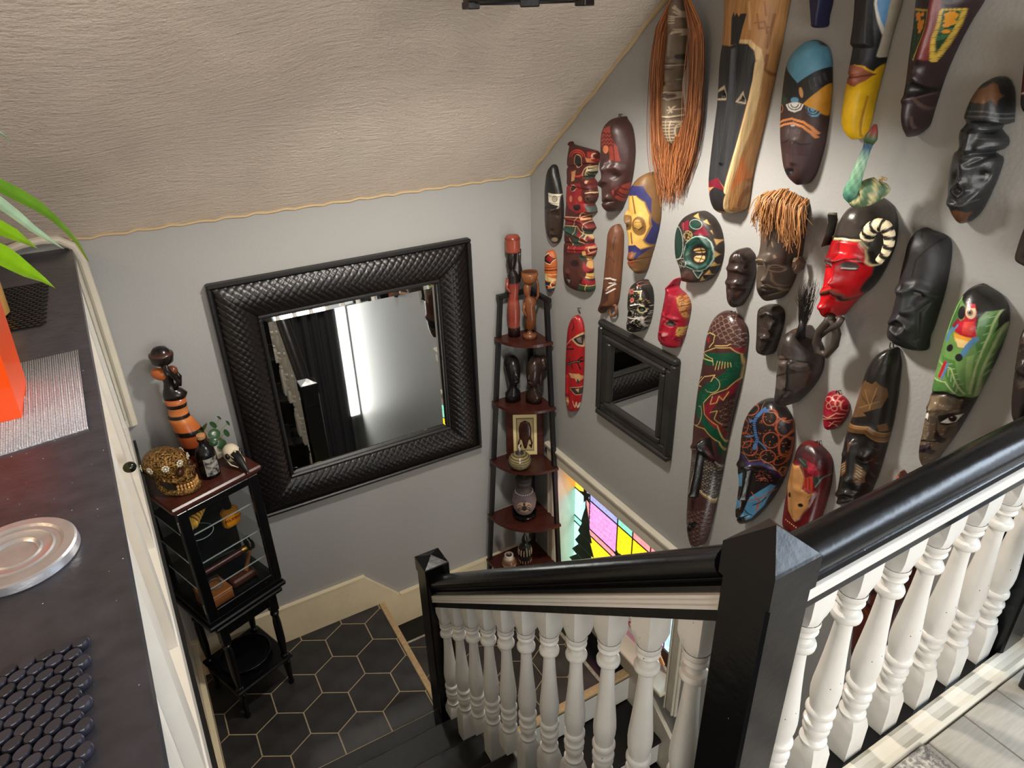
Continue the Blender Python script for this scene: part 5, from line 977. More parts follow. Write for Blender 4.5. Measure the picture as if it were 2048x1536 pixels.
{'n':'face_mask','l':'tan oval mask with a blue crescent band and pursed lips','D':0.085,'b':(116,84,48),'u':0.9017,'v':0.5872,'H':0.4048,'L':[-39,-45,-60,-72,-83,-94,-102,-115,-145,-215,-348,-403,-433,-467,-501,-519,-518,-505,-473,-474,-496,-522,-546,-569,-593,-632,-702,-787,-831,-850,-841,-815,-753,-719,-721,-732,-741,-747,-751,-753,-748,-733,-707,-673,-627,-571,-511,-450,-390,-328,-263,-194,-124,-59,-1,48,89,124,154,176],'R':[-2,5,23,40,60,80,101,126,148,169,190,208,227,245,265,286,308,332,358,385,414,443,472,500,528,555,581,606,629,649,666,680,692,700,703,704,699,692,683,674,665,654,643,631,619,607,592,575,556,532,505,478,451,423,391,355,310,264,226,198],'o':[('P',(46,46,98),[-1275,2960,-1193,3286,-939,3467,340,3619,575,3146,618,2521,699,1990,578,1406,178,709,217,1034,-969,625,-1018,989]),('P',(222,176,92),[-1293,2957,109,3232,433,3032,597,2559,597,2100,413,1530,495,1249,322,1155,184,1326,-1037,985,-1126,1385,-1201,1844]),('L',(140,104,58),4,[109,3232,433,3032,597,2559,597,2100,413,1530,495,1249,322,1155]),('L',(132,96,50),9,[-91,3187,127,2571]),('P',(128,92,46),[521,2110,503,1976,469,1858,419,1769,355,1719,278,1712,187,1745,95,1815,23,1917,-11,2041,5,2175,71,2303,168,2406,270,2467,364,2479,440,2441,493,2359,519,2244]),('P',(205,160,85),[437,2165,427,2090,402,2023,366,1972,319,1941,264,1935,207,1952,154,1991,115,2049,99,2119,110,2194,148,2266,203,2323,266,2358,326,2366,376,2347,413,2302,433,2239]),('L',(70,48,26),4,[150,2016,316,1955,445,2080]),('L',(128,92,46),3,[210,2251,414,2277]),('P',(120,86,46),[-15,2209,-19,2089,-49,1978,-102,1888,-1112,1501,-1195,1483,-1277,1509,-1348,1576,-1398,1676,-1423,1797,-1418,1924,-1385,2041,-1328,2134,-1253,2192,-1171,2208,-335,2423,-89,2416,-38,2323]),('L',(110,78,44),7,[-55,1748,36,1368]),('P',(150,84,56),[-1022,587,104,1056,161,688,160,528,65,436,-947,139]),('L',(90,46,32),3,[-964,344,378,780]),('G',12,22,[320,2211]),('R',20,12,[-1155,2839,-241,2160]),('G',16,16,[-1206,1784]),('G',16,18,[133,765]),('R',-6,4,[-946,349,378,780])]},
{'n':'face_mask','l':'narrow reddish brown wooden mask with white painted eye lines and an earring loop','D':0.05,'b':(112,70,46),'u':0.6944,'v':0.3251,'H':0.4257,'L':[-545,-560,-572,-585,-592,-596,-600,-600,-598,-593,-586,-577,-566,-555,-542,-529,-515,-501,-485,-469,-453,-437,-421,-407,-394,-382,-372,-361,-350,-339,-328,-317,-306,-295,-285,-274,-264,-254,-244,-235,-227,-220,-215,-211,-208,-204,-196,-180,-159,-131,-98,-61,-16,34,91,151,200,239,275,288],'R':[-534,-516,-487,-464,-445,-423,-402,-380,-356,-327,-287,-227,-125,19,232,351,405,440,466,484,499,511,521,532,541,550,557,563,568,573,578,584,589,594,599,603,606,608,609,609,608,607,606,603,599,594,588,582,570,552,529,499,462,428,399,374,353,335,323,307],'o':[('P',(74,45,33),[-684,1332,329,1405,230,916,-582,-43,-890,-5]),('L',(236,232,224),6,[-44,1851,325,1967,487,1909]),('L',(236,232,224),5,[276,1736,478,1778]),('L',(236,232,224),5,[230,1516,491,1725]),('L',(236,232,224),5,[234,1279,472,1499]),('L',(40,24,18),3,[221,1827,486,1857]),('L',(60,36,26),3,[63,2693,297,2941,474,2718]),('L',(60,36,26),3,[-595,1990,592,1752]),('L',(60,36,26),3,[478,3765,417,3212]),('R',14,9,[194,1375,-12,647]),('G',8,12,[-378,217]),('G',5,18,[456,3524]),('L',(50,28,20),4,[-861,61,85,600])],'grain':1},
{'n':'raffia_mask','l':'long grey brown carved mask framed by rust raffia hair,beside the sloping ceiling','D':0.07,'b':(112,94,76),'u':1.0167,'v':1.1009,'H':0.4832,'L':[78,69,47,32,11,-15,-46,-83,-124,-168,-205,-234,-254,-269,-283,-295,-304,-311,-318,-322,-326,-325,-317,-299,-276,-251,-223,-201,-202,-224,-253,-286,-318,-320,-303,-286,-274,-265,-260,-258,-259,-263,-266,-269,-272,-275,-279,-281,-283,-284,-282,-279,-274,-267,-259,-245,-226,-200,-163,-144],'R':[97,136,171,217,275,329,374,412,441,463,483,497,505,506,502,490,467,434,391,347,307,271,237,205,172,138,105,89,113,158,203,245,271,281,283,281,274,261,246,229,212,195,177,161,146,134,122,112,104,96,89,80,68,57,37,20,0,-28,-44,-116],'o':[('L',(188,168,138),3,[24,4417,163,4082]),('L',(188,168,138),3,[25,4335,139,4207,0,4373]),('L',(188,168,138),3,[-578,4214,168,4082,42,4246]),('L',(188,168,138),3,[-648,4022,68,4057]),('L',(188,168,138),3,[-640,3956,76,3993]),('L',(188,168,138),3,[-631,3878,86,3917]),('L',(186,166,138),3,[140,3628,133,3659,196,3688,223,3710,271,3723,118,3721,171,3714,331,3699,216,3671,235,3641,249,3608,232,3576,326,3552]),('L',(186,166,138),3,[145,3593,147,3614,210,3634,221,3647,282,3656,126,3653,174,3648,171,3635,324,3621,229,3598,233,3576,226,3555,334,3540]),('P',(46,36,30),[329,2894,327,2864,318,2838,303,2819,279,2808,267,2809,226,2818,202,2838,195,2864,193,2895,194,2924,200,2950,213,2970,252,2981,279,2981,294,2970,313,2951,325,2924]),('L',(60,48,40),4,[-641,2711,200,2696]),('L',(180,160,130),3,[-670,2641,374,2639]),('L',(60,48,40),4,[-583,2530,157,2517]),('L',(180,160,132),3,[206,2332,206,2304,199,2276,185,2249,165,2224,139,2201,107,2181,218,2179,196,2168,127,2157,283,2172]),('P',(60,46,38),[125,1661,123,1608,95,1560,254,1551,203,1533,125,1530,80,1550,-651,1498,-720,1542,-748,1596,-732,1653,-674,1705,-582,1746,24,1828,166,1837,223,1819,67,1760,106,1714]),('L',(165,145,120),4,[184,1683,208,1642,190,1602,163,1572,130,1556,115,1557,94,1573,74,1602,-588,1561,-604,1605,-599,1651,-575,1692,61,1794,65,1807,3,1796,99,1789,179,1767,171,1726,184,1683]),('P',(70,55,45),[171,1676,173,1654,143,1632,115,1616,116,1610,109,1611,100,1619,90,1634,82,1653,77,1675,75,1696,77,1715,82,1729,82,1735,60,1731,37,1718,157,1717,165,1698]),('L',(200,182,150),3,[142,1219,303,1244]),('L',(200,182,150),3,[152,1332,249,1148]),('L',(200,182,150),3,[234,1332,194,1127]),('L',(200,182,150),5,[-723,961,267,1013,460,1060]),('L',(60,48,40),3,[-701,905,280,963,482,1017]),('L',(196,178,146),2.5,[-609,776,358,860]),('L',(196,178,146),2.5,[-597,669,379,759]),('L',(196,178,146),2.5,[-585,562,392,656]),('L',(196,178,146),2.5,[-573,454,397,552]),('L',(196,178,146),2.5,[-560,347,394,445]),('L',(196,178,146),2.5,[-548,239,381,336]),('L',(196,178,146),2.5,[-536,130,355,224]),('L',(196,178,146),2.5,[154,895,188,164]),('L',(196,178,146),2.5,[301,876,276,117]),('L',(196,178,146),2.5,[508,573,552,489,547,411,409,334,358,305,439,336,426,381,420,454,418,544,418,642,426,735,478,820,319,844,363,870,406,863,508,834,446,751,578,684,508,573]),('L',(196,178,146),2.5,[517,794,569,654]),('L',(196,178,146),2.5,[436,666,556,739]),('R',16,10,[130,3578,121,2933]),('G',-10,14,[258,2895]),('G',12,18,[145,2578]),('G',14,16,[96,1681]),('R',-8,6,[-604,2066,134,2057]),('G',-10,12,[253,1699])]},
{'n':'log_mask','l':'tall mask carved in a pale split log with a black painted face','D':0.1,'b':(186,134,80),'u':1.3291,'v':0.9157,'H':0.7908,'L':[-107,-247,-365,-461,-516,-587,-607,-631,-650,-656,-662,-669,-676,-682,-688,-693,-699,-702,-705,-708,-709,-710,-711,-709,-708,-704,-698,-699,-712,-727,-753,-779,-802,-812,-813,-792,-794,-803,-825,-849,-871,-893,-914,-933,-951,-968,-983,-998,-1010,-1022,-1030,-1025,-1020,-1005,-982,-963,-949,-756,-582,-524],'R':[-77,-47,42,163,272,412,519,594,622,631,638,644,644,644,645,645,654,666,678,701,726,752,778,804,831,858,884,911,937,962,987,1010,1033,1055,1074,1091,1108,1121,1133,1145,1157,1170,1182,1195,1209,1218,1218,1212,1195,1178,1138,1093,1029,973,732,516,76,-245,-438,-503],'o':[('L',(150,98,52),5,[787,5950,851,5584,1011,5614]),('L',(150,98,52),4,[741,5733,942,5763,995,5457]),('L',(140,90,48),4,[999,4901,965,4520,1058,4206]),('L',(150,98,52),4,[1071,5937,1017,5355,995,5082]),('L',(140,90,48),4,[889,3872,789,3382,685,2792]),('L',(150,98,52),4,[602,1696,665,1073,566,391]),('L',(205,160,105),9,[506,6246,643,5588]),('L',(150,98,52),3,[910,6267,958,5907]),('P',(205,120,60),[347,1335,484,1922,642,2047,654,1300,487,929]),('L',(228,194,138),12,[304,5246,664,5246,871,5025,909,4680,846,3816,714,2827,562,2009,450,1250,310,171]),('P',(30,31,33),[-1343,4587,-1338,5046,-1172,5179,11,5128,310,5208,608,5198,787,5027,849,4721,835,4216,752,3659,660,3000,562,2360,456,1833,381,1383,336,1006,71,1291,-1166,681,-1212,1182,-1218,2355,-1224,3476]),('P',(28,28,30),[-24,6042,36,5922,101,6002,195,5905,265,5980,475,5976,397,5665,312,5196,-5,5155,-81,5857]),('P',(110,18,38),[-1144,719,69,1308,337,960,180,808]),('P',(30,28,30),[-97,972,337,923,409,812,244,176,-1063,32]),('P',(205,150,95),[-1183,703,-78,976,-1072,230]),('P',(176,158,128),[-70,4051,-1146,3516,117,3639]),('P',(14,13,13),[-64,3938,-1072,3573,48,3692]),('P',(176,158,128),[626,3924,424,3602,714,3546]),('P',(14,13,13),[620,3812,512,3631,679,3595]),('R',14,7,[137,5061,216,4042,193,2889,148,1803]),('R',10,7,[893,4681,816,3655,611,2316,428,1113,291,169]),('G',-8,8,[-64,3742]),('G',-8,8,[602,3679])],'pq':(3.5,0.55),'grain':1},
{'n':'painted_mask','l':'brown oval mask with a blue crown,yellow wedge and striped arcs','D':0.075,'b':(52,32,32),'u':1.5704,'v':1.0554,'H':0.3882,'L':[202,168,148,126,105,76,37,-11,-67,-124,-174,-219,-260,-299,-340,-379,-418,-456,-492,-529,-565,-599,-630,-660,-688,-715,-738,-756,-773,-787,-800,-811,-822,-830,-837,-841,-844,-846,-846,-845,-842,-837,-830,-818,-800,-774,-744,-709,-669,-625,-578,-531,-486,-440,-394,-342,-283,-233,-188,-163],'R':[223,242,286,339,388,429,465,495,519,545,568,587,604,618,630,642,655,666,677,688,698,706,711,713,713,712,709,705,700,694,687,680,673,666,658,648,635,619,601,582,564,545,526,508,490,469,446,420,390,357,323,284,240,183,116,57,2,-49,-96,-121],'o':[('P',(92,150,176),[-975,3497,-841,3723,-708,3806,-337,3910,7,3858,320,3701,504,3385,537,3236,352,3116,148,2899,0,2813]),('P',(22,22,24),[-1156,3227,-978,3516,-1,2820,308,3074,535,3243,623,2842,497,2610,263,2305,120,2410,-261,2347,-1044,2651]),('P',(36,62,50),[-1179,2801,-271,2392,-362,2223,-1147,2068,-1175,2446]),('P',(216,152,40),[610,2841,702,2375,688,1976,545,2130,251,2293,497,2610]),('L',(52,54,58),2.5,[283,2901,368,2684]),('L',(52,54,58),2.5,[371,2955,446,2756]),('L',(52,54,58),2.5,[442,3007,507,2825]),('L',(52,54,58),2.5,[491,3074,548,2892]),('P',(205,150,95),[200,2598,214,2550,220,2507,218,2474,208,2454,190,2450,167,2463,142,2490,116,2529,95,2575,80,2622,73,2665,76,2699,88,2719,107,2722,131,2710,156,2682,180,2643]),('P',(100,160,190),[116,2388,114,2362,97,2338,68,2320,29,2308,-17,2305,-63,2311,-103,2325,-132,2346,-145,2371,-142,2397,-122,2421,-88,2440,-46,2452,0,2455,44,2448,79,2434,104,2413]),('P',(236,232,226),[-311,2236,-93,2310,115,2324,272,2275,230,2131,55,2055,-164,2095]),('L',(24,22,24),3,[208,2280,209,2243,197,2208,173,2177,138,2152,93,2135,41,2126,-16,2127,-73,2137,-126,2156,-170,2183,-201,2215,-218,2251]),('L',(24,22,24),3,[128,2276,128,2254,121,2234,107,2216,86,2201,60,2191,29,2186,-3,2187,-35,2193,-63,2204,-87,2220,-104,2238,-113,2259]),('P',(98,158,190),[322,2221,489,2187,624,2052,589,1961,496,1962,379,2073]),('L',(24,22,24),3,[581,2094,576,2065,564,2042,547,2027,525,2019,498,2020,468,2030,438,2048,410,2072,386,2102,369,2135,360,2169,360,2201]),('L',(24,22,24),3,[537,2121,533,2106,527,2093,517,2085,505,2081,490,2081,475,2086,460,2096,446,2109,434,2124,425,2142,421,2160,421,2177]),('L',(200,130,90),3,[-1019,2162,-546,2206,-465,2180,-433,2141,-425,2098,-440,2056,-489,2015,-982,1908,-1018,1893,-1059,1892,-1099,1905]),('L',(200,130,90),3,[-1056,2104,-1038,2090,-1023,2070,-1013,2046,-1009,2021,-1012,1998,-1021,1977,-1035,1962,-1053,1954,-1073,1954,-1094,1962]),('L',(222,140,76),6,[-1033,1528,-337,1798,-9,1885,338,1818,536,1679,646,1522]),('L',(222,140,76),6,[-992,1429,-247,1706,61,1776,358,1697,554,1545,644,1414]),('P',(170,165,165),[138,1713,136,1702,125,1692,107,1683,84,1677,58,1675,32,1676,10,1681,-5,1689,-12,1699,-9,1710,3,1720,22,1729,46,1735,72,1737,97,1736,118,1731,132,1723]),('L',(18,12,12),4,[-851,1091,-118,1222,59,1338]),('L',(18,12,12),4,[236,1278,419,1213,570,1247]),('P',(14,10,10),[85,530,295,533,306,376,-398,215]),('R',9,8,[210,1236,251,723]),('G',-5,8,[213,457]),('G',5,25,[-144,1355]),('G',5,28,[401,1329])]},
{'n':'painted_mask','l':'tip of a navy blue mask cut off by the top of the picture','D':0.05,'b':(30,32,66),'u':1.5535,'v':1.4729,'H':0.2273,'L':[111,108,100,91,84,75,68,60,53,46,37,27,15,3,-12,-28,-45,-63,-82,-101,-119,-138,-156,-175,-194,-212,-232,-251,-272,-294,-317,-341,-365,-390,-413,-432,-448,-461,-473,-481,-489,-494,-498,-503,-505,-506,-507,-502,-498,-491,-479,-466,-446,-428,-407,-386,-357,-329,-300,-267],'R':[126,146,202,286,308,319,329,331,332,327,323,318,315,314,315,318,324,331,337,342,343,340,339,339,339,339,339,340,340,342,343,345,348,350,348,344,337,330,319,309,297,285,274,260,246,230,211,193,168,144,111,81,49,17,-23,-58,-108,-161,-216,-235],'o':[('R',6,10,[252,1007,331,60])],'pq':(6,0.5),'ends':(30,20)},
{'n':'painted_mask','l':'black mask with a yellow chin,tan lips and a blue cheek at the top edge','D':0.07,'b':(242,192,14),'u':1.7299,'v':1.201,'H':0.4897,'L':[131,114,83,46,7,-33,-75,-120,-159,-192,-218,-240,-257,-269,-276,-281,-285,-289,-293,-297,-299,-299,-303,-314,-321,-316,-316,-318,-321,-326,-333,-341,-352,-368,-388,-411,-435,-459,-486,-512,-538,-564,-588,-610,-630,-647,-661,-674,-684,-694,-698,-698,-694,-683,-666,-642,-612,-578,-512,-490],'R':[155,186,221,260,303,335,358,374,387,397,404,409,412,415,417,419,420,421,424,429,436,445,454,462,470,477,484,491,498,506,516,528,541,554,567,581,590,592,588,583,573,560,543,525,507,487,465,442,416,387,356,317,269,204,130,34,-84,-223,-336,-398],'o':[('P',(24,24,27),[-846,3741,257,3688,316,3237,532,2429,522,2154,504,1951,417,1716,316,1856,124,1890,-544,1730,-585,2311,-617,2842]),('P',(104,162,216),[298,3253,287,3686,581,3671,577,3255,567,2831,531,2401]),('L',(236,232,224),5,[277,3591,298,3253,450,2738,530,2402]),('L',(205,196,176),10,[586,3575,546,2895,481,2089]),('P',(165,94,66),[-576,1766,82,1889,293,1839,424,1651,349,1494,219,1367,9,1416,-556,1433]),('L',(112,58,42),4,[-564,1552,183,1592,422,1652]),('L',(190,140,20),3,[374,1122,345,528,331,111]),('B',14,5,[-719,3668,172,3628,343,2322,-553,2311]),('G',16,18,[153,1750]),('G',16,18,[214,1503]),('R',-6,4,[-564,1552,422,1648]),('R',-7,5,[387,1712,374,1122,336,146])]},
{'n':'face_mask','l':'dark mahogany mask with two green triangles and a red nose bar','D':0.1,'b':(42,29,31),'u':1.907,'v':1.2261,'H':0.4413,'L':[-40,-40,-38,-28,-17,-13,-19,-35,-59,-78,-94,-107,-118,-129,-141,-152,-164,-176,-188,-200,-211,-220,-236,-257,-279,-302,-325,-349,-372,-395,-418,-441,-465,-490,-514,-538,-562,-585,-609,-631,-653,-674,-693,-712,-730,-745,-759,-769,-777,-782,-784,-784,-781,-772,-760,-739,-710,-682,-630,-576],'R':[-34,-21,-4,22,56,95,135,175,212,238,254,261,265,269,273,278,283,289,296,305,315,325,337,352,370,392,416,442,471,502,536,573,612,654,700,751,797,834,862,881,888,884,874,861,845,824,800,774,747,715,677,630,559,463,314,122,-89,-259,-401,-453],'o':[('P',(122,46,43),[96,3300,378,3287,406,2727,351,2270,307,1781,138,1828,164,2337,184,2793]),('P',(30,50,32),[-853,2891,184,2823,167,2321,37,1795,-769,2408]),('P',(30,50,32),[408,2828,674,2827,516,2346,339,1761,351,2270]),('FD',(60,110,70),2,60,[-847,2865,168,2817,148,2337,36,1865]),('FD',(60,110,70),2,60,[414,2816,659,2810,511,2353,349,1825]),('FD',(222,140,40),4,26,[-206,2800,55,2781,68,2522,16,2368]),('FD',(222,150,40),4,26,[478,2769,582,2749,481,2418,441,2328]),('DL',(205,170,70),2.5,5,[-843,2897,184,2823,167,2321,37,1795]),('DL',(205,170,70),2.5,5,[674,2827,408,2828,351,2270,339,1761,516,2346,674,2827]),('P',(12,9,10),[177,1350,338,1138,215,974,-512,1053]),('L',(80,62,58),3,[148,919,348,1077]),('L',(85,66,60),3,[185,982,278,677]),('L',(85,66,60),2.5,[187,541,203,248]),('R',16,12,[255,3205,260,2428,233,1834]),('R',8,8,[158,1416,351,1143]),('G',-12,14,[203,1150]),('R',8,8,[-416,750,185,982]),('G',-6,22,[12,2522]),('G',-6,22,[485,2511])],'gloss':0.35},
{'n':'carved_mask','l':'black ebony mask with a peaked cap and curled beard,near the right edge','D':0.065,'b':(38,40,42),'u':2.0737,'v':1.0425,'H':0.3308,'L':[66,48,14,1,-17,-40,-66,-97,-131,-169,-209,-242,-277,-305,-335,-364,-392,-418,-442,-467,-487,-506,-519,-531,-541,-549,-555,-560,-564,-551,-447,-459,-501,-535,-546,-533,-464,-416,-458,-480,-473,-465,-453,-437,-422,-403,-384,-361,-339,-316,-288,-261,-229,-201,-175,-146,-123,-86,-61,-53],'R':[76,82,100,131,165,188,215,239,263,289,315,333,353,370,383,397,411,424,437,449,460,472,481,490,497,502,507,509,506,473,257,449,513,512,470,363,271,289,488,477,459,442,425,406,387,369,347,327,308,283,260,233,205,180,154,125,102,57,26,15],'o':[('P',(112,78,52),[-462,2979,-4,3112,41,3217,143,3173,248,2995,307,2931,276,2851,298,2717,184,2862,103,2782,-127,2782,-570,2810]),('P',(98,66,44),[76,398,238,341,321,372,191,74,-90,-47,-371,158]),('L',(92,94,96),2.5,[-632,2565,144,2622,447,2556]),('L',(92,94,96),2.5,[-638,2458,170,2516,488,2460]),('L',(18,18,19),5,[-650,2349,176,2393,503,2323]),('L',(16,16,17),5,[-619,2156,283,2142]),('L',(84,86,88),2.5,[-250,1989,-121,2050]),('L',(84,86,88),2.5,[101,2031,238,2024]),('P',(12,12,12),[180,1818,180,1800,174,1783,161,1769,147,1761,132,1760,118,1766,106,1777,95,1792,88,1810,87,1828,92,1844,102,1857,116,1865,133,1866,149,1862,164,1851,174,1836]),('P',(12,12,12),[-123,1840,-121,1827,-123,1814,-130,1804,-140,1798,-153,1796,-167,1798,-181,1805,-192,1816,-199,1828,-201,1842,-197,1855,-189,1865,-178,1871,-165,1873,-151,1871,-139,1863,-129,1853]),('P',(14,13,13),[274,1331,339,1468,430,1229,379,989,316,1093]),('L',(70,72,74),3,[-212,1575,110,1568,288,1627]),('L',(16,16,16),5,[173,874,176,819,164,769,136,730,94,705,40,696,-18,705,-73,731,-118,772,-146,822,-150,877,-130,930,-92,973,-42,1000,15,1010,70,999,118,970,153,926,173,874]),('L',(16,16,16),4,[104,865,105,839,98,815,83,795,60,783,33,778,4,782,-22,795,-43,815,-55,839,-57,865,-48,890,-30,910,-6,924,22,928,50,924,74,910,93,890,104,865]),('L',(70,72,74),3,[-531,538,151,501,377,666]),('P',(120,118,112),[362,1266,425,1247,382,1077]),('P',(14,13,13),[-374,1264,-128,1176,-137,1070,-327,1099]),('B',10,5,[-638,2357,-566,2859,-304,3257,103,3278,403,2796,503,2323,173,2402]),('R',18,8,[-23,2133,-24,1770]),('G',8,12,[140,1821]),('G',14,18,[-44,1464]),('R',9,9,[15,1438,5,1094]),('R',10,8,[-146,822,-13,1004,178,875,70,691,-132,807]),('R',10,10,[-493,470,200,524,401,809]),('R',-8,6,[79,1447,340,1646]),('G',-10,14,[372,1198])],'gloss':0.3},
{'n':'painted_mask','l':'sliver of a maroon mask at the right edge of the picture,above the ebony mask','D':0.08,'b':(92,30,46),'u':2.1576,'v':1.2992,'H':0.1699,'L':[80,78,71,60,48,39,27,13,-1,-16,-32,-48,-64,-79,-96,-112,-126,-141,-154,-167,-180,-191,-203,-214,-225,-235,-245,-256,-266,-276,-285,-295,-304,-313,-321,-329,-336,-344,-350,-354,-357,-359,-359,-357,-354,-349,-344,-339,-333,-327,-319,-312,-302,-293,-281,-272,-264,-248,-238,-235],'R':[125,128,137,153,170,187,208,231,246,262,276,287,299,310,319,327,336,343,349,356,363,369,374,379,381,382,383,381,378,374,368,361,355,346,336,326,311,297,281,262,244,223,202,182,162,139,118,93,68,44,14,-15,-48,-81,-109,-136,-161,-179,-209,-222],'o':[('P',(18,16,16),[-370,358,445,528,281,-86,-214,-67]),('L',(200,190,170),4,[-358,358,104,509])]},
{'n':'round_mask','l':'round black mask with tan triangles round its rim and a green ringed eye','D':0.06,'b':(38,31,27),'u':1.1922,'v':0.6254,'H':0.2741,'L':[-458,-466,-489,-497,-506,-509,-512,-515,-518,-520,-522,-523,-525,-534,-550,-573,-602,-635,-677,-730,-799,-867,-919,-957,-987,-1012,-1032,-1048,-1060,-1071,-1079,-1084,-1085,-1082,-1078,-1068,-1052,-1030,-1002,-973,-939,-899,-854,-805,-755,-701,-642,-579,-513,-447,-382,-317,-251,-181,-112,-50,6,55,92,118],'R':[-447,-433,-400,-369,-325,-260,-164,-25,121,258,381,474,554,631,697,755,806,854,899,939,976,1009,1037,1066,1092,1113,1131,1144,1155,1163,1167,1167,1164,1159,1150,1137,1119,1098,1077,1052,1025,996,963,927,890,849,806,759,709,662,613,558,500,435,371,313,261,215,174,158],'o':[('P',(122,26,46),[-545,2210,-130,2433,-58,2075,-349,2010]),('P',(122,26,46),[156,2000,558,2384,851,2075]),('P',(22,56,46),[-50,2241,76,2485,484,2410,215,2196,-9,2147]),('L',(150,170,160),2.5,[514,2379,504,2324,457,2272,380,2230,283,2202,178,2192,80,2203,2,2235,-47,2282,-62,2338,-46,2395,0,2447,71,2486,162,2511,262,2518,359,2505,437,2475,490,2431,514,2379]),('L',(170,180,170),3,[-314,1615,-284,1405,-295,1208,-347,1047,-439,939,-1081,678,-1201,721,-1319,837,-1418,1011,-1486,1221,-1515,1442,-1502,1645,-1448,1807,-1361,1907,-1252,1936,-652,2065,-489,1973,-383,1813,-314,1615]),('P',(22,48,40),[-374,1597,-344,1404,-348,1225,-388,1079,-462,984,-574,946,-1181,774,-1279,884,-1363,1045,-1424,1239,-1453,1441,-1447,1626,-1408,1772,-1340,1862,-1252,1885,-673,2015,-532,1928,-437,1780]),('P',(22,50,42),[1056,1481,1045,1267,982,1069,869,910,709,804,499,755,257,767,38,852,-119,1005,-193,1205,-174,1428,-66,1644,115,1825,344,1951,577,2001,771,1966,916,1854,1013,1685]),('L',(165,190,180),3,[1065,1481,1054,1265,990,1064,875,903,712,796,496,746,247,757,21,842,-140,996,-216,1199,-196,1425,-84,1645,103,1830,339,1958,579,2010,778,1974,925,1860,1022,1688,1065,1481]),('P',(18,17,17),[877,1426,871,1290,829,1163,752,1058,646,987,517,956,380,969,256,1026,166,1124,122,1251,131,1390,190,1524,291,1636,419,1713,555,1744,679,1724,778,1658,845,1553]),('L',(30,80,66),5,[964,1472,957,1304,905,1148,812,1019,679,932,513,892,331,905,167,974,49,1095,-8,1252,5,1425,85,1593,220,1735,391,1832,568,1872,725,1846,846,1762,927,1631,964,1472]),('P',(205,165,105),[768,1528,758,1493,722,1456,661,1420,580,1390,488,1368,396,1358,318,1361,263,1378,241,1406,254,1444,301,1485,374,1525,463,1558,556,1580,640,1587,707,1579,750,1559]),('P',(205,165,105),[763,1250,755,1200,724,1151,672,1107,602,1074,522,1054,442,1051,372,1066,322,1096,300,1140,309,1191,348,1244,411,1291,488,1327,570,1347,646,1347,706,1329,746,1295]),('L',(24,20,18),5,[268,1384,766,1540]),('L',(24,20,18),4,[519,1581,545,1380]),('L',(24,20,18),4,[353,1174,738,1182]),('L',(24,20,18),4,[575,1346,558,1057]),('L',(18,16,16),9,[142,1239,882,1410]),('P',(28,24,22),[-338,1929,-1,2088,189,1966,-176,1632]),('L',(185,160,110),2.5,[136,1933,130,1873,98,1813,43,1762,-29,1724,-108,1706,-186,1708,-253,1732,-301,1773,-323,1828,-317,1890,-283,1950,-225,2002,-152,2039,-73,2057,4,2053,69,2029,114,1988,136,1933]),('FD',(185,150,90),2,30,[-278,1943,61,2060,138,1913,-182,1673]),('FD',(150,150,130),2,50,[-1082,624,-91,975,115,772,-835,420]),('L',(165,170,160),2.5,[97,862,62,810,-3,765,-93,730,-198,710,-310,706,-935,488,-1006,523,-1043,570,-1043,624,-481,903,-401,954,-303,990,-198,1009,-95,1009,-6,992,60,958,96,913,97,862]),('P',(24,44,38),[363,667,738,757,571,479]),('L',(165,170,160),2.5,[331,692,757,777,577,467,331,692]),('P',(196,155,95),[3,2583,368,2540,86,2707]),('P',(196,155,95),[498,2505,731,2417,542,2576]),('P',(196,155,95),[805,2242,919,2121,836,2264]),('P',(196,155,95),[963,1987,1067,1767,1118,1936]),('P',(196,155,95),[1066,1582,1073,1320,1160,1439]),('P',(196,155,95),[1062,1179,968,982,1125,1021]),('P',(196,155,95),[934,863,786,649,939,625]),('P',(196,155,95),[725,576,566,327,718,402]),('P',(62,36,30),[372,497,358,427,299,352,197,276,61,208,-90,158,-217,142,-742,-44,-810,-3,-840,57,-827,129,-773,204,-150,517,-39,571,78,603,190,611,283,595,346,555]),('G',20,16,[11,373]),('R',12,14,[-25,1162,80,589]),('R',8,9,[-51,1578,463,1986,1007,1639,949,1051,609,793,99,896]),('G',-14,24,[549,1348]),('R',-5,4,[-405,2285,-245,1700])],'pq':(4,0.5)},
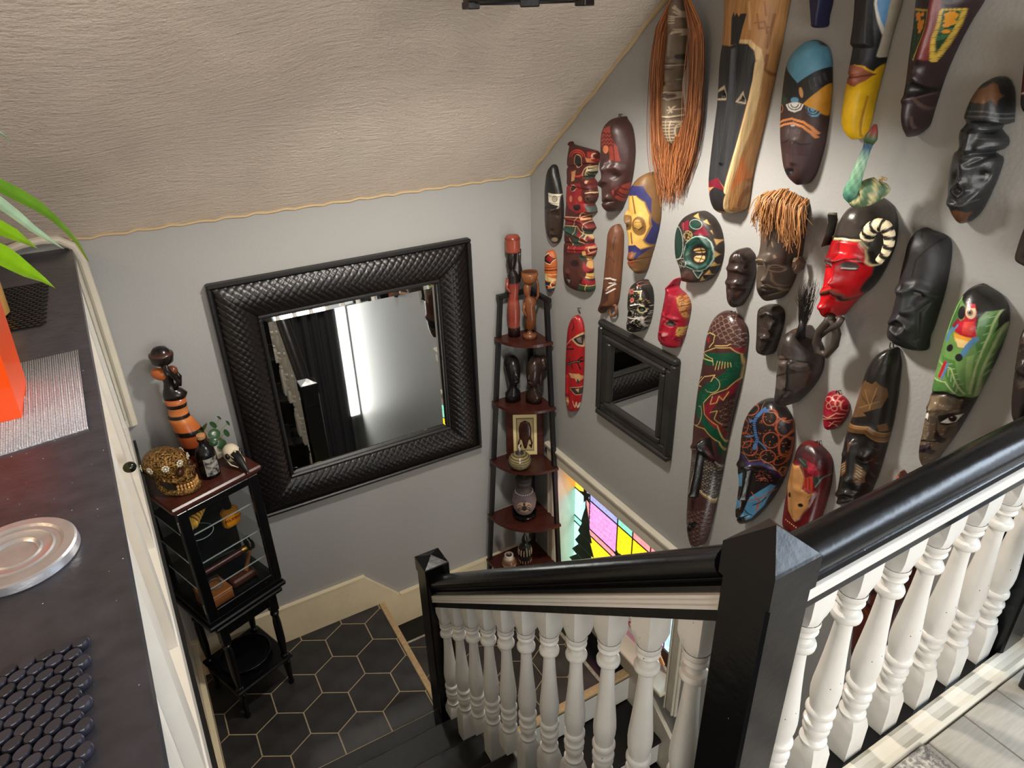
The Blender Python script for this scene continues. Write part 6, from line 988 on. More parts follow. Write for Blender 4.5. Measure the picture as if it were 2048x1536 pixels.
{'n':'face_mask','l':'small dark carved head with a twisted headwrap,beside the round mask','D':0.065,'b':(44,31,28),'u':1.4123,'v':0.6067,'H':0.2112,'L':[3,0,-10,-26,-41,-56,-72,-88,-105,-123,-142,-163,-185,-209,-233,-259,-285,-311,-336,-360,-382,-404,-421,-434,-442,-444,-443,-440,-441,-445,-454,-471,-485,-493,-494,-492,-490,-487,-484,-481,-478,-474,-466,-453,-437,-417,-392,-369,-341,-311,-275,-236,-194,-147,-106,-69,-37,-5,20,28],'R':[22,30,38,51,65,79,94,110,128,145,164,181,200,217,235,253,272,291,309,328,344,360,374,388,401,413,425,435,444,453,459,464,468,471,472,471,469,462,454,443,433,423,412,403,393,384,375,361,344,324,295,258,221,187,156,128,104,85,73,51],'o':[('L',(26,18,16),5,[-18,2043,217,1879]),('L',(26,18,16),5,[132,2083,308,1842]),('L',(26,18,16),5,[179,2006,298,1686]),('L',(26,18,16),5,[400,1911,357,1540]),('L',(26,18,16),4,[-686,1566,163,1721,362,1430]),('L',(26,18,16),4,[-700,1317,213,1378,432,1299]),('L',(26,18,16),4,[-720,938,237,1142,484,1097]),('L',(70,50,42),3,[-701,649,224,895,422,833]),('P',(78,48,36),[200,640,294,730,228,419]),('R',8,9,[-751,1303,198,1493,381,1429]),('R',9,10,[-701,818,248,1022,435,945]),('R',12,9,[162,843,135,421]),('G',8,10,[145,263]),('G',-7,9,[-41,708]),('G',-7,12,[295,752]),('R',7,9,[167,2008,376,1651]),('R',7,9,[-28,1977,-13,1801])],'gloss':0.35},
{'n':'raffia_mask','l':'dark wooden face mask with a fringe of brown raffia hair and bared teeth','D':0.11,'b':(70,59,50),'u':1.568,'v':0.683,'H':0.3394,'L':[-58,-66,-87,-92,-97,-95,-92,-95,-104,-121,-148,-185,-225,-266,-307,-348,-386,-414,-437,-454,-468,-483,-496,-509,-521,-532,-541,-546,-547,-545,-541,-538,-540,-549,-560,-575,-593,-611,-625,-638,-647,-655,-661,-665,-667,-670,-665,-659,-642,-624,-593,-560,-508,-462,-411,-363,-296,-247,-167,-140],'R':[-49,-36,-2,31,77,119,158,196,226,255,283,312,339,365,388,410,433,454,474,491,506,520,533,546,557,569,580,590,598,601,603,602,600,598,595,592,589,587,584,583,581,580,580,579,579,579,579,572,566,551,534,513,480,431,377,314,244,176,81,-17],'o':[('P',(58,48,40),[240,1441,227,1393,198,1353,153,1325,94,1310,25,1308,-898,907,-953,939,-985,985,-991,1038,-970,1092,-924,1140,-7,1577,65,1597,130,1597,182,1576,218,1539,238,1492]),('P',(58,48,40),[494,1225,495,1183,484,1152,461,1134,434,1137,403,1157,371,1191,342,1236,323,1286,317,1339,328,1387,353,1425,386,1447,423,1449,456,1431,482,1394,499,1344,507,1288]),('P',(98,84,70),[207,1422,197,1401,174,1385,140,1375,95,1371,45,1372,-859,968,-900,984,-925,1005,-930,1029,-915,1053,-882,1074,18,1495,70,1502,118,1500,159,1488,187,1468,204,1445]),('P',(98,84,70),[492,1254,487,1233,476,1220,459,1216,438,1221,414,1234,389,1253,367,1276,351,1300,346,1325,353,1346,370,1362,394,1369,421,1367,446,1355,467,1334,482,1308,490,1280]),('L',(146,128,104),3,[229,1443,217,1407,191,1378,150,1357,96,1346,33,1345,-884,942,-935,965,-965,999,-972,1039,-954,1079,-913,1116,-2,1546,63,1561,123,1561,172,1545,206,1517,225,1481,229,1443]),('L',(146,128,104),3,[503,1252,498,1214,483,1187,462,1173,437,1175,408,1191,378,1218,350,1254,331,1295,325,1336,334,1375,356,1406,387,1425,420,1427,451,1413,476,1383,493,1343,503,1297,503,1252]),('L',(30,24,20),3,[-896,1010,193,1424]),('L',(30,24,20),3,[356,1300,490,1273]),('L',(130,112,92),2.5,[336,1441,284,951]),('L',(130,112,92),2.5,[356,1179,396,781,435,634]),('P',(34,26,22),[422,536,396,468,361,415,288,365,263,368,239,396,-523,32,-604,62,-655,111,-672,174,161,678,196,730,241,763,287,772,326,754,354,711,367,648,386,585]),('P',(112,96,78),[355,564,346,531,328,508,309,500,288,507,263,525,235,551,208,582,189,616,183,651,193,684,217,710,250,725,284,726,315,711,338,683,351,645,356,603]),('L',(36,28,24),2.5,[216,697,214,530]),('L',(36,28,24),2.5,[249,699,243,529]),('L',(36,28,24),2.5,[279,699,268,527]),('L',(36,28,24),2.5,[305,698,290,523]),('L',(36,28,24),2.5,[329,694,309,517]),('L',(36,28,24),2.5,[350,690,327,510]),('L',(36,28,24),2.5,[188,617,353,548]),('L',(140,120,96),3,[162,709,289,790,388,619,388,432,256,364]),('L',(150,132,108),2.5,[213,2111,260,1976]),('L',(150,132,108),3,[338,1715,385,1644]),('L',(48,40,34),3,[488,1904,517,1420]),('R',12,11,[-937,1179,261,1617,340,1551,505,1424]),('R',20,11,[281,1546,274,950]),('G',10,11,[253,911]),('G',6,14,[83,1437]),('G',6,16,[430,1295]),('G',12,20,[286,619]),('R',-6,4,[196,618,350,560]),('G',8,25,[415,898])]},
{'n':'mosaic_mask','l':'small black skull mask covered in silver and pink mosaic flowers','D':0.075,'b':(28,26,24),'u':0.9028,'v':0.322,'H':0.243,'L':[-331,-362,-375,-394,-406,-421,-435,-447,-456,-463,-468,-469,-464,-454,-445,-447,-468,-484,-480,-465,-455,-458,-471,-483,-482,-471,-457,-459,-511,-535,-545,-551,-554,-555,-553,-549,-543,-536,-526,-511,-491,-469,-444,-416,-385,-351,-312,-272,-232,-192,-151,-107,-62,-17,30,69,104,132,164,179],'R':[-300,-286,-246,-205,-148,-89,-31,26,78,129,177,220,261,297,332,367,401,433,460,486,507,527,545,563,578,592,603,613,621,627,632,636,639,641,641,638,634,628,622,613,602,589,575,558,542,521,498,470,435,396,354,318,287,261,242,229,220,213,196,190],'o':[('FD',(150,135,100),1.6,260,[-967,1838,363,2284,626,1720,613,816,318,283,-812,-44]),('FD',(205,200,190),1.6,120,[-897,985,702,1527,493,571,58,418]),('DL',(230,225,212),2.2,4.5,[-740,1854,407,2093,440,1698]),('DL',(230,225,212),2.2,4.5,[126,1456,425,1548,539,1470]),('DL',(230,225,212),2.2,4.5,[-871,679,167,865,521,967,433,447]),('P',(14,13,13),[556,1316,551,1268,538,1226,518,1195,490,1179,458,1178,423,1192,392,1219,369,1258,359,1304,365,1353,386,1399,417,1434,452,1454,487,1457,516,1440,538,1408,552,1365]),('L',(180,165,110),3,[560,1316,555,1264,541,1219,520,1186,491,1169,457,1168,420,1183,386,1212,361,1253,351,1303,358,1355,380,1404,413,1442,451,1464,487,1466,519,1449,542,1415,556,1368,560,1316]),('P',(70,90,80),[490,1329,488,1308,482,1290,474,1276,462,1268,450,1267,438,1273,427,1285,420,1303,417,1323,419,1344,425,1363,435,1377,448,1385,460,1387,472,1380,481,1367,487,1349]),('P',(14,13,13),[326,523,307,477,275,436,232,405,179,383,115,371,38,363,-850,-80,-914,-67,-939,-35,-920,12,-862,67,-771,126,130,605,212,628,274,626,313,605,331,569]),('P',(14,13,13),[182,1072,180,1034,167,997,145,965,116,942,82,931,47,932,-787,528,-808,555,-817,592,-814,632,-799,672,28,1118,64,1144,98,1155,129,1152,155,1135,173,1107]),('P',(200,195,180),[407,968,526,1021,447,808]),('L',(210,205,195),2.5,[391,966,572,681]),('L',(210,205,195),2.5,[388,913,173,713]),('P',(190,110,95),[219,2292,222,2267,204,2240,400,2321,349,2299,326,2301,252,2288,220,2302,188,2318,162,2337,145,2356,143,2374,155,2389,187,2402,228,2408,107,2331,162,2328,199,2314]),('P',(90,60,40),[319,2365,323,2357,321,2348,312,2340,299,2334,309,2342,296,2342,275,2342,268,2349,260,2356,253,2362,254,2370,258,2376,266,2380,267,2377,277,2375,295,2374,310,2371]),('P',(190,110,95),[183,2039,179,1998,164,1959,136,1925,99,1900,55,1887,10,1887,-94,1870,-858,1548,-870,1586,-865,1630,-845,1673,-811,1710,13,2102,64,2118,107,2118,145,2103,171,2076]),('P',(90,60,40),[109,2019,108,2007,102,1995,91,1984,78,1976,63,1972,48,1971,36,1975,27,1982,22,1993,24,2005,31,2017,43,2029,57,2037,72,2042,86,2042,98,2038,106,2030]),('P',(190,110,95),[218,1680,215,1642,200,1605,174,1574,139,1551,98,1539,56,1539,19,1551,-8,1576,-20,1609,-15,1648,7,1688,40,1723,81,1748,123,1761,161,1759,190,1743,209,1715]),('P',(90,60,40),[149,1661,148,1649,142,1637,132,1627,120,1619,106,1615,93,1615,81,1619,73,1627,70,1638,71,1650,78,1662,88,1673,101,1681,115,1686,128,1685,139,1681,146,1672]),('P',(190,175,110),[406,2026,407,2010,402,1996,393,1985,380,1978,365,1977,349,1981,335,1990,325,2003,320,2019,321,2035,328,2050,339,2062,352,2068,367,2069,381,2065,393,2055,402,2041]),('P',(190,175,110),[485,1770,484,1753,478,1739,467,1728,453,1721,437,1720,420,1724,405,1734,395,1747,390,1763,392,1780,400,1795,413,1808,429,1815,445,1815,460,1810,472,1800,481,1786]),('G',-12,14,[473,1318]),('R',12,9,[218,1432,50,1080]),('G',10,16,[399,861]),('R',8,8,[124,1480,529,1440]),('G',8,12,[115,695]),('G',-6,9,[87,479])],'gloss':0.22},
{'n':'face_mask','l':'crimson red mask with a topknot and speckled brown panels,above the small mirror','D':0.06,'b':(160,31,50),'u':1.0978,'v':0.3316,'H':0.2936,'L':[-398,-417,-440,-455,-467,-478,-493,-516,-551,-605,-630,-641,-643,-640,-637,-634,-631,-627,-624,-620,-617,-612,-606,-598,-589,-578,-566,-554,-542,-530,-518,-506,-494,-482,-470,-457,-444,-431,-418,-405,-392,-376,-357,-331,-285,-215,-116,-54,-29,-20,-18,-16,-11,-2,9,24,44,59,71,75],'R':[-384,-373,-339,-308,-265,-219,253,356,411,452,474,490,497,500,502,505,515,541,608,632,647,659,669,681,692,705,718,732,746,759,772,783,792,801,807,811,807,795,770,733,689,626,531,403,177,73,58,59,70,81,90,97,103,107,109,109,105,102,96,93],'o':[('P',(138,82,48),[439,2310,415,2436,814,2155,803,1736,778,1434,712,1518]),('FD',(196,140,80),1.8,110,[461,2312,509,2446,766,2139,789,1521,725,1567]),('L',(96,24,34),3,[567,2201,617,2206]),('L',(96,24,34),3,[653,2038,814,2083]),('L',(96,24,34),3,[696,1811,831,1854]),('P',(138,82,48),[536,1129,700,1147,610,658,490,744]),('FD',(205,165,90),1.8,70,[551,1111,728,1152,617,700,506,776]),('P',(64,52,50),[525,1306,518,1243,491,1182,446,1128,385,1086,310,1059,228,1048,149,1056,88,1084,57,1131,61,1193,102,1262,172,1330,258,1384,344,1417,419,1423,476,1404,512,1362]),('L',(208,74,84),4,[56,1122,221,1370,423,1419,539,1283]),('L',(208,74,84),4,[59,1099,296,1055,536,1159]),('L',(20,16,16),4,[125,1218,522,1246]),('P',(170,120,115),[243,746,236,721,215,693,179,667,132,643,80,625,26,614,-20,613,-52,622,-65,640,-57,667,-30,698,14,729,67,756,122,775,171,783,209,780,234,767]),('L',(200,70,80),3,[-189,714,260,801]),('L',(100,14,30),4,[-144,463,265,654]),('L',(100,14,30),3,[158,2619,10,2683]),('R',14,8,[239,2437,219,1983,131,1625]),('R',12,8,[34,1307,-185,691]),('G',-8,11,[327,1239]),('G',9,12,[48,583]),('G',8,10,[-95,2674]),('R',8,8,[-170,1467,542,1454]),('R',-6,5,[389,634,467,1098])],'gloss':0.3},
{'n':'face_mask','l':'red faced mask with dark horned head,a bird on top and a looped handle below','D':0.12,'b':(54,48,43),'u':1.8292,'v':0.7064,'H':0.3585,'L':[-227,-234,-254,-275,-291,-305,-318,-333,-345,-359,-371,-384,-398,-412,-428,-444,-460,-478,-495,-513,-532,-551,-569,-587,-605,-621,-637,-652,-668,-680,-689,-694,-693,-685,-676,-665,-654,-641,-628,-615,-600,-582,-562,-537,-510,-481,-448,-410,-365,-312,-254,-198,-140,-84,-30,19,62,98,137,151],'R':[-220,-208,-188,-175,-157,-143,-125,-110,-93,-73,-49,-22,8,41,78,118,160,207,260,321,394,462,516,562,602,641,675,705,732,755,778,798,816,833,847,859,866,868,865,860,852,841,826,807,786,761,731,696,657,618,576,528,472,406,348,298,255,221,200,171],'o':[('P',(24,23,27),[734,1867,869,2574,847,1824,400,869,230,701,655,1527]),('P',(196,16,26),[-1049,2232,50,2532,516,2558,663,2301,720,1901,667,1579,425,996,78,351,-299,-130,-655,-168,-947,509,-1067,1217,-1144,1776]),('P',(150,14,22),[-1049,2232,8,2530,126,2016,-1073,1602]),('L',(218,200,156),9,[-1101,1929,-1046,2270,39,2577,509,2609,658,2381,728,1897]),('L',(110,90,60),2,[-1049,2232,48,2540,514,2571,652,2346,719,1926]),('L',(30,28,26),6,[-1132,1921,-1095,2296,28,2622,513,2660,675,2432,744,1940]),('P',(74,68,68),[92,1924,80,1884,49,1849,3,1822,-55,1805,-122,1799,-287,1753,-990,1434,-1018,1471,-1026,1512,-1011,1555,-977,1593,-177,2003,-103,2027,-38,2032,18,2021,60,1996,85,1962]),('P',(74,68,68),[586,1901,577,1858,554,1823,518,1799,470,1788,414,1789,355,1803,301,1827,261,1860,244,1900,253,1944,288,1985,342,2018,404,2037,465,2038,517,2021,556,1989,579,1947]),('L',(228,220,204),4,[-187,1859,46,1843]),('L',(228,220,204),4,[296,1830,531,1828]),('L',(24,18,18),3,[-951,1418,39,1806]),('L',(24,18,18),3,[284,1782,554,1795]),('L',(96,10,18),4,[-1075,1611,23,1990,170,1982,316,2084,556,2122,647,1967]),('L',(110,12,20),4,[12,2514,113,2035]),('L',(124,66,50),10,[-921,542,101,1122,253,1008,207,740]),('L',(40,16,16),5,[-903,512,108,1052,235,937,192,719]),('P',(90,10,16),[120,1336,119,1325,114,1314,104,1304,90,1297,75,1293,60,1292,46,1296,36,1303,31,1312,32,1323,38,1335,49,1345,64,1353,79,1357,94,1357,107,1353,116,1346]),('L',(120,10,18),3,[-7,1209,-920,642]),('R',22,13,[126,2016,155,1709,154,1390]),('G',10,12,[207,1379]),('G',8,10,[69,1369]),('G',8,14,[-78,1917]),('G',8,20,[441,1896]),('R',11,9,[-907,581,97,1154,233,780]),('R',9,9,[-822,447,21,522]),('R',10,9,[-1099,1596,19,2011,312,2110,648,2014]),('G',8,26,[515,1473]),('B',8,5,[-1049,2232,50,2532,516,2558,663,2301,720,1901,667,1579,425,996,78,351,-299,-130,-655,-168,-947,509,-1067,1217,-1144,1776])],'gloss':0.3},
{'n':'carved_mask','l':'matte black wooden mask with drooping ears and an open mouth','D':0.075,'b':(31,31,33),'u':2.0148,'v':0.688,'H':0.323,'L':[-178,-203,-236,-265,-292,-321,-344,-361,-493,-504,-509,-510,-510,-508,-507,-505,-503,-500,-498,-495,-492,-489,-487,-485,-484,-483,-483,-483,-486,-490,-496,-502,-507,-511,-514,-515,-515,-514,-514,-513,-513,-513,-512,-512,-512,-510,-506,-499,-489,-476,-461,-445,-427,-404,-377,-346,-314,-285,-262,-230],'R':[-135,-104,-54,-12,538,576,591,596,596,593,585,576,568,561,558,560,570,579,585,590,593,596,598,601,603,606,608,611,612,613,612,611,609,605,601,596,589,583,575,567,558,548,538,527,515,502,487,472,456,437,412,382,339,284,208,-74,-131,-163,-195,-209],'o':[('L',(10,10,10),4,[354,3125,228,2863,53,2554,61,2113]),('L',(12,12,12),4,[-157,3191,69,3023]),('P',(12,12,12),[-28,1793,-24,1761,-30,1730,-45,1703,-68,1684,-97,1674,-129,1674,-161,1683,-188,1702,-206,1728,-211,1760,-201,1794,-179,1824,-151,1847,-119,1858,-89,1857,-62,1845,-41,1822]),('P',(120,116,110),[377,1677,373,1664,359,1655,338,1650,310,1650,280,1655,250,1663,225,1675,208,1688,202,1703,208,1716,225,1728,250,1735,280,1736,310,1731,338,1721,359,1708,372,1692]),('P',(10,10,10),[422,1653,419,1641,413,1633,402,1628,389,1627,375,1631,361,1639,349,1650,342,1662,339,1675,342,1687,349,1696,361,1701,374,1702,389,1698,402,1690,412,1679,419,1666]),('P',(14,14,14),[268,765,259,701,228,643,175,597,104,567,20,553,-66,558,-147,579,-215,612,-252,661,-234,733,-173,812,-93,877,-6,917,79,931,156,919,215,883,253,828]),('P',(58,58,60),[-111,768,212,823,273,726,143,576]),('L',(60,60,62),2.5,[-633,1452,-84,1683,128,1840,378,1839,591,1612]),('R',13,12,[-640,1478,-9,1745,218,1863,506,1766]),('R',20,10,[23,1728,81,1173]),('G',9,10,[200,1210]),('G',-10,12,[301,1668]),('G',-8,10,[-132,1730]),('R',11,9,[-288,709,-23,915,284,785]),('R',11,9,[-149,552,86,470,278,699]),('G',-9,13,[56,717]),('R',8,12,[621,1476,563,183]),('R',-6,5,[598,1608,379,1220,466,427])],'gloss':0.5},
{'n':'carved_mask','l':'corner of a dark wooden carving at the right edge below the ebony mask','D':0.06,'b':(46,37,34),'u':2.2557,'v':0.9764,'H':0.1329,'L':[75,69,52,29,14,-4,-19,-35,-54,-80,-113,-159,-227,-278,-304,-317,-331,-336,-341,-345,-345,-346,-347,-348,-349,-349,-348,-348,-347,-346,-344,-343,-340,-338,-336,-332,-328,-323,-316,-309,-302,-293,-283,-275,-264,-254,-245,-236,-228,-217,-206,-197,-188,-172,-159,-148,-140,-117,-99,-93],'R':[96,110,137,159,189,214,232,252,265,278,293,303,313,323,331,339,347,356,361,366,371,372,373,374,372,370,367,362,357,351,346,340,332,324,316,304,293,281,268,253,239,223,207,191,176,162,145,129,115,97,79,62,47,24,5,-17,-45,-66,-78,-82],'o':[('R',9,10,[-22,899,39,423])],'pq':(5,0.5)},
{'n':'carved_mask','l':'dark mask half cut off by the right edge,above the upper handrail','D':0.09,'b':(38,30,28),'u':2.3363,'v':0.607,'H':0.2605,'L':[229,226,217,202,194,184,171,156,138,115,88,57,21,-12,-41,-69,-93,-117,-140,-163,-184,-203,-221,-238,-253,-269,-283,-297,-309,-321,-332,-343,-353,-363,-373,-382,-391,-399,-406,-413,-418,-423,-426,-429,-431,-433,-433,-432,-431,-428,-423,-419,-413,-404,-390,-376,-354,-329,-294,-283],'R':[233,238,252,269,280,293,307,321,336,353,365,376,388,395,402,409,414,418,422,425,427,428,430,431,433,429,426,423,414,403,393,380,362,345,324,301,279,256,234,209,186,161,134,108,82,52,24,-6,-37,-64,-90,-117,-141,-163,-188,-209,-225,-251,-268,-274],'o':[('L',(70,54,46),3,[-541,1807,-154,2253]),('L',(70,54,46),3,[56,1136,148,1223]),('R',10,10,[-103,1575,7,1724]),('G',-8,12,[59,1343]),('FD',(80,62,52),2,60,[-623,2085,-158,2474,39,2010,-532,1551])],'gloss':0.35},
{'n':'painted_mask','l':'narrow red mask painted with black lizards,left of the small mirror','D':0.04,'b':(172,34,38),'u':0.4235,'v':-0.3076,'H':0.5566,'L':[-304,-314,-345,-371,-393,-420,-448,-478,-510,-543,-577,-614,-639,-660,-676,-686,-695,-698,-701,-704,-707,-709,-711,-712,-713,-713,-714,-714,-713,-710,-706,-701,-695,-686,-677,-667,-657,-645,-632,-619,-603,-589,-568,-544,-514,-477,-435,-389,-344,-297,-243,-190,-131,-69,-14,39,84,137,175,223],'R':[-294,-264,-197,-149,-86,-22,55,130,205,261,318,363,402,437,472,503,529,554,576,596,614,632,650,665,680,690,701,707,713,715,717,718,720,720,721,720,720,718,717,715,712,707,703,696,688,679,671,657,640,619,592,559,522,487,451,409,368,323,261,241],'o':[('L',(20,19,19),6,[71,5311,281,5016,134,4826]),('L',(225,208,170),2,[-1,5370,190,5505,357,5441]),('P',(205,172,130),[91,4328,680,4844,738,4094,500,4122]),('P',(44,36,34),[262,4398,705,4747,705,4180,525,4225]),('P',(120,108,96),[483,4485,643,4611,684,4288,557,4310]),('L',(20,19,19),7,[-915,3624,-286,3636,284,3879]),('L',(20,19,19),5,[-299,3829,67,4025]),('L',(20,19,19),12,[-368,2740,297,3168,666,3321]),('L',(20,19,19),6,[11,3007,-78,3273]),('L',(20,19,19),6,[466,3225,690,3520]),('L',(20,19,19),6,[90,2989,239,2794]),('L',(20,19,19),6,[514,3239,651,2889]),('DL',(225,208,170),1.6,8,[-368,2740,297,3168,666,3321]),('P',(205,160,110),[-91,2404,605,2607,787,2434,521,2072,371,2282,107,2200]),('P',(60,50,46),[523,2331,659,2098,475,2028]),('P',(56,48,44),[41,1631,700,1853,667,1454,413,1376]),('P',(205,165,115),[421,1675,588,1772,554,1518]),('L',(225,208,170),2,[41,1631,698,1894]),('L',(225,208,170),2,[42,1579,412,1354,668,1423]),('P',(205,150,110),[-26,805,-45,699,-95,589,-176,484,-674,126,-757,86,-836,83,-901,117,-944,183,-960,274,-947,378,-907,483,-844,575,-330,933,-226,986,-143,993,-79,960,-38,896]),('L',(150,40,36),3,[-825,447,-179,567]),('L',(225,208,170),3,[244,919,304,543,425,921,389,510,511,875]),('L',(20,19,19),4,[-733,4392,-882,3637]),('L',(20,19,19),4,[-938,2065,-333,1878,-873,1240]),('DL',(225,208,170),1.6,9,[-905,2079,-309,1889,-856,1248]),('L',(225,208,170),2.5,[-844,3347,91,4328]),('P',(120,20,26),[-29,1178,-39,1144,-66,1106,-110,1067,-166,1031,-230,1000,-298,977,-366,960,-819,693,-830,718,-544,933,-371,1067,-304,1121,-235,1165,-170,1196,-113,1213,-69,1214,-40,1202]),('R',7,9,[-231,2135,-238,1080]),('G',5,14,[493,4459]),('G',6,10,[-199,723])],'gloss':0.3,'hk':(0.027,0.595)},
{'n':'painted_mask','l':'very long dark mask painted with a green dragon,hung right of the small mirror','D':0.075,'b':(62,37,35),'u':1.3722,'v':-0.5152,'H':1.0955,'L':[-147,-185,-214,-247,-274,-299,-327,-359,-394,-433,-475,-520,-558,-590,-616,-639,-661,-682,-701,-717,-730,-743,-754,-763,-768,-772,-780,-794,-815,-841,-862,-876,-883,-886,-887,-886,-881,-873,-858,-837,-814,-798,-789,-786,-784,-777,-764,-745,-721,-686,-639,-585,-517,-433,-336,-242,-142,-25,80,138],'R':[-139,-115,-53,3,58,112,167,225,274,316,349,378,405,428,450,471,491,511,530,548,563,577,591,606,621,636,650,663,676,688,703,722,743,766,792,820,851,880,906,931,953,970,983,991,997,998,996,991,983,969,947,913,869,801,706,606,504,389,292,240],'o':[('SC',(150,128,112),1.3,26,[-1105,9801,-483,10665,420,10940,953,10376,1008,9835,617,9977,-139,10090]),('SC',(130,110,98),1.2,24,[556,7306,903,7906,826,7290,709,5946,627,6449]),('SC',(128,108,96),1.2,24,[-964,1678,535,2592,447,1219,98,216,-714,165]),('P',(128,32,44),[553,9887,998,9891,975,9329,866,9744]),('P',(128,32,44),[289,7737,682,8036,979,8642,872,8013,536,7652,339,7234,246,6842,624,6596,734,6214,699,5485,561,6144,116,6713,-34,7210]),('L',(16,66,46),46,[-214,9103,438,9330,803,9455]),('L',(16,66,46),44,[803,9455,910,9139,846,8808,583,8488]),('L',(16,66,46),42,[583,8488,31,7936,-353,7331,-369,6824]),('L',(16,66,46),34,[-369,6824,141,6508,516,6209]),('L',(16,66,46),22,[516,6209,683,5751,726,5314]),('FD',(36,108,76),1.5,120,[-273,7513,513,8667,947,9458,1003,9003,255,8033,-219,6619]),('L',(196,166,100),3,[-634,9131,156,9693,687,9859,959,9645,1002,9179,980,8677,738,8219,210,7794,-94,7322,13,6878,543,6582,706,5866,865,5241]),('L',(196,166,100),3,[-1142,6924,-1104,5973,94,6269,607,5849,737,5245]),('L',(196,166,100),3,[285,7770,221,7396,461,7558,522,7856,652,7717,780,8087]),('L',(196,166,100),2.5,[258,7060,511,7222,430,6839,659,6636]),('L',(214,184,112),3,[-987,9578,-311,10079,-6,10110,-4,9834,-166,9579]),('L',(214,184,112),3,[-1013,9164,88,9232,164,9001]),('L',(214,184,112),4,[-1049,8809,-208,9073,103,9140]),('L',(214,184,112),3,[102,9749,577,9906,665,9989]),('L',(214,184,112),2.5,[320,9225,263,8842]),('L',(214,184,112),2.5,[424,9248,393,8918]),('L',(214,184,112),2.5,[519,9266,510,8983]),('L',(214,184,112),2.5,[606,9279,615,9041]),('L',(214,184,112),2.5,[686,9286,708,9090]),('L',(214,184,112),2.5,[757,9288,790,9131]),('L',(214,184,112),3,[-593,7880,-228,8361,288,8653,141,8324]),('L',(214,184,112),3,[-357,7885,-1100,7596,-403,8270]),('L',(190,170,120),2.5,[218,8540,327,8550,414,8520,476,8456,509,8368,514,8266,490,8161,439,8063,363,7979,264,7914,150,7874,32,7862,-75,7882]),('P',(150,24,34),[-496,9770,-245,9954,-210,9719]),('L',(190,170,120),2.5,[-437,9036,-808,8789,-1030,8667,-1091,8675,-1158,8695,-1221,8726,-1274,8762,-1309,8800,-1324,8836,-1315,8864,-1284,8882,-1234,8886,-1173,8878,-1107,8858,-1044,8827,-992,8791,-456,9088,-415,9072,-437,9036]),('L',(190,165,110),2.5,[-336,7049,-269,7081,-213,7071,-168,7023,-138,6942,-122,6835,-123,6713,-139,6583,-170,6458,-215,6347,-272,6257,-339,6194,-415,6160]),('P',(36,32,32),[241,4961,712,4701,594,2942,247,3358]),('SC',(150,138,122),1.2,14,[241,4961,712,4701,596,2987,259,3363]),('P',(36,32,32),[-1163,4307,-73,4991,-414,3257]),('SC',(150,138,122),1.2,14,[-1163,4307,-73,4991,-414,3257]),('P',(18,16,16),[-77,5667,380,6023,568,5011,237,4997]),('L',(62,26,28),8,[240,5599,551,5011]),('P',(14,13,13),[-8,5480,232,5670,252,4851,220,3826,190,3090,-238,2831,-101,4203]),('DL',(226,216,190),2.6,6,[12,5400,-78,4372,-250,2904]),('DL',(226,216,190),2.2,6,[-53,5365,-148,4331,-391,2822]),('L',(150,120,80),7,[230,3351,489,3087,590,2812]),('DL',(230,214,180),2.4,6,[223,3428,487,3170,603,2902]),('DL',(220,210,190),2.2,6,[-1156,4613,-90,5247]),('DL',(220,210,190),2.2,6,[578,4895,675,4604]),('P',(15,13,13),[-947,1165,223,1857,209,1593,-59,1173,-851,429]),('DL',(220,210,190),2,6,[0,345,98,216,234,417]),('R',22,12,[97,5608,33,4202,-46,3120]),('G',10,14,[-84,3056]),('R',10,10,[-1104,4578,22,5570,659,4843]),('G',12,16,[6,1615]),('R',-5,4,[-875,771,204,1721]),('G',-8,16,[457,4921])],'gloss':0.3,'hk':(0.0214,1.0943)},
{'n':'carved_mask','l':'small rectangular dark carved head with coiled hair,left of the tufted mask','D':0.06,'b':(46,38,34),'u':1.5639,'v':0.4822,'H':0.1804,'L':[-112,-117,-132,-149,-160,-173,-182,-190,-197,-202,-207,-212,-218,-223,-229,-234,-240,-246,-252,-259,-265,-271,-278,-285,-292,-299,-306,-314,-323,-331,-340,-349,-358,-367,-377,-386,-395,-402,-409,-414,-418,-420,-422,-421,-420,-419,-408,-398,-374,-351,-316,-280,-232,-188,-150,-108,-74,-32,4,16],'R':[-83,-50,-16,19,56,89,124,162,187,207,222,234,247,257,265,273,280,286,291,297,303,309,315,322,329,335,342,349,356,363,370,378,384,389,393,397,400,400,401,400,399,398,395,392,386,380,371,360,345,331,312,292,263,233,197,157,123,98,54,38],'o':[('P',(14,12,12),[425,1421,422,1350,410,1288,391,1243,357,1215,343,1225,328,1260,313,1313,301,1380,296,1453,297,1523,299,1578,304,1613,322,1631,359,1635,385,1608,408,1560,421,1495]),('L',(26,20,18),4,[167,1404,123,1472,99,1552,83,1626,79,1688,90,1735,119,1764,178,1782,147,1718,227,1696,290,1648,332,1579,352,1496,353,1411,335,1333]),('L',(26,20,18),3,[-77,1407,92,1234,313,1059,337,813]),('L',(26,20,18),3,[-53,1585,145,1310,362,1054]),('L',(70,58,50),2.5,[-50,1068,235,1107,304,748]),('L',(20,16,14),3,[24,654,156,672]),('L',(20,16,14),3,[262,664,355,668]),('L',(20,16,14),3,[47,334,234,332]),('R',9,8,[-97,1516,84,1675,377,1630,354,1175,336,1116]),('G',-10,12,[349,1430]),('R',10,8,[138,784,111,478]),('G',6,9,[170,348]),('R',6,7,[-1,792,382,790]),('G',5,12,[312,543])],'pq':(5,0.5),'gloss':0.35},
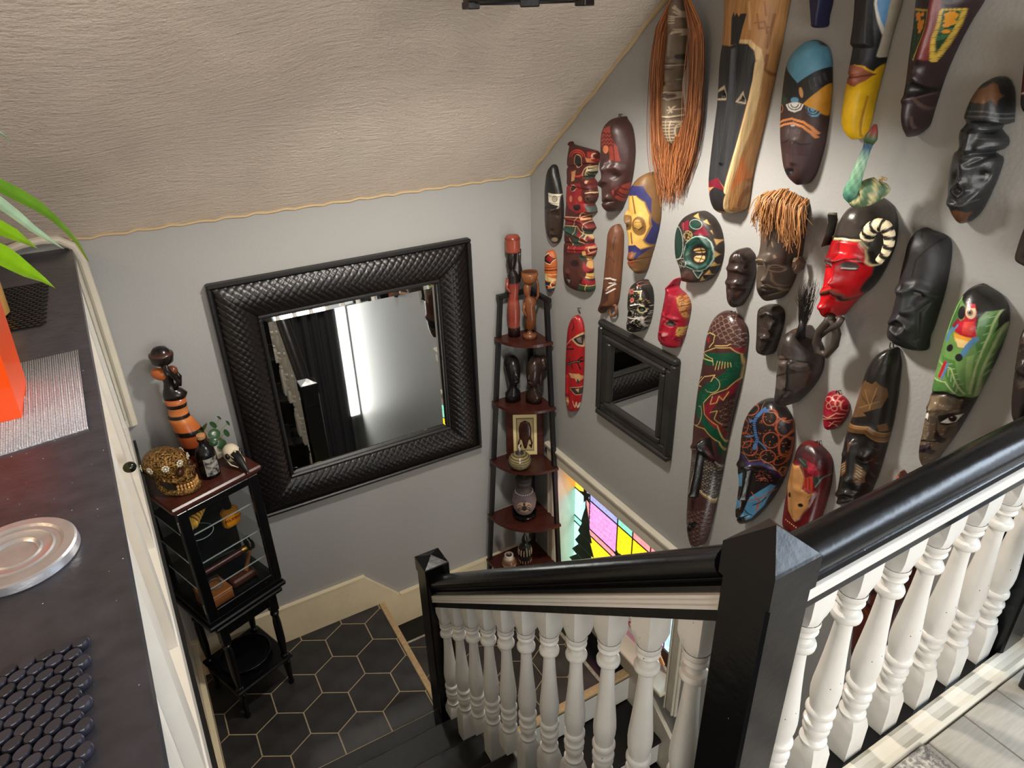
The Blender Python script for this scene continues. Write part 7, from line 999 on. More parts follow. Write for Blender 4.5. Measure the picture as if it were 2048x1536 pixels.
{'n':'face_mask','l':'dark gourd shaped mask with a tuft of black bristles and closed eyes','D':0.11,'b':(47,40,37),'u':1.703,'v':0.3533,'H':0.2849,'L':[-127,-154,-180,-202,-214,-228,-236,-244,-249,-254,-261,-268,-278,-288,-299,-312,-325,-339,-354,-370,-388,-406,-425,-444,-463,-482,-501,-520,-539,-558,-576,-592,-608,-621,-633,-642,-647,-646,-641,-633,-622,-610,-593,-570,-544,-511,-474,-437,-397,-357,-311,-266,-218,-168,-125,-86,-51,-21,11,21],'R':[-100,-75,-54,-25,4,30,60,87,112,139,164,192,219,248,278,309,341,373,405,438,471,504,538,569,598,626,650,672,692,711,725,736,743,744,740,734,726,715,701,682,659,632,600,562,520,476,432,386,339,292,245,203,166,134,109,88,74,63,41,31],'o':[('P',(84,72,66),[674,1730,671,1675,653,1636,621,1618,575,1618,519,1635,457,1667,400,1709,357,1762,339,1821,350,1881,386,1933,438,1967,496,1977,553,1960,602,1919,640,1862,664,1795]),('L',(26,21,20),4,[677,1726,674,1668,656,1627,623,1606,576,1606,518,1625,454,1657,394,1703,350,1758,331,1821,342,1885,380,1940,434,1977,494,1987,552,1970,603,1927,642,1866,667,1796,677,1726]),('P',(80,68,62),[186,1837,213,1729,216,1623,193,1530,146,1460,77,1419,-778,807,-866,840,-944,911,-1002,1009,-1034,1122,-1035,1237,-1005,1339,-949,1416,-104,2021,-12,2032,69,2000,137,1931]),('L',(26,21,20),4,[196,1842,223,1731,225,1621,201,1524,152,1451,80,1408,-781,794,-873,828,-954,900,-1015,1001,-1047,1119,-1047,1238,-1015,1344,-955,1425,-106,2031,-10,2044,75,2011,146,1940,196,1842]),('P',(86,76,70),[369,1544,678,1630,551,1015,398,772,389,1002]),('P',(82,72,66),[-807,728,287,1522,320,1058,119,875]),('P',(20,17,16),[243,1848,320,1926,387,968,307,981]),('L',(28,24,22),3,[298,594,285,562,271,543,257,539,243,549,228,569,212,596,199,627,190,660,190,692,199,721,218,744,243,757,268,757,290,743,304,715,310,677,307,635,298,594]),('L',(74,66,62),2.5,[-991,2043,-191,2713,13,2702]),('P',(95,64,44),[41,2757,39,2744,20,2727,-20,2707,126,2822,86,2816,20,2798,-23,2796,-74,2786,-131,2767,-167,2756,-163,2762,-116,2787,-45,2820,-127,2742,-61,2760,-9,2768,25,2766]),('R',16,11,[316,1897,345,1031]),('G',8,18,[539,1801]),('G',8,16,[-10,1723]),('G',-5,20,[549,1383]),('G',-5,16,[174,1251]),('G',6,16,[260,657]),('R',-6,5,[-1012,1439,303,1977,574,1893])],'gloss':0.35},
{'n':'painted_mask','l':'black oval mask dotted with orange cells and a pale blue lizard','D':0.08,'b':(28,23,23),'u':1.616,'v':-0.2231,'H':0.5614,'L':[-302,-332,-353,-373,-388,-404,-423,-442,-461,-479,-498,-517,-536,-553,-568,-582,-594,-605,-616,-629,-642,-656,-670,-687,-716,-779,-851,-884,-901,-902,-896,-899,-911,-927,-945,-956,-961,-959,-953,-944,-928,-902,-868,-825,-781,-732,-679,-622,-558,-493,-426,-357,-282,-205,-133,-59,15,87,147,185],'R':[-292,-282,-254,-221,-183,-140,-95,-53,-9,34,78,125,173,223,272,322,374,425,479,531,583,633,681,726,770,813,855,894,931,964,996,1024,1048,1068,1083,1094,1103,1108,1108,1103,1095,1084,1071,1054,1035,1011,983,954,917,869,809,736,665,594,524,451,379,317,259,207],'o':[('L',(158,78,52),4,[-185,5290,-111,5263,-88,5203,-110,5126,-174,5040,-279,4950,-427,4853,-698,4678,-1074,4435,-1135,4479,-1160,4552,-1148,4646,-1099,4748,-1021,4847,-922,4929,-816,4986,-714,5011,-327,5258,-185,5290]),('L',(158,78,52),4,[-348,4504,-334,4400,-356,4286,-414,4175,-508,4073,-658,3964,-1161,3574,-1233,3616,-1288,3694,-1320,3799,-1325,3916,-1302,4033,-1256,4134,-1190,4208,-1115,4245,-707,4533,-504,4611,-402,4582,-348,4504]),('L',(158,78,52),4,[656,5182,652,5096,619,5021,562,4964,487,4934,403,4933,322,4963,253,5021,206,5101,186,5191,195,5280,230,5358,288,5413,359,5439,435,5432,510,5396,578,5338,630,5265,656,5182]),('L',(158,78,52),5,[1010,4955,1033,4855,1012,4743,997,4680,961,4646,909,4644,848,4677,788,4741,736,4831,701,4936,685,5043,690,5138,712,5206,748,5241,788,5231,801,5154,937,5161,978,5063,1010,4955]),('L',(158,78,52),4,[863,4419,853,4316,821,4226,765,4155,692,4112,607,4099,523,4120,450,4172,401,4254,384,4357,403,4469,453,4575,525,4660,606,4709,686,4717,757,4683,812,4615,848,4523,863,4419]),('L',(158,78,52),5,[1114,4156,1095,4007,1114,3936,1075,3851,1043,3828,1002,3848,959,3910,920,4008,892,4131,880,4268,886,4401,908,4513,940,4589,978,4618,1016,4597,1054,4531,1097,4439,1108,4299,1114,4156]),('L',(158,78,52),4,[851,3759,838,3672,802,3594,746,3534,674,3496,592,3482,510,3495,439,3534,392,3597,376,3680,394,3772,443,3862,515,3937,597,3984,679,3997,751,3975,807,3922,840,3846,851,3759]),('L',(158,78,52),4,[-92,4096,-71,4000,-83,3893,-129,3786,-207,3689,-312,3609,-443,3545,-624,3468,-1141,3095,-1195,3175,-1216,3278,-1202,3391,-1154,3501,-651,3989,-479,4127,-343,4191,-232,4202,-147,4167,-92,4096]),('L',(158,78,52),4,[1079,3860,1084,3793,1078,3717,1062,3642,1036,3573,998,3517,952,3477,904,3459,861,3467,830,3502,817,3562,825,3640,853,3728,895,3811,944,3879,991,3921,1032,3931,1062,3909,1079,3860]),('L',(158,78,52),4,[231,3888,229,3785,192,3675,121,3570,24,3480,-89,3415,-211,3378,-329,3372,-426,3399,-479,3467,-470,3579,-407,3714,-308,3844,-192,3949,-73,4017,38,4042,131,4026,198,3972,231,3888]),('FD',(190,100,64),1.6,240,[-1343,4415,587,5384,1101,4327,1036,3486,-292,3453,-1254,3406]),('DL',(180,120,90),1.4,3.5,[-50,5477,43,5267,478,5376,926,5082]),('L',(72,110,160),13,[131,5361,-46,4991,-93,4780,63,4403,173,4194,93,3814]),('L',(72,110,160),6,[-24,4941,-295,4666,-392,4734]),('L',(72,110,160),6,[43,5267,255,5383]),('L',(72,110,160),6,[74,4342,-327,4050]),('L',(72,110,160),6,[173,4194,417,4115,549,4008]),('L',(72,110,160),5,[140,4176,193,3868]),('P',(72,110,160),[304,5404,316,5389,319,5371,313,5350,299,5329,277,5310,250,5296,222,5288,197,5288,177,5295,165,5310,163,5330,171,5352,186,5374,208,5393,234,5407,261,5413,285,5412]),('L',(20,22,34),2,[-210,4904,43,5011]),('L',(20,22,34),2,[-176,4836,71,4939]),('L',(20,22,34),2,[-149,4762,95,4863]),('L',(20,22,34),2,[-127,4684,116,4785]),('L',(20,22,34),2,[-108,4603,133,4703]),('L',(20,22,34),2,[-90,4520,149,4619]),('L',(20,22,34),2,[-73,4436,163,4534]),('L',(20,22,34),2,[-57,4352,178,4449]),('L',(20,22,34),2,[-41,4267,193,4364]),('L',(20,22,34),2,[-25,4182,207,4278]),('L',(20,22,34),2,[-10,4097,222,4192]),('L',(20,22,34),2,[6,4011,236,4106]),('L',(44,36,74),13,[-1241,2836,-344,3209,-45,3081,458,3424,775,3312,991,2912]),('L',(44,36,74),8,[-45,3081,-52,2902]),('DL',(180,120,90),1.6,4,[-1246,2964,-350,3332,-35,3205,470,3546,790,3442,1041,3086]),('L',(180,110,80),3,[1043,3140,1043,3077,1028,3014,1013,2974,988,2946,998,2982,988,3018,978,3070,970,3133,968,3201,972,3267,982,3325,998,3366,1016,3385,1034,3380,1047,3349,1070,3312,1042,3210,1043,3140]),('P',(16,14,15),[144,2875,791,3031,793,2655,389,2509]),('FD',(170,80,60),1.6,60,[189,3041,784,3174,826,2658,382,2578]),('P',(86,146,184),[-1023,1774,-244,2569,-192,2021,-943,1291]),('P',(86,146,184),[235,1775,791,2576,866,2482,542,1408,155,589,-61,392,99,1247]),('P',(86,146,184),[-885,788,-99,1571,-65,1148,-818,282]),('L',(168,96,70),4,[270,2015,516,1727,377,1155]),('L',(168,96,70),4,[191,1601,521,1812,840,2298]),('L',(20,18,20),3,[347,1436,540,1639,655,1904]),('L',(20,18,20),4,[108,1095,236,853]),('P',(18,15,16),[-33,3018,189,3041,204,2484,176,1742,-93,1539,-104,2300]),('DL',(232,222,200),2.6,6,[-13,2995,-32,2345,-75,1624]),('DL',(190,120,90),2,5,[-87,1506,-114,964]),('P',(14,12,13),[-806,211,180,862,-2,386,-658,-168]),('R',20,10,[43,3028,15,2301,-25,1620]),('G',8,12,[-20,1587]),('R',9,10,[-1163,2365,-27,2986,581,3343,929,3202]),('G',12,12,[25,726]),('R',-5,4,[-764,-40,171,809]),('G',-8,14,[523,2861])],'gloss':0.28},
{'n':'painted_mask','l':'tiny red mask with a cream flower,hung beside the tufted mask','D':0.04,'b':(150,22,42),'u':1.8487,'v':0.3291,'H':0.1305,'L':[-39,-46,-67,-76,-89,-103,-113,-125,-134,-143,-154,-165,-175,-186,-197,-209,-220,-232,-244,-256,-268,-281,-292,-303,-314,-322,-331,-338,-344,-350,-353,-357,-361,-364,-365,-366,-364,-362,-360,-356,-351,-346,-340,-334,-327,-322,-316,-307,-299,-292,-281,-269,-258,-248,-231,-215,-202,-167,-141,-132],'R':[-21,-12,16,35,52,70,84,100,117,132,148,165,181,198,216,233,250,267,281,295,310,322,335,347,357,368,379,390,399,408,415,422,428,431,435,436,437,438,438,435,432,424,417,404,390,369,349,325,300,267,234,195,153,112,77,40,10,-26,-49,-57],'o':[('L',(226,150,130),2.5,[183,1112,188,1073,181,1032,162,997,133,970,99,954,62,952,28,965,1,990,-15,1026,-17,1069,-6,1112,12,1147,38,1171,69,1183,103,1182,136,1169,164,1145,183,1112]),('L',(226,150,130),2.5,[6,1170,14,1142,8,1109,-13,1076,-45,1048,-83,1028,-125,1017,-168,1015,-207,1021,-238,1034,-250,1060,-230,1105,-193,1152,-156,1185,-117,1205,-79,1212,-44,1207,-14,1193,6,1170]),('L',(226,150,130),2.5,[129,1248,145,1231,151,1214,146,1199,129,1186,105,1179,75,1178,45,1184,19,1197,-2,1216,-14,1236,-18,1255,-14,1270,-2,1279,26,1289,56,1290,87,1284,115,1272,129,1248]),('L',(226,150,130),2.5,[276,1129,286,1102,284,1073,275,1049,258,1033,236,1026,212,1030,190,1045,171,1069,159,1099,153,1129,154,1157,160,1178,173,1190,192,1194,214,1188,238,1175,260,1155,276,1129]),('L',(226,150,130),2.5,[53,966,55,931,46,896,28,863,2,838,-29,823,-62,818,-94,825,-119,842,-135,869,-138,903,-127,941,-105,977,-74,1006,-41,1023,-9,1027,20,1017,41,996,53,966]),('L',(226,150,130),2.5,[243,958,244,927,235,896,218,869,194,849,166,837,136,836,108,844,87,863,75,889,75,921,86,954,106,984,133,1007,163,1019,191,1019,216,1008,234,987,243,958]),('L',(226,170,140),3,[-433,397,74,566,236,781,403,782]),('L',(226,170,140),3,[-364,249,129,561,380,657]),('L',(226,170,140),2.5,[105,402,261,352,251,135]),('L',(226,170,140),2.5,[103,250,228,477,334,489]),('L',(226,150,130),2.5,[272,1189,329,953,440,895]),('P',(170,50,60),[131,1093,132,1076,129,1059,121,1044,109,1033,95,1027,81,1026,67,1032,57,1043,51,1058,50,1075,54,1093,62,1108,73,1118,87,1124,101,1124,114,1118,125,1108]),('G',8,12,[48,553]),('G',5,14,[108,1078])],'gloss':0.3,'hk':(-0.0003,0.1385)},
{'n':'painted_plaque','l':'dark red mask carved with a tan cow head and red flowers,behind the newel','D':0.065,'b':(108,27,29),'u':1.8165,'v':-0.1266,'H':0.3854,'L':[-42,-73,-166,-270,-355,-408,-457,-490,-510,-529,-547,-563,-576,-584,-588,-593,-598,-603,-609,-615,-621,-626,-630,-632,-634,-633,-633,-631,-629,-627,-625,-623,-620,-617,-615,-612,-608,-605,-602,-599,-596,-593,-590,-587,-584,-581,-575,-565,-550,-529,-503,-469,-423,-370,-312,-256,-205,-160,-102,-79],'R':[-20,6,85,132,180,238,277,323,365,405,449,493,535,570,601,621,634,637,641,646,652,658,665,673,681,689,697,704,710,715,720,723,726,727,729,728,727,723,717,710,700,691,679,666,650,632,611,588,563,534,492,440,371,297,225,154,86,29,-21,-57],'o':[('P',(52,27,30),[-792,2815,-789,3314,-667,3543,-172,3793,276,3841,522,3593,671,3230,455,3401,27,3524]),('P',(84,22,34),[-229,3564,222,3616,687,3309,703,3147,455,3257,-77,3472]),('P',(150,32,50),[16,3403,370,3402,547,3158,413,2990,30,3097]),('P',(186,50,70),[189,3253,455,3257,403,3048,209,3008]),('P',(48,56,52),[-288,3324,43,3417,202,3196,-29,3063]),('P',(48,56,52),[314,2939,673,3079,640,2918,571,2537,422,2802]),('L',(140,140,128),2.5,[526,2588,631,2979,713,3072]),('L',(140,140,128),2,[-188,3322,70,3217]),('P',(180,58,44),[107,2720,413,2990,482,2439,213,2356]),('L',(90,24,24),2.5,[199,2743,270,2391]),('L',(90,24,24),2.5,[305,2836,382,2423]),('P',(190,136,82),[-829,2828,-105,3115,147,2777,173,2331,431,2296,567,2392,466,2067,471,1764,325,1342,269,1113,135,927,-22,1031,-211,1197,-372,1771,-847,1967]),('P',(222,176,120),[194,1106,194,1073,183,1036,161,1000,132,969,99,946,66,935,36,937,14,952,2,977,2,1011,14,1048,36,1085,65,1116,99,1139,132,1149,161,1147,182,1132]),('P',(20,14,12),[325,1746,317,1719,300,1694,276,1673,247,1658,217,1651,189,1653,168,1664,155,1683,153,1708,162,1735,180,1762,206,1785,235,1801,265,1807,292,1804,312,1791,323,1771]),('P',(30,18,14),[-183,1892,-179,1857,-183,1822,-194,1791,-210,1767,-231,1753,-253,1751,-274,1760,-292,1780,-304,1809,-308,1844,-304,1880,-292,1913,-274,1938,-252,1953,-230,1955,-210,1945,-193,1923]),('L',(120,78,44),3,[-35,3156,118,2824]),('L',(140,92,54),3,[-25,1391,108,1133]),('L',(140,92,54),3,[405,2136,504,2284]),('P',(24,16,16),[-780,222,530,573,201,-49,-717,-106]),('DL',(220,190,130),2.6,9,[-256,755,494,706]),('R',9,14,[-210,2954,-45,1995,126,1145]),('G',6,16,[68,2266]),('B',6,4,[-829,2828,-105,3115,147,2777,173,2331,567,2392,471,1764,269,1113,135,927,-211,1197,-372,1771]),('G',6,14,[321,3198]),('G',5,12,[577,2980])],'pq':(4,0.5),'gloss':0.3,'hk':(0.0024,0.3937)},
{'n':'carved_mask','l':'long black mask with a brown carved headband and heavy eyelids,left of the parrot mask','D':0.075,'b':(26,23,22),'u':1.9778,'v':0.1008,'H':0.572,'L':[-138,-161,-198,-229,-256,-282,-305,-330,-357,-381,-404,-423,-441,-454,-464,-470,-475,-485,-499,-517,-538,-560,-580,-597,-610,-621,-630,-632,-624,-604,-583,-566,-553,-541,-531,-522,-513,-505,-497,-489,-481,-473,-464,-451,-435,-415,-394,-369,-337,-298,-254,-206,-153,-96,-36,23,68,110,143,173],'R':[-123,-86,-24,27,75,120,168,218,267,310,348,375,398,420,439,456,473,488,503,517,531,543,552,560,564,566,566,567,567,568,568,569,569,566,561,552,542,530,517,502,485,467,450,434,420,406,393,381,366,346,322,291,262,240,224,213,208,203,187,182],'o':[('P',(112,82,54),[-184,4691,63,4684,140,4805,269,4678,365,4617,425,4371,388,3982,187,3709,-700,3127,-654,3779]),('L',(70,48,30),3,[-212,4227,126,4010,245,4367]),('L',(160,124,80),2,[-96,4422,163,3960]),('L',(160,124,80),2,[200,4604,151,3890]),('L',(160,124,80),2,[-155,3806,313,4193]),('P',(26,23,22),[9,3729,377,4012,555,3690,306,3552]),('P',(120,86,52),[-776,2979,250,3363,581,3117,588,2782,199,3103,-785,2714]),('L',(56,38,24),2.5,[-775,2853,225,3234,583,2956]),('L',(170,132,82),2,[-755,2975,252,3351,583,3105]),('L',(170,132,82),2,[-774,2726,196,3115,582,2806]),('P',(112,82,54),[397,3438,523,3487,571,3204,453,3242]),('P',(116,86,56),[-711,1182,-137,1985,-81,1573,-234,1298]),('P',(116,86,56),[148,2058,420,1786,441,1411,277,1305]),('P',(110,80,52),[-231,2547,-21,2738,-39,2382,-147,2390]),('L',(205,185,150),2,[190,2006,321,1913]),('L',(205,185,150),2,[207,1915,334,1816]),('L',(205,185,150),2,[223,1822,347,1718]),('L',(205,185,150),2,[238,1728,359,1619]),('L',(205,185,150),2,[254,1633,369,1518]),('L',(205,185,150),1.8,[-667,1245,-170,1863]),('L',(205,185,150),1.8,[-648,1166,-150,1789]),('L',(205,185,150),1.8,[-300,1482,-131,1715]),('L',(205,185,150),1.8,[-259,1433,-113,1640]),('P',(16,14,14),[474,2261,467,2202,444,2159,408,2135,358,2129,299,2141,239,2167,185,2208,149,2262,137,2325,151,2392,189,2451,242,2494,302,2512,360,2500,409,2461,446,2401,467,2331]),('L',(70,62,56),2.5,[184,2180,370,2122,474,2246]),('L',(60,52,46),2,[341,2753,516,2548]),('L',(60,52,46),2,[505,2134,572,2005]),('L',(60,52,46),2,[483,1780,528,1556]),('L',(60,52,46),2,[474,1399,511,1093]),('L',(80,70,64),2.5,[-569,153,77,765,302,744]),('R',20,13,[-78,2638,115,1470]),('G',10,14,[78,1413]),('G',12,16,[328,2335]),('G',8,10,[-337,2043]),('R',12,9,[-600,290,87,902,297,907]),('R',12,9,[-531,-20,91,546,285,701]),('R',7,12,[-760,2846,250,3230,577,2953]),('G',8,20,[365,1562])],'gloss':0.28,'hk':(0.0005,0.5794)},
{'n':'painted_mask','l':'long mask painted with a red parrot among green leaves above a dark face','D':0.09,'b':(30,28,27),'u':2.1749,'v':0.3803,'H':0.529,'L':[-107,-112,-125,-128,-127,-124,-124,-130,-143,-165,-193,-218,-239,-258,-275,-291,-307,-324,-341,-358,-375,-392,-409,-423,-435,-444,-452,-462,-475,-488,-501,-510,-516,-521,-525,-529,-533,-536,-539,-539,-538,-535,-532,-527,-519,-509,-496,-482,-466,-446,-423,-395,-365,-331,-291,-247,-205,-167,-131,-114],'R':[-101,-86,-61,-28,1,26,47,64,77,91,108,127,148,171,196,223,250,276,302,327,351,375,398,421,444,465,487,508,528,548,566,583,601,618,636,653,666,676,682,686,688,688,687,682,676,663,645,621,594,557,511,455,393,319,220,114,31,-28,-65,-90],'o':[('P',(112,156,84),[-773,4267,-666,4626,-311,4997,130,4788,153,4451,375,4408,331,4647,386,4849,548,4874,617,4506,606,4311,676,4561,699,4157,650,3500,539,2343,308,2596,-667,2258,-727,2697,-734,3332]),('P',(76,122,62),[-653,4576,-283,4981,-52,4481,-245,4182,-713,3847]),('P',(80,128,64),[376,4607,551,4829,582,4367,513,3690,421,4001]),('P',(84,130,66),[623,4205,681,4489,650,3500,548,2513,498,2641,598,3452]),('P',(82,128,66),[-263,3468,127,3490,462,2594,306,2608,10,3001]),('P',(150,186,110),[335,3665,451,3740,494,2768,459,2656]),('P',(84,130,66),[-699,2590,37,2901,304,2625,-642,2269]),('L',(190,206,150),3,[555,4857,568,4318,511,3356,491,2582]),('L',(190,206,150),3,[677,4539,638,3883,572,3100,535,2458]),('L',(190,206,150),3,[-720,3280,92,3258,441,2599]),('L',(190,206,150),3,[-727,2697,51,2851,306,2608]),('L',(190,206,150),3,[-282,4995,-285,4625,-333,4022]),('L',(170,194,130),1.8,[488,3580,549,3688]),('L',(170,194,130),1.8,[492,3818,558,3913]),('L',(170,194,130),1.8,[494,4051,566,4133]),('L',(170,194,130),1.8,[495,4279,570,4348]),('L',(170,194,130),1.8,[491,4501,568,4555]),('L',(170,194,130),1.8,[474,4709,551,4747]),('L',(170,194,130),1.8,[-77,3295,81,3390]),('L',(170,194,130),1.8,[37,3202,174,3284]),('L',(170,194,130),1.8,[141,3100,257,3168]),('L',(170,194,130),1.8,[234,2988,329,3041]),('L',(170,194,130),1.8,[314,2862,391,2902]),('L',(170,194,130),1.8,[-77,3295,-25,3125]),('L',(170,194,130),1.8,[37,3202,75,3024]),('L',(170,194,130),1.8,[141,3100,167,2914]),('L',(170,194,130),1.8,[234,2988,248,2794]),('L',(170,194,130),1.8,[314,2862,318,2662]),('L',(170,194,130),1.8,[586,3087,636,3250]),('L',(170,194,130),1.8,[607,3338,644,3490]),('L',(170,194,130),1.8,[622,3580,653,3729]),('L',(170,194,130),1.8,[631,3810,656,3958]),('L',(170,194,130),1.8,[634,4034,655,4180]),('P',(192,34,56),[-27,4889,113,4975,254,4819,353,4403,415,4188,230,4144,-77,4210,-176,4375,59,4596]),('P',(226,70,60),[83,4529,278,4587,324,4243,119,4233]),('P',(240,170,60),[-111,4169,380,4172,324,3982,-6,3976]),('P',(238,205,140),[-34,4070,326,4061,250,3882,102,3857]),('P',(238,214,178),[241,4816,256,4763,257,4712,243,4670,216,4642,179,4632,136,4640,92,4665,53,4705,23,4755,6,4808,4,4858,18,4899,46,4927,84,4938,129,4931,173,4906,212,4866]),('P',(30,26,26),[168,4789,172,4774,172,4760,167,4748,157,4739,145,4736,131,4738,118,4744,106,4755,97,4769,93,4783,94,4798,99,4810,108,4818,121,4822,135,4820,148,4814,160,4803]),('L',(120,60,50),2,[183,4793,189,4772,188,4752,180,4735,167,4723,149,4718,130,4720,110,4730,93,4744,81,4764,75,4784,76,4805,84,4822,98,4834,116,4839,136,4837,155,4828,172,4812,183,4793]),('P',(24,22,24),[37,4720,42,4665,34,4614,15,4574,-13,4549,-47,4544,-83,4558,-119,4588,-148,4632,-169,4684,-177,4738,-170,4788,-150,4829,-119,4854,-82,4861,-44,4848,-9,4818,19,4773]),('P',(205,60,75),[-50,4928,136,4972,196,4898,21,4849]),('L',(200,90,90),2,[111,4437,310,4470]),('L',(200,90,90),2,[94,4328,337,4349]),('L',(92,140,180),11,[-85,4375,-234,4109,-242,3907]),('L',(140,40,60),10,[-85,4493,-152,4334]),('L',(92,140,180),12,[393,4153,300,3922,252,3696]),('P',(26,24,26),[-3,3747,-15,3712,-36,3683,-63,3662,-93,3651,-123,3652,-150,3664,-169,3687,-177,3719,-173,3756,-156,3793,-132,3826,-102,3849,-72,3860,-44,3857,-21,3841,-6,3815,0,3783]),('P',(26,24,26),[269,3572,258,3540,239,3515,214,3500,185,3497,156,3505,131,3524,112,3553,103,3587,105,3623,118,3656,139,3683,166,3699,195,3703,223,3694,247,3673,263,3643,270,3607]),('L',(92,130,190),9,[-654,3134,-654,2727,-646,2494]),('L',(180,36,54),9,[-92,3343,-143,2927]),('L',(92,130,190),5,[-10,3353,-62,2912]),('P',(104,88,70),[-698,2063,174,2531,504,2343,410,1748,246,842,-8,-32,-348,-161,-571,991]),('L',(20,18,18),9,[-671,2172,79,2551,426,2480,524,2342]),('P',(24,20,20),[428,2449,526,2345,409,1712,342,1263,396,1829]),('P',(138,118,94),[-263,2258,15,2408,73,1879,-72,1926]),('FD',(150,130,104),2,90,[-656,2009,449,2410,319,1374,23,127,23,614]),('P',(22,19,19),[115,1896,315,2010,440,1958,388,1680,289,1601,183,1645]),('P',(238,236,228),[189,1702,321,1914,431,1926,365,1683,286,1668]),('P',(20,16,16),[374,1792,371,1750,364,1717,353,1697,339,1691,324,1699,307,1718,291,1748,278,1783,272,1822,272,1861,281,1895,296,1920,315,1932,334,1929,352,1911,365,1879,373,1837]),('P',(230,226,220),[324,1856,323,1849,322,1844,320,1840,317,1838,314,1839,311,1841,308,1846,306,1852,305,1859,305,1865,306,1871,309,1875,312,1877,315,1876,318,1874,321,1869,323,1863]),('P',(22,19,19),[-667,1666,-94,2032,12,1744,-561,1344]),('P',(238,236,228),[-592,1548,-62,1932,-20,1763,-548,1382]),('P',(20,16,16),[-92,1986,-86,1955,-89,1923,-101,1893,-120,1869,-148,1851,-548,1427,-570,1440,-588,1463,-600,1494,-605,1528,-602,1561,-591,1589,-575,1610,-194,2015,-155,2033,-127,2029,-105,2012]),('P',(24,20,20),[119,1897,171,1488,276,1123,243,963,181,1084,149,1545]),('P',(70,58,48),[290,1546,366,1545,284,1003,252,1283]),('L',(24,20,20),5,[-508,703,36,1105,169,1086]),('P',(46,36,40),[-460,561,118,1047,157,694,125,575,52,704,-434,353]),('L',(18,14,16),3,[-422,373,127,885,149,688]),('R',18,11,[-27,2068,14,1613,73,1244]),('G',9,10,[59,1208]),('G',9,14,[116,866]),('G',-7,14,[326,1803]),('G',-6,9,[-155,1844]),('R',7,8,[-685,1689,-3,2079,246,2113,448,2105]),('G',7,15,[178,4356]),('G',5,14,[141,4791]),('R',-5,5,[-671,2172,170,2547,524,2342])],'gloss':0.3},
{'n':'carved_mask','l':'long red brown carved mask hanging behind the white balusters of the upper railing','D':0.06,'b':(92,40,26),'u':2.1328,'v':-0.4452,'H':0.7644,'L':[-102,-149,-162,-184,-208,-224,-244,-258,-273,-291,-309,-328,-348,-369,-391,-413,-437,-461,-486,-512,-539,-565,-590,-615,-635,-655,-674,-689,-703,-714,-725,-735,-739,-743,-737,-732,-715,-694,-666,-638,-611,-585,-561,-538,-516,-495,-476,-457,-441,-426,-412,-400,-389,-380,-373,-366,-354,-345,-320,-312],'R':[-87,-78,-52,-9,32,75,116,160,207,255,306,359,415,475,533,590,645,695,740,780,819,854,883,910,934,953,974,988,999,1004,1004,1000,990,980,967,950,927,901,867,828,788,743,694,640,576,503,429,351,269,179,86,1,-71,-133,-182,-221,-250,-275,-300,-309],'o':[('L',(150,84,40),3,[-582,4957,196,5802,780,5695]),('L',(150,84,40),3,[-496,4450,180,5219,851,5192]),('L',(40,16,12),4,[-558,3751,563,4798]),('L',(40,16,12),4,[-441,2578,746,3187]),('P',(150,90,50),[277,6573,285,6496,265,6414,215,6331,139,6253,46,6190,-53,6151,-147,6138,-224,6154,-271,6203,-275,6288,-232,6404,-157,6522,-67,6618,27,6679,115,6701,188,6684,243,6638]),('P',(184,84,44),[-440,7597,-97,7451,-106,7130,-559,6912]),('P',(50,20,15),[-480,405,678,1390,82,60,-273,-244]),('P',(46,18,14),[213,3644,216,3575,194,3494,150,3411,89,3335,17,3273,-59,3232,-128,3215,-182,3228,-213,3272,-215,3343,-187,3433,-136,3527,-69,3612,5,3676,77,3712,140,3717,187,3694]),('L',(140,70,36),3,[-175,2662,373,2283,800,2774]),('R',12,10,[-291,5623,-55,2993]),('R',8,7,[-439,4305,811,5188])],'gloss':0.35,'grain':1},
{'n':'carved_mask','l':'orange brown carved mask mostly hidden by the upper handrail near the right edge','D':0.05,'b':(116,50,32),'u':2.3321,'v':0.2713,'H':0.283,'L':[266,229,214,201,183,163,148,129,108,87,67,45,21,-1,-25,-50,-77,-105,-130,-157,-184,-209,-234,-259,-283,-306,-329,-351,-371,-392,-413,-434,-452,-470,-487,-500,-512,-523,-528,-534,-534,-532,-531,-528,-523,-517,-507,-498,-482,-468,-447,-429,-411,-392,-373,-350,-333,-305,-287,-245],'R':[285,287,295,308,323,331,341,352,361,368,376,383,389,395,401,408,412,416,419,420,421,422,420,417,415,411,406,401,397,391,384,376,368,356,345,333,317,302,285,267,249,232,213,193,174,150,127,102,74,46,12,-19,-47,-76,-102,-132,-155,-182,-204,-212],'o':[('L',(60,24,16),4,[-149,268,408,512]),('R',8,8,[-15,1964,183,824])],'gloss':0.35},
]
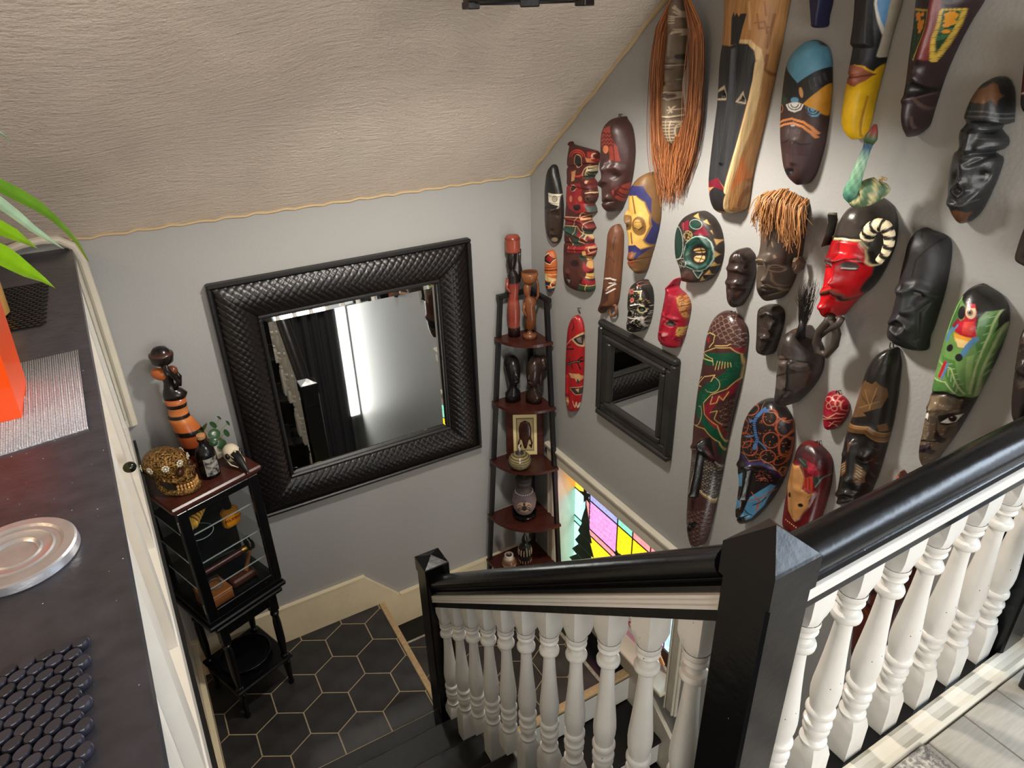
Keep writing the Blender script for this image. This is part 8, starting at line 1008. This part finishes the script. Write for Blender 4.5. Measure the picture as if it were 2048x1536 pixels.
EX = {'horn_r': [(-0.1,-1.891,0.979),(-0.11,-1.904,1.005),(-0.11,-1.921,1.019),(-0.105,-1.938,1.017),(-0.1,-1.95,0.999),(-0.1,-1.955,0.975),(-0.1,-1.951,0.949),(-0.1,-1.938,0.923)],
'horn_l': [(-0.1,-1.769,0.922),(-0.11,-1.777,0.957),(-0.11,-1.773,0.991),(-0.11,-1.769,1.021)],
'horn_l2': [(-0.1,-1.775,0.928),(-0.1,-1.787,0.967),(-0.09,-1.788,1.0),(-0.09,-1.78,1.012)],
'swan_neck': [(-0.13,-1.862,1.079),(-0.15,-1.855,1.093),(-0.155,-1.859,1.114),(-0.155,-1.864,1.146),(-0.15,-1.867,1.18),(-0.15,-1.873,1.211),(-0.15,-1.877,1.232)],
'swan_head': [(-0.15,-1.874,1.222),(-0.15,-1.878,1.234),(-0.15,-1.881,1.249),(-0.15,-1.882,1.264)],
'swan_body': [(-0.15,-1.853,1.092),(-0.135,-1.865,1.084),(-0.12,-1.882,1.097),(-0.1,-1.897,1.109),(-0.095,-1.897,1.12)],
'swan_tail': [(-0.1,-1.896,1.113),(-0.095,-1.893,1.128),(-0.095,-1.888,1.131),(-0.095,-1.897,1.131),(-0.095,-1.906,1.13)],
'handle1': [(-0.1,-1.833,0.735),(-0.1,-1.823,0.707),(-0.095,-1.802,0.673),(-0.09,-1.795,0.634),(-0.085,-1.803,0.605),(-0.08,-1.83,0.603),(-0.08,-1.849,0.641),(-0.085,-1.852,0.679),(-0.09,-1.842,0.706),(-0.1,-1.829,0.726)],
'handle2': [(-0.1,-1.866,0.738),(-0.1,-1.859,0.714),(-0.095,-1.824,0.684),(-0.09,-1.802,0.657)],
'loop': [(-0.02,-0.742,0.396),(-0.02,-0.748,0.367),(-0.02,-0.735,0.346),(-0.02,-0.713,0.337),(-0.02,-0.7,0.348),(-0.02,-0.702,0.373),(-0.02,-0.717,0.391)],
'ear': [(-0.05,-1.635,0.846),(-0.05,-1.651,0.85),(-0.04,-1.659,0.832),(-0.04,-1.655,0.809),(-0.05,-1.649,0.798),(-0.06,-1.645,0.818)],
'tuft': [(-0.08,-1.729,0.651),(-0.085,-1.725,0.72),(-0.09,-1.735,0.774),(-0.085,-1.698,0.742),(-0.09,-1.763,0.814),(-0.08,-1.754,0.698)],
'ring': [(-0.012,-2.139,0.326),(-0.012,-2.135,0.34),(-0.012,-2.144,0.352),(-0.012,-2.157,0.353),(-0.012,-2.156,0.336)],
'raf7': [(-0.05,-1.014,1.584),(-0.045,-0.935,1.476),(-0.04,-0.92,1.35),(-0.03,-0.921,1.197),(-0.025,-0.942,1.048),(-0.02,-0.998,0.926),(-0.05,-1.062,1.582),(-0.04,-1.144,1.474),(-0.03,-1.151,1.349),(-0.025,-1.152,1.216),(-0.02,-1.13,1.082),(-0.02,-1.086,0.967),(-0.05,-1.065,1.111)],
'raf17': [(-0.11,-1.552,1.036),(-0.11,-1.615,1.056),(-0.09,-1.68,1.033),(-0.12,-1.532,0.947),(-0.125,-1.577,0.923),(-0.125,-1.624,0.926),(-0.115,-1.668,0.914),(-0.1,-1.683,0.901),(-0.09,-1.684,0.971)]}

def dome(sv, tv, D, pq, ends):
    e = .008
    en = np.minimum(1, np.minimum(tv * ends[0], (1 - tv) * ends[1]))
    en = np.sqrt(np.clip(1 - (1 - en) ** 2, 0, 1))
    return e + (D - e) * np.clip(1 - np.abs(sv) ** pq[0], 0, 1) ** pq[1] * (.25 + .75 * en)
def in_poly(x, y, P):
    c = np.zeros(x.shape, bool); n = len(P)
    for i in range(n):
        x1, y1 = P[i]; x2, y2 = P[(i + 1) % n]
        if y1 == y2: continue
        k = ((y1 > y) != (y2 > y)) & (x < (x2 - x1) * (y - y1) / (y2 - y1) + x1); c ^= k
    return c
def seg_dist(x, y, P):
    d = np.full(x.shape, 1e9)
    for i in range(max(1, len(P) - 1)):
        a = P[i]; b_ = P[min(i + 1, len(P) - 1)]; dx, dy = b_[0] - a[0], b_[1] - a[1]; q = dx * dx + dy * dy
        t = np.clip(((x - a[0]) * dx + (y - a[1]) * dy) / q, 0, 1) if q > 0 else 0
        d = np.minimum(d, np.hypot(x - a[0] - t * dx, y - a[1] - t * dy))
    return d
def walk(P, sp):
    P = np.array(P); s = np.r_[0, np.cumsum(np.hypot(*np.diff(P, axis=0).T))]; t = np.arange(0, s[-1], sp)
    return np.c_[np.interp(t, s, P[:, 0]), np.interp(t, s, P[:, 1])]
def near(x, y, Q):
    d = np.full(x.shape, 1e9)
    for a, b_ in Q: d = np.minimum(d, np.hypot(x - a, y - b_))
    return d
for g in (22, 28, 30, 35, 40, 50):
    mat('mask_paint_%d' % g, rough=g / 100., vcol=True, bump=0.10, bscale=70, var=0.16, vscale=30)
mat('mask_grain', rough=0.5, vcol=True, bump=0.25, bscale=14, var=0.22, vscale=8, stretch=(10, 10, 1.4))
def build_mask(d):
    D = d['D']; pq = d.get('pq', (2.4, .55)); ends = d.get('ends', (6, 6))
    L = np.array(d['L']) / 10.; R = np.array(d['R']) / 10.; H = d['H'] * 1000.
    step = 1.7
    nv = int(min(420, max(60, H / step))); nu = int(min(120, max(36, (R - L).max() / step * 1.25)))
    q_ = np.linspace(0, 1, nv); tv = .55 * q_ + .45 * (1 - np.cos(math.pi * q_)) / 2; k = (1 - np.cos(np.linspace(0, math.pi, len(L)))) / 2
    l = np.interp(tv, k, L); r = np.interp(tv, k, R)
    sv = np.sin(np.linspace(-math.pi / 2, math.pi / 2, nu)) * .35 + np.linspace(-1, 1, nu) * .65
    S, Tt = np.meshgrid(sv, tv)
    U = (l + r)[:, None] / 2 + S * (r - l)[:, None] / 2; V = Tt * H
    Hh = dome(S, Tt, D, pq, ends) * 1000
    C = np.empty(U.shape + (3,)); C[:] = rgb(*d['b'])
    edge = np.clip((1 - np.abs(S)) * 6, 0, 1) * np.clip(np.minimum(Tt, 1 - Tt) * 25, 0, 1)
    rg = np.random.RandomState(int(abs(d['u'] * 1000)) % 9973)
    for o in d['o']:
        P = [(o[-1][i] / 10., o[-1][i + 1] / 10.) for i in range(0, len(o[-1]), 2)]
        a = np.array(P); pad = 40 if o[0] in 'RGB' else 14
        if o[0] == 'L': pad = o[2] + 4
        bb = (U > a[:, 0].min() - pad) & (U < a[:, 0].max() + pad) & (V > a[:, 1].min() - pad) & (V < a[:, 1].max() + pad)
        if not bb.any(): continue
        x, y = U[bb], V[bb]
        if o[0] == 'R': Hh[bb] += o[1] * np.exp(-(seg_dist(x, y, P) / o[2]) ** 2) * edge[bb]; continue
        if o[0] == 'G': Hh[bb] += o[1] * np.exp(-((x - P[0][0]) ** 2 + (y - P[0][1]) ** 2) / o[2] ** 2) * edge[bb]; continue
        if o[0] == 'B':
            ins = in_poly(x, y, P); dd = seg_dist(x, y, P + P[:1]) * np.where(ins, 1, -1); Hh[bb] += o[1] * np.clip(dd / o[2] * .5 + .5, 0, 1) * edge[bb]; continue
        if o[0] == 'P':
            ins = in_poly(x, y, P); dd = seg_dist(x, y, P + P[:1]) * np.where(ins, 1, -1); w = np.clip(dd / 1.4 + .5, 0, 1)
        elif o[0] == 'L': w = np.clip((o[2] / 2 - seg_dist(x, y, P)) / 1.2 + .5, 0, 1)
        elif o[0] == 'DL': w = np.clip((o[2] - near(x, y, walk(P, o[3]))) / 1.0 + .5, 0, 1)
        elif o[0] == 'FD':
            Q = []
            while len(Q) < o[3]:
                q = (rg.uniform(a[:, 0].min(), a[:, 0].max()), rg.uniform(a[:, 1].min(), a[:, 1].max()))
                if in_poly(np.array([q[0]]), np.array([q[1]]), P)[0]: Q.append(q)
            w = np.clip((o[2] - near(x, y, Q)) / 1.0 + .5, 0, 1)
        elif o[0] == 'SC':
            sp = o[3]; w = np.zeros(x.shape); ins = in_poly(x, y, P)
            for j in range(int(V.min() / sp * 2) - 1, int(V.max() / sp * 2) + 2):
                cy_ = j * sp / 2; cx_ = (np.round((x - (sp / 2 if j % 2 else 0)) / sp)) * sp + (sp / 2 if j % 2 else 0)
                dx = x - cx_; dy = y - cy_; q = np.abs(np.hypot(dx, dy) - sp * .5); an = np.arctan2(dy, dx)
                ww = np.clip((o[2] - q) / 1.0 + .5, 0, 1) * (dy > 0) * (0.5 + 0.5 * np.cos(an * 14) > .3)
                w = np.maximum(w, ww)
            w = w * ins
        C[bb] = C[bb] * (1 - w)[:, None] + np.array(rgb(*o[1])) * w[:, None]
    # front grid + skirt back to the wall
    Hh = np.maximum(Hh, 3.0)
    V3 = np.stack([-Hh, -U, V], -1) / 1000.
    pts = V3.reshape(-1, 3); col = C.reshape(-1, 3)
    idx = np.arange(nv * nu).reshape(nv, nu)
    quads = np.stack([idx[:-1, :-1], idx[1:, :-1], idx[1:, 1:], idx[:-1, 1:]], -1).reshape(-1, 4)
    ring = np.r_[idx[0, :], idx[1:, -1], idx[-1, -2::-1], idx[-2:0:-1, 0]]
    back = pts[ring].copy(); back[:, 0] = -0.002; nb = len(pts)
    c0 = pts.mean(0); back[:, 1:] = back[:, 1:] * .985 + c0[1:] * .015
    bi = np.arange(nb, nb + len(ring)); nx = np.roll(np.arange(len(ring)), -1)
    side = np.stack([ring, ring[nx], bi[nx], bi], -1)
    col = col * (.76 + .45 * np.clip(1 - col.max(1) / .09, 0, 1))[:, None]; allp = np.r_[pts, back]; allc = np.r_[col, col[ring] * .8]
    faces = np.r_[quads, side]
    me = bpy.data.meshes.new(d['n']); me.vertices.add(len(allp)); me.vertices.foreach_set('co', allp.astype(np.float32).ravel())
    me.loops.add(faces.size); me.loops.foreach_set('vertex_index', faces.ravel().astype(np.int32))
    me.polygons.add(len(faces)); me.polygons.foreach_set('loop_start', np.arange(0, faces.size, 4, dtype=np.int32))
    me.polygons.foreach_set('use_smooth', np.r_[np.ones(len(quads), bool), np.zeros(len(side), bool)])
    me.update(calc_edges=True); me.validate()
    at = me.color_attributes.new('Col', 'FLOAT_COLOR', 'POINT')
    at.data.foreach_set('color', np.c_[allc, np.ones(len(allc))].astype(np.float32).ravel())
    me.materials.append(MATS['mask_grain'] if d.get('grain') else MATS['mask_paint_%d' % int(round(d.get('gloss', .5) * 100))])
    o = bpy.data.objects.new(d['n'], me); COL.objects.link(o); o.location = (0, -d['u'], d['v'])
    tag(o, d['l'], 'mask', 'masks on the stair wall')
    if 'hk' in d:
        hu, hv = d['hk']; top = H / 1000.
        m = MB(); m.tube([(-0.002, -hu, hv - .03), (-0.012, -hu - .006, hv - .012), (-0.014, -hu - .003, hv), (-0.014, -hu + .005, hv), (-0.012, -hu + .006, hv - .014), (-0.002, -hu, hv - .03)], 0.0016, 6)
        m.tube([(0.0, -hu, hv - .001), (-0.016, -hu, hv + .001)], 0.0012, 6); m.build('hanging_hook', 'hook_metal', o)
    return o
MASK = {d['l']: build_mask(d) for d in MASKS}
def mk(key): return [o for l, o in MASK.items() if key in l][0]
def rel(o, pts): return [Vector(p) - Vector(o.location) for p in pts]

# parts that stand off the masks
mat('vpart', rough=0.45, vcol=True, bump=0.12, bscale=60)
red = mk('red faced')
m = MB(); P = rel(red, EX['horn_r']); n = 60
Q = [Vector([np.interp(i / (n - 1.) * (len(P) - 1), range(len(P)), [p[j] for p in P]) for j in range(3)]) for i in range(n)]
m.tube(Q, [.020 - .010 * i / n for i in range(n)], 10)
m.c = [rgb(222, 208, 172) if ((i + j * .35) % 8) < 4.2 else rgb(34, 30, 27) for i in range(n) for j in range(10)]
m.build('horn', 'vpart', red, smooth=True, colors=True)
m = MB(); a_ = rel(red, EX['horn_l']); b_ = rel(red, EX['horn_l2']); rows = []
for i in range(4):
    e = (a_[i] + b_[i]) / 2 + Vector((-.02, 0, 0)); rows.append([a_[i], e, b_[i], (a_[i] + b_[i]) / 2 + Vector((.02, 0, 0))])
m.grid(rows, closed=True); m.f += [(0, 1, 2, 3), (12, 13, 14, 15)]
m.c = [rgb(205, 195, 165) if i % 4 == 0 else rgb(44, 39, 35) for i in range(16)]
m.build('horn', 'vpart', red, colors=True)
bird = MB(); P = rel(red, EX['swan_neck']); bc = [rgb(70, 118, 102), rgb(60, 110, 96), rgb(96, 150, 120), rgb(128, 170, 140), rgb(140, 176, 150), rgb(52, 80, 110), rgb(52, 84, 66)]
n = 40; Q = [Vector([np.interp(i / (n - 1.) * 6, range(7), [p[j] for p in P]) for j in range(3)]) for i in range(n)]
bird.tube(Q, [np.interp(i / (n - 1.), [0, .2, .4, .8, 1], [.024, .022, .016, .0105, .0125]) for i in range(n)], 12)
cc = []
for i in range(n):
    for j in range(12):
        t = i / (n - 1.) * 6; c = np.array([np.interp(t, range(7), [q[k] for q in bc]) for k in range(3)])
        c = c * (1 + .35 * math.sin(i * 1.1 + j * 2.3)); cc.append(tuple(c))
bird.c = cc
nk = bird.build('bird', 'vpart', red, smooth=True, colors=True); nk['label'] = 'green long necked bird carving'
m = MB(); P = rel(red, EX['swan_body']); n = 24
Q = [Vector([np.interp(i / (n - 1.) * 4, range(5), [p[j] for p in P]) for j in range(3)]) for i in range(n)]
m.tube(Q, [.034 * math.sin(math.pi * (.12 + .8 * i / (n - 1.))) ** .7 for i in range(n)], 14)
m.c = [tuple(np.array(rgb(84, 112, 84) if math.sin(i * .8 + j * 1.1) < .5 else rgb(196, 186, 138)) * (1 + .25 * math.sin(i * 1.7 + j * 2.1))) for i in range(n) for j in range(14)]
m.build('body', 'vpart', nk, smooth=True, colors=True)
P = rel(red, EX['swan_head']); m = MB(); m.tube(P, [.014, .016, .0105, .004], 10); m.c = [rgb(60, 84, 52)] * 20 + [rgb(120, 52, 46)] * 20
m.build('beak', 'vpart', nk, smooth=True, colors=True)
P = rel(red, EX['swan_tail']); m = MB(); m.tube([P[0], P[1]], [.006, .004], 8); m.tube([P[1], P[2]], .006, 8); m.tube([P[1], P[3], P[4]], .004, 8); m.c = [rgb(190, 165, 125)] * len(m.v)
m.build('tail', 'vpart', nk, smooth=True, colors=True)
m = MB(); m.tube(rel(red, EX['handle1']), .012, 10, flat=1.2); m.tube(rel(red, EX['handle2']), .010, 10); m.cur = None
m.c = [rgb(56, 48, 42)] * len(m.v); m.build('handle', 'vpart', red, smooth=True, colors=True)
o = mk('earring loop'); m = MB(); P = rel(o, EX['loop']); m.tube(P + [P[0]], .006, 8); m.c = [rgb(110, 68, 46)] * len(m.v); m.build('earring', 'vpart', o, smooth=True, colors=True)
fringe = mk('fringe of brown'); m = MB(); P = rel(fringe, EX['ear']); cen = sum(P, Vector()) / 6
ring = P; inner = [p * .55 + cen * .45 + Vector((-.012, 0, 0)) for p in P]; m.grid([[p + Vector((.02, 0, 0)) for p in P], ring, inner, [cen + Vector((-.004, 0, 0))] * 6], closed=True); m.c = [rgb(74, 62, 52)] * 12 + [rgb(98, 82, 66)] * 12
m.build('ear', 'vpart', fringe, colors=True)
o = mk('behind the white balusters'); m = MB(); P = rel(o, EX['ring']); m.tube(P + [P[0]], .0025, 6); m.build('hanging_ring', 'hook_metal', o)

def strands(name, parent, rows, count, rad, cols, jit=.004, seed=1, nseg=9, taper=.5):
    """rows: list of guide polylines (root to tip); strands are blends of neighbouring guides"""
    rn = random.Random(seed); m = MB()
    G = [[Vector(p) for p in g] for g in rows]
    def at(g, t):
        q = t * (len(g) - 1); i = min(int(q), len(g) - 2); return g[i].lerp(g[i + 1], q - i)
    for s in range(count):
        a = rn.uniform(0, len(G) - 1.0001); i = int(a); f = a - i
        L = rn.uniform(.72, 1.04); off = Vector((rn.uniform(-.01, .006), rn.gauss(0, jit), rn.gauss(0, jit))); w1, w2, w3 = rn.uniform(0, 6), rn.uniform(0, 6), rn.uniform(.001, .005)
        pts = []
        for k_ in range(nseg):
            t = k_ / (nseg - 1.) * L
            p = at(G[i], min(t, 1)).lerp(at(G[i + 1], min(t, 1)), f) + off * (.4 + t * 1.6)
            if t > 1: p += Vector((0, 0, -.03 * (t - 1) / .04))
            p += Vector((w3 * .5 * math.sin(t * 7 + w2), w3 * math.sin(t * 9 + w1) * t * 2, 0)); pts.append(p)
        r0 = rad * rn.uniform(.7, 1.25)
        m.tube(pts, [r0 * (1 - (1 - taper) * k_ / (nseg - 1.)) for k_ in range(nseg)], 4, col=rgb(*rn.choice(cols)), cap=False)
    return tag(m.build(name, 'vpart', parent, smooth=True, colors=True), kind='stuff')
raf = mk('rust raffia'); P = rel(raf, EX['raf7'])
RU = [(142, 84, 46), (160, 98, 56), (122, 70, 38), (176, 116, 70), (104, 60, 36)]
def mid(a, b, t): return a.lerp(b, t)
gl = P[0:6]; gr = P[6:12]
inner_l = [mid(gl[i], gr[i], .17) + Vector((.012, 0, 0)) for i in range(6)]; inner_r = [mid(gl[i], gr[i], .72) + Vector((.006, 0, 0)) for i in range(6)]
strands('raffia_hair', raf, [gl, inner_l], 300, .0017, RU, .007, 3, 12)
strands('raffia_hair', raf, [inner_r, gr], 280, .0017, RU, .007, 4, 12)
bl = [mid(gl[i], gr[i], .45) for i in (3, 4, 5)]; strands('raffia_beard', raf, [[mid(gl[3], gr[3], .25), mid(gl[4], gr[4], .2), mid(gl[5], gr[5], .0) + Vector((0, 0, -.02))], [P[12] + Vector((.01, 0, .02)), mid(gl[4], gr[4], .5), mid(gl[5], gr[5], .5) + Vector((0, 0, -.04))], [mid(gl[3], gr[3], .75), mid(gl[4], gr[4], .8), gr[5]]], 200, .0017, RU, .006, 5, 9)
P = rel(fringe, EX['raf17']); RB = [(146, 98, 56), (164, 114, 66), (126, 84, 48), (176, 130, 82)]
def fall(a, b, bulge=.02): return [a, a.lerp(b, .3) + Vector((-bulge, 0, .012)), a.lerp(b, .65) + Vector((-bulge * .8, 0, .004)), b]
strands('raffia_hair', fringe, [fall(P[0], P[3]), fall(P[0].lerp(P[1], .5), P[4]), fall(P[1], P[5]), fall(P[1].lerp(P[2], .5), P[6]), fall(P[2], P[7]), fall(P[2], P[8])], 260, .0021, RB, .006, 9, 9)
tuft = mk('gourd shaped'); P = rel(tuft, EX['tuft'])
strands('bristle_tuft', tuft, [[P[0] + Vector((0, .006, 0)), P[1] + Vector((0, .012, 0)), P[3] + Vector((0, 0, .02))], [P[0], P[1], P[2] + Vector((0, 0, .05))], [P[0] + Vector((0, -.006, 0)), P[5] + Vector((0, 0, .02)), P[4]]], 190, .0009, [(36, 31, 29), (48, 40, 36), (28, 24, 24)], .0025, 11, 7, .3)
m = MB(); m.tube([P[0] + Vector((0, 0, -.03)), P[0] + Vector((0, 0, .035))], [.016, .009], 10); m.build('tuft_binding', 'black_paint', tuft, smooth=True)
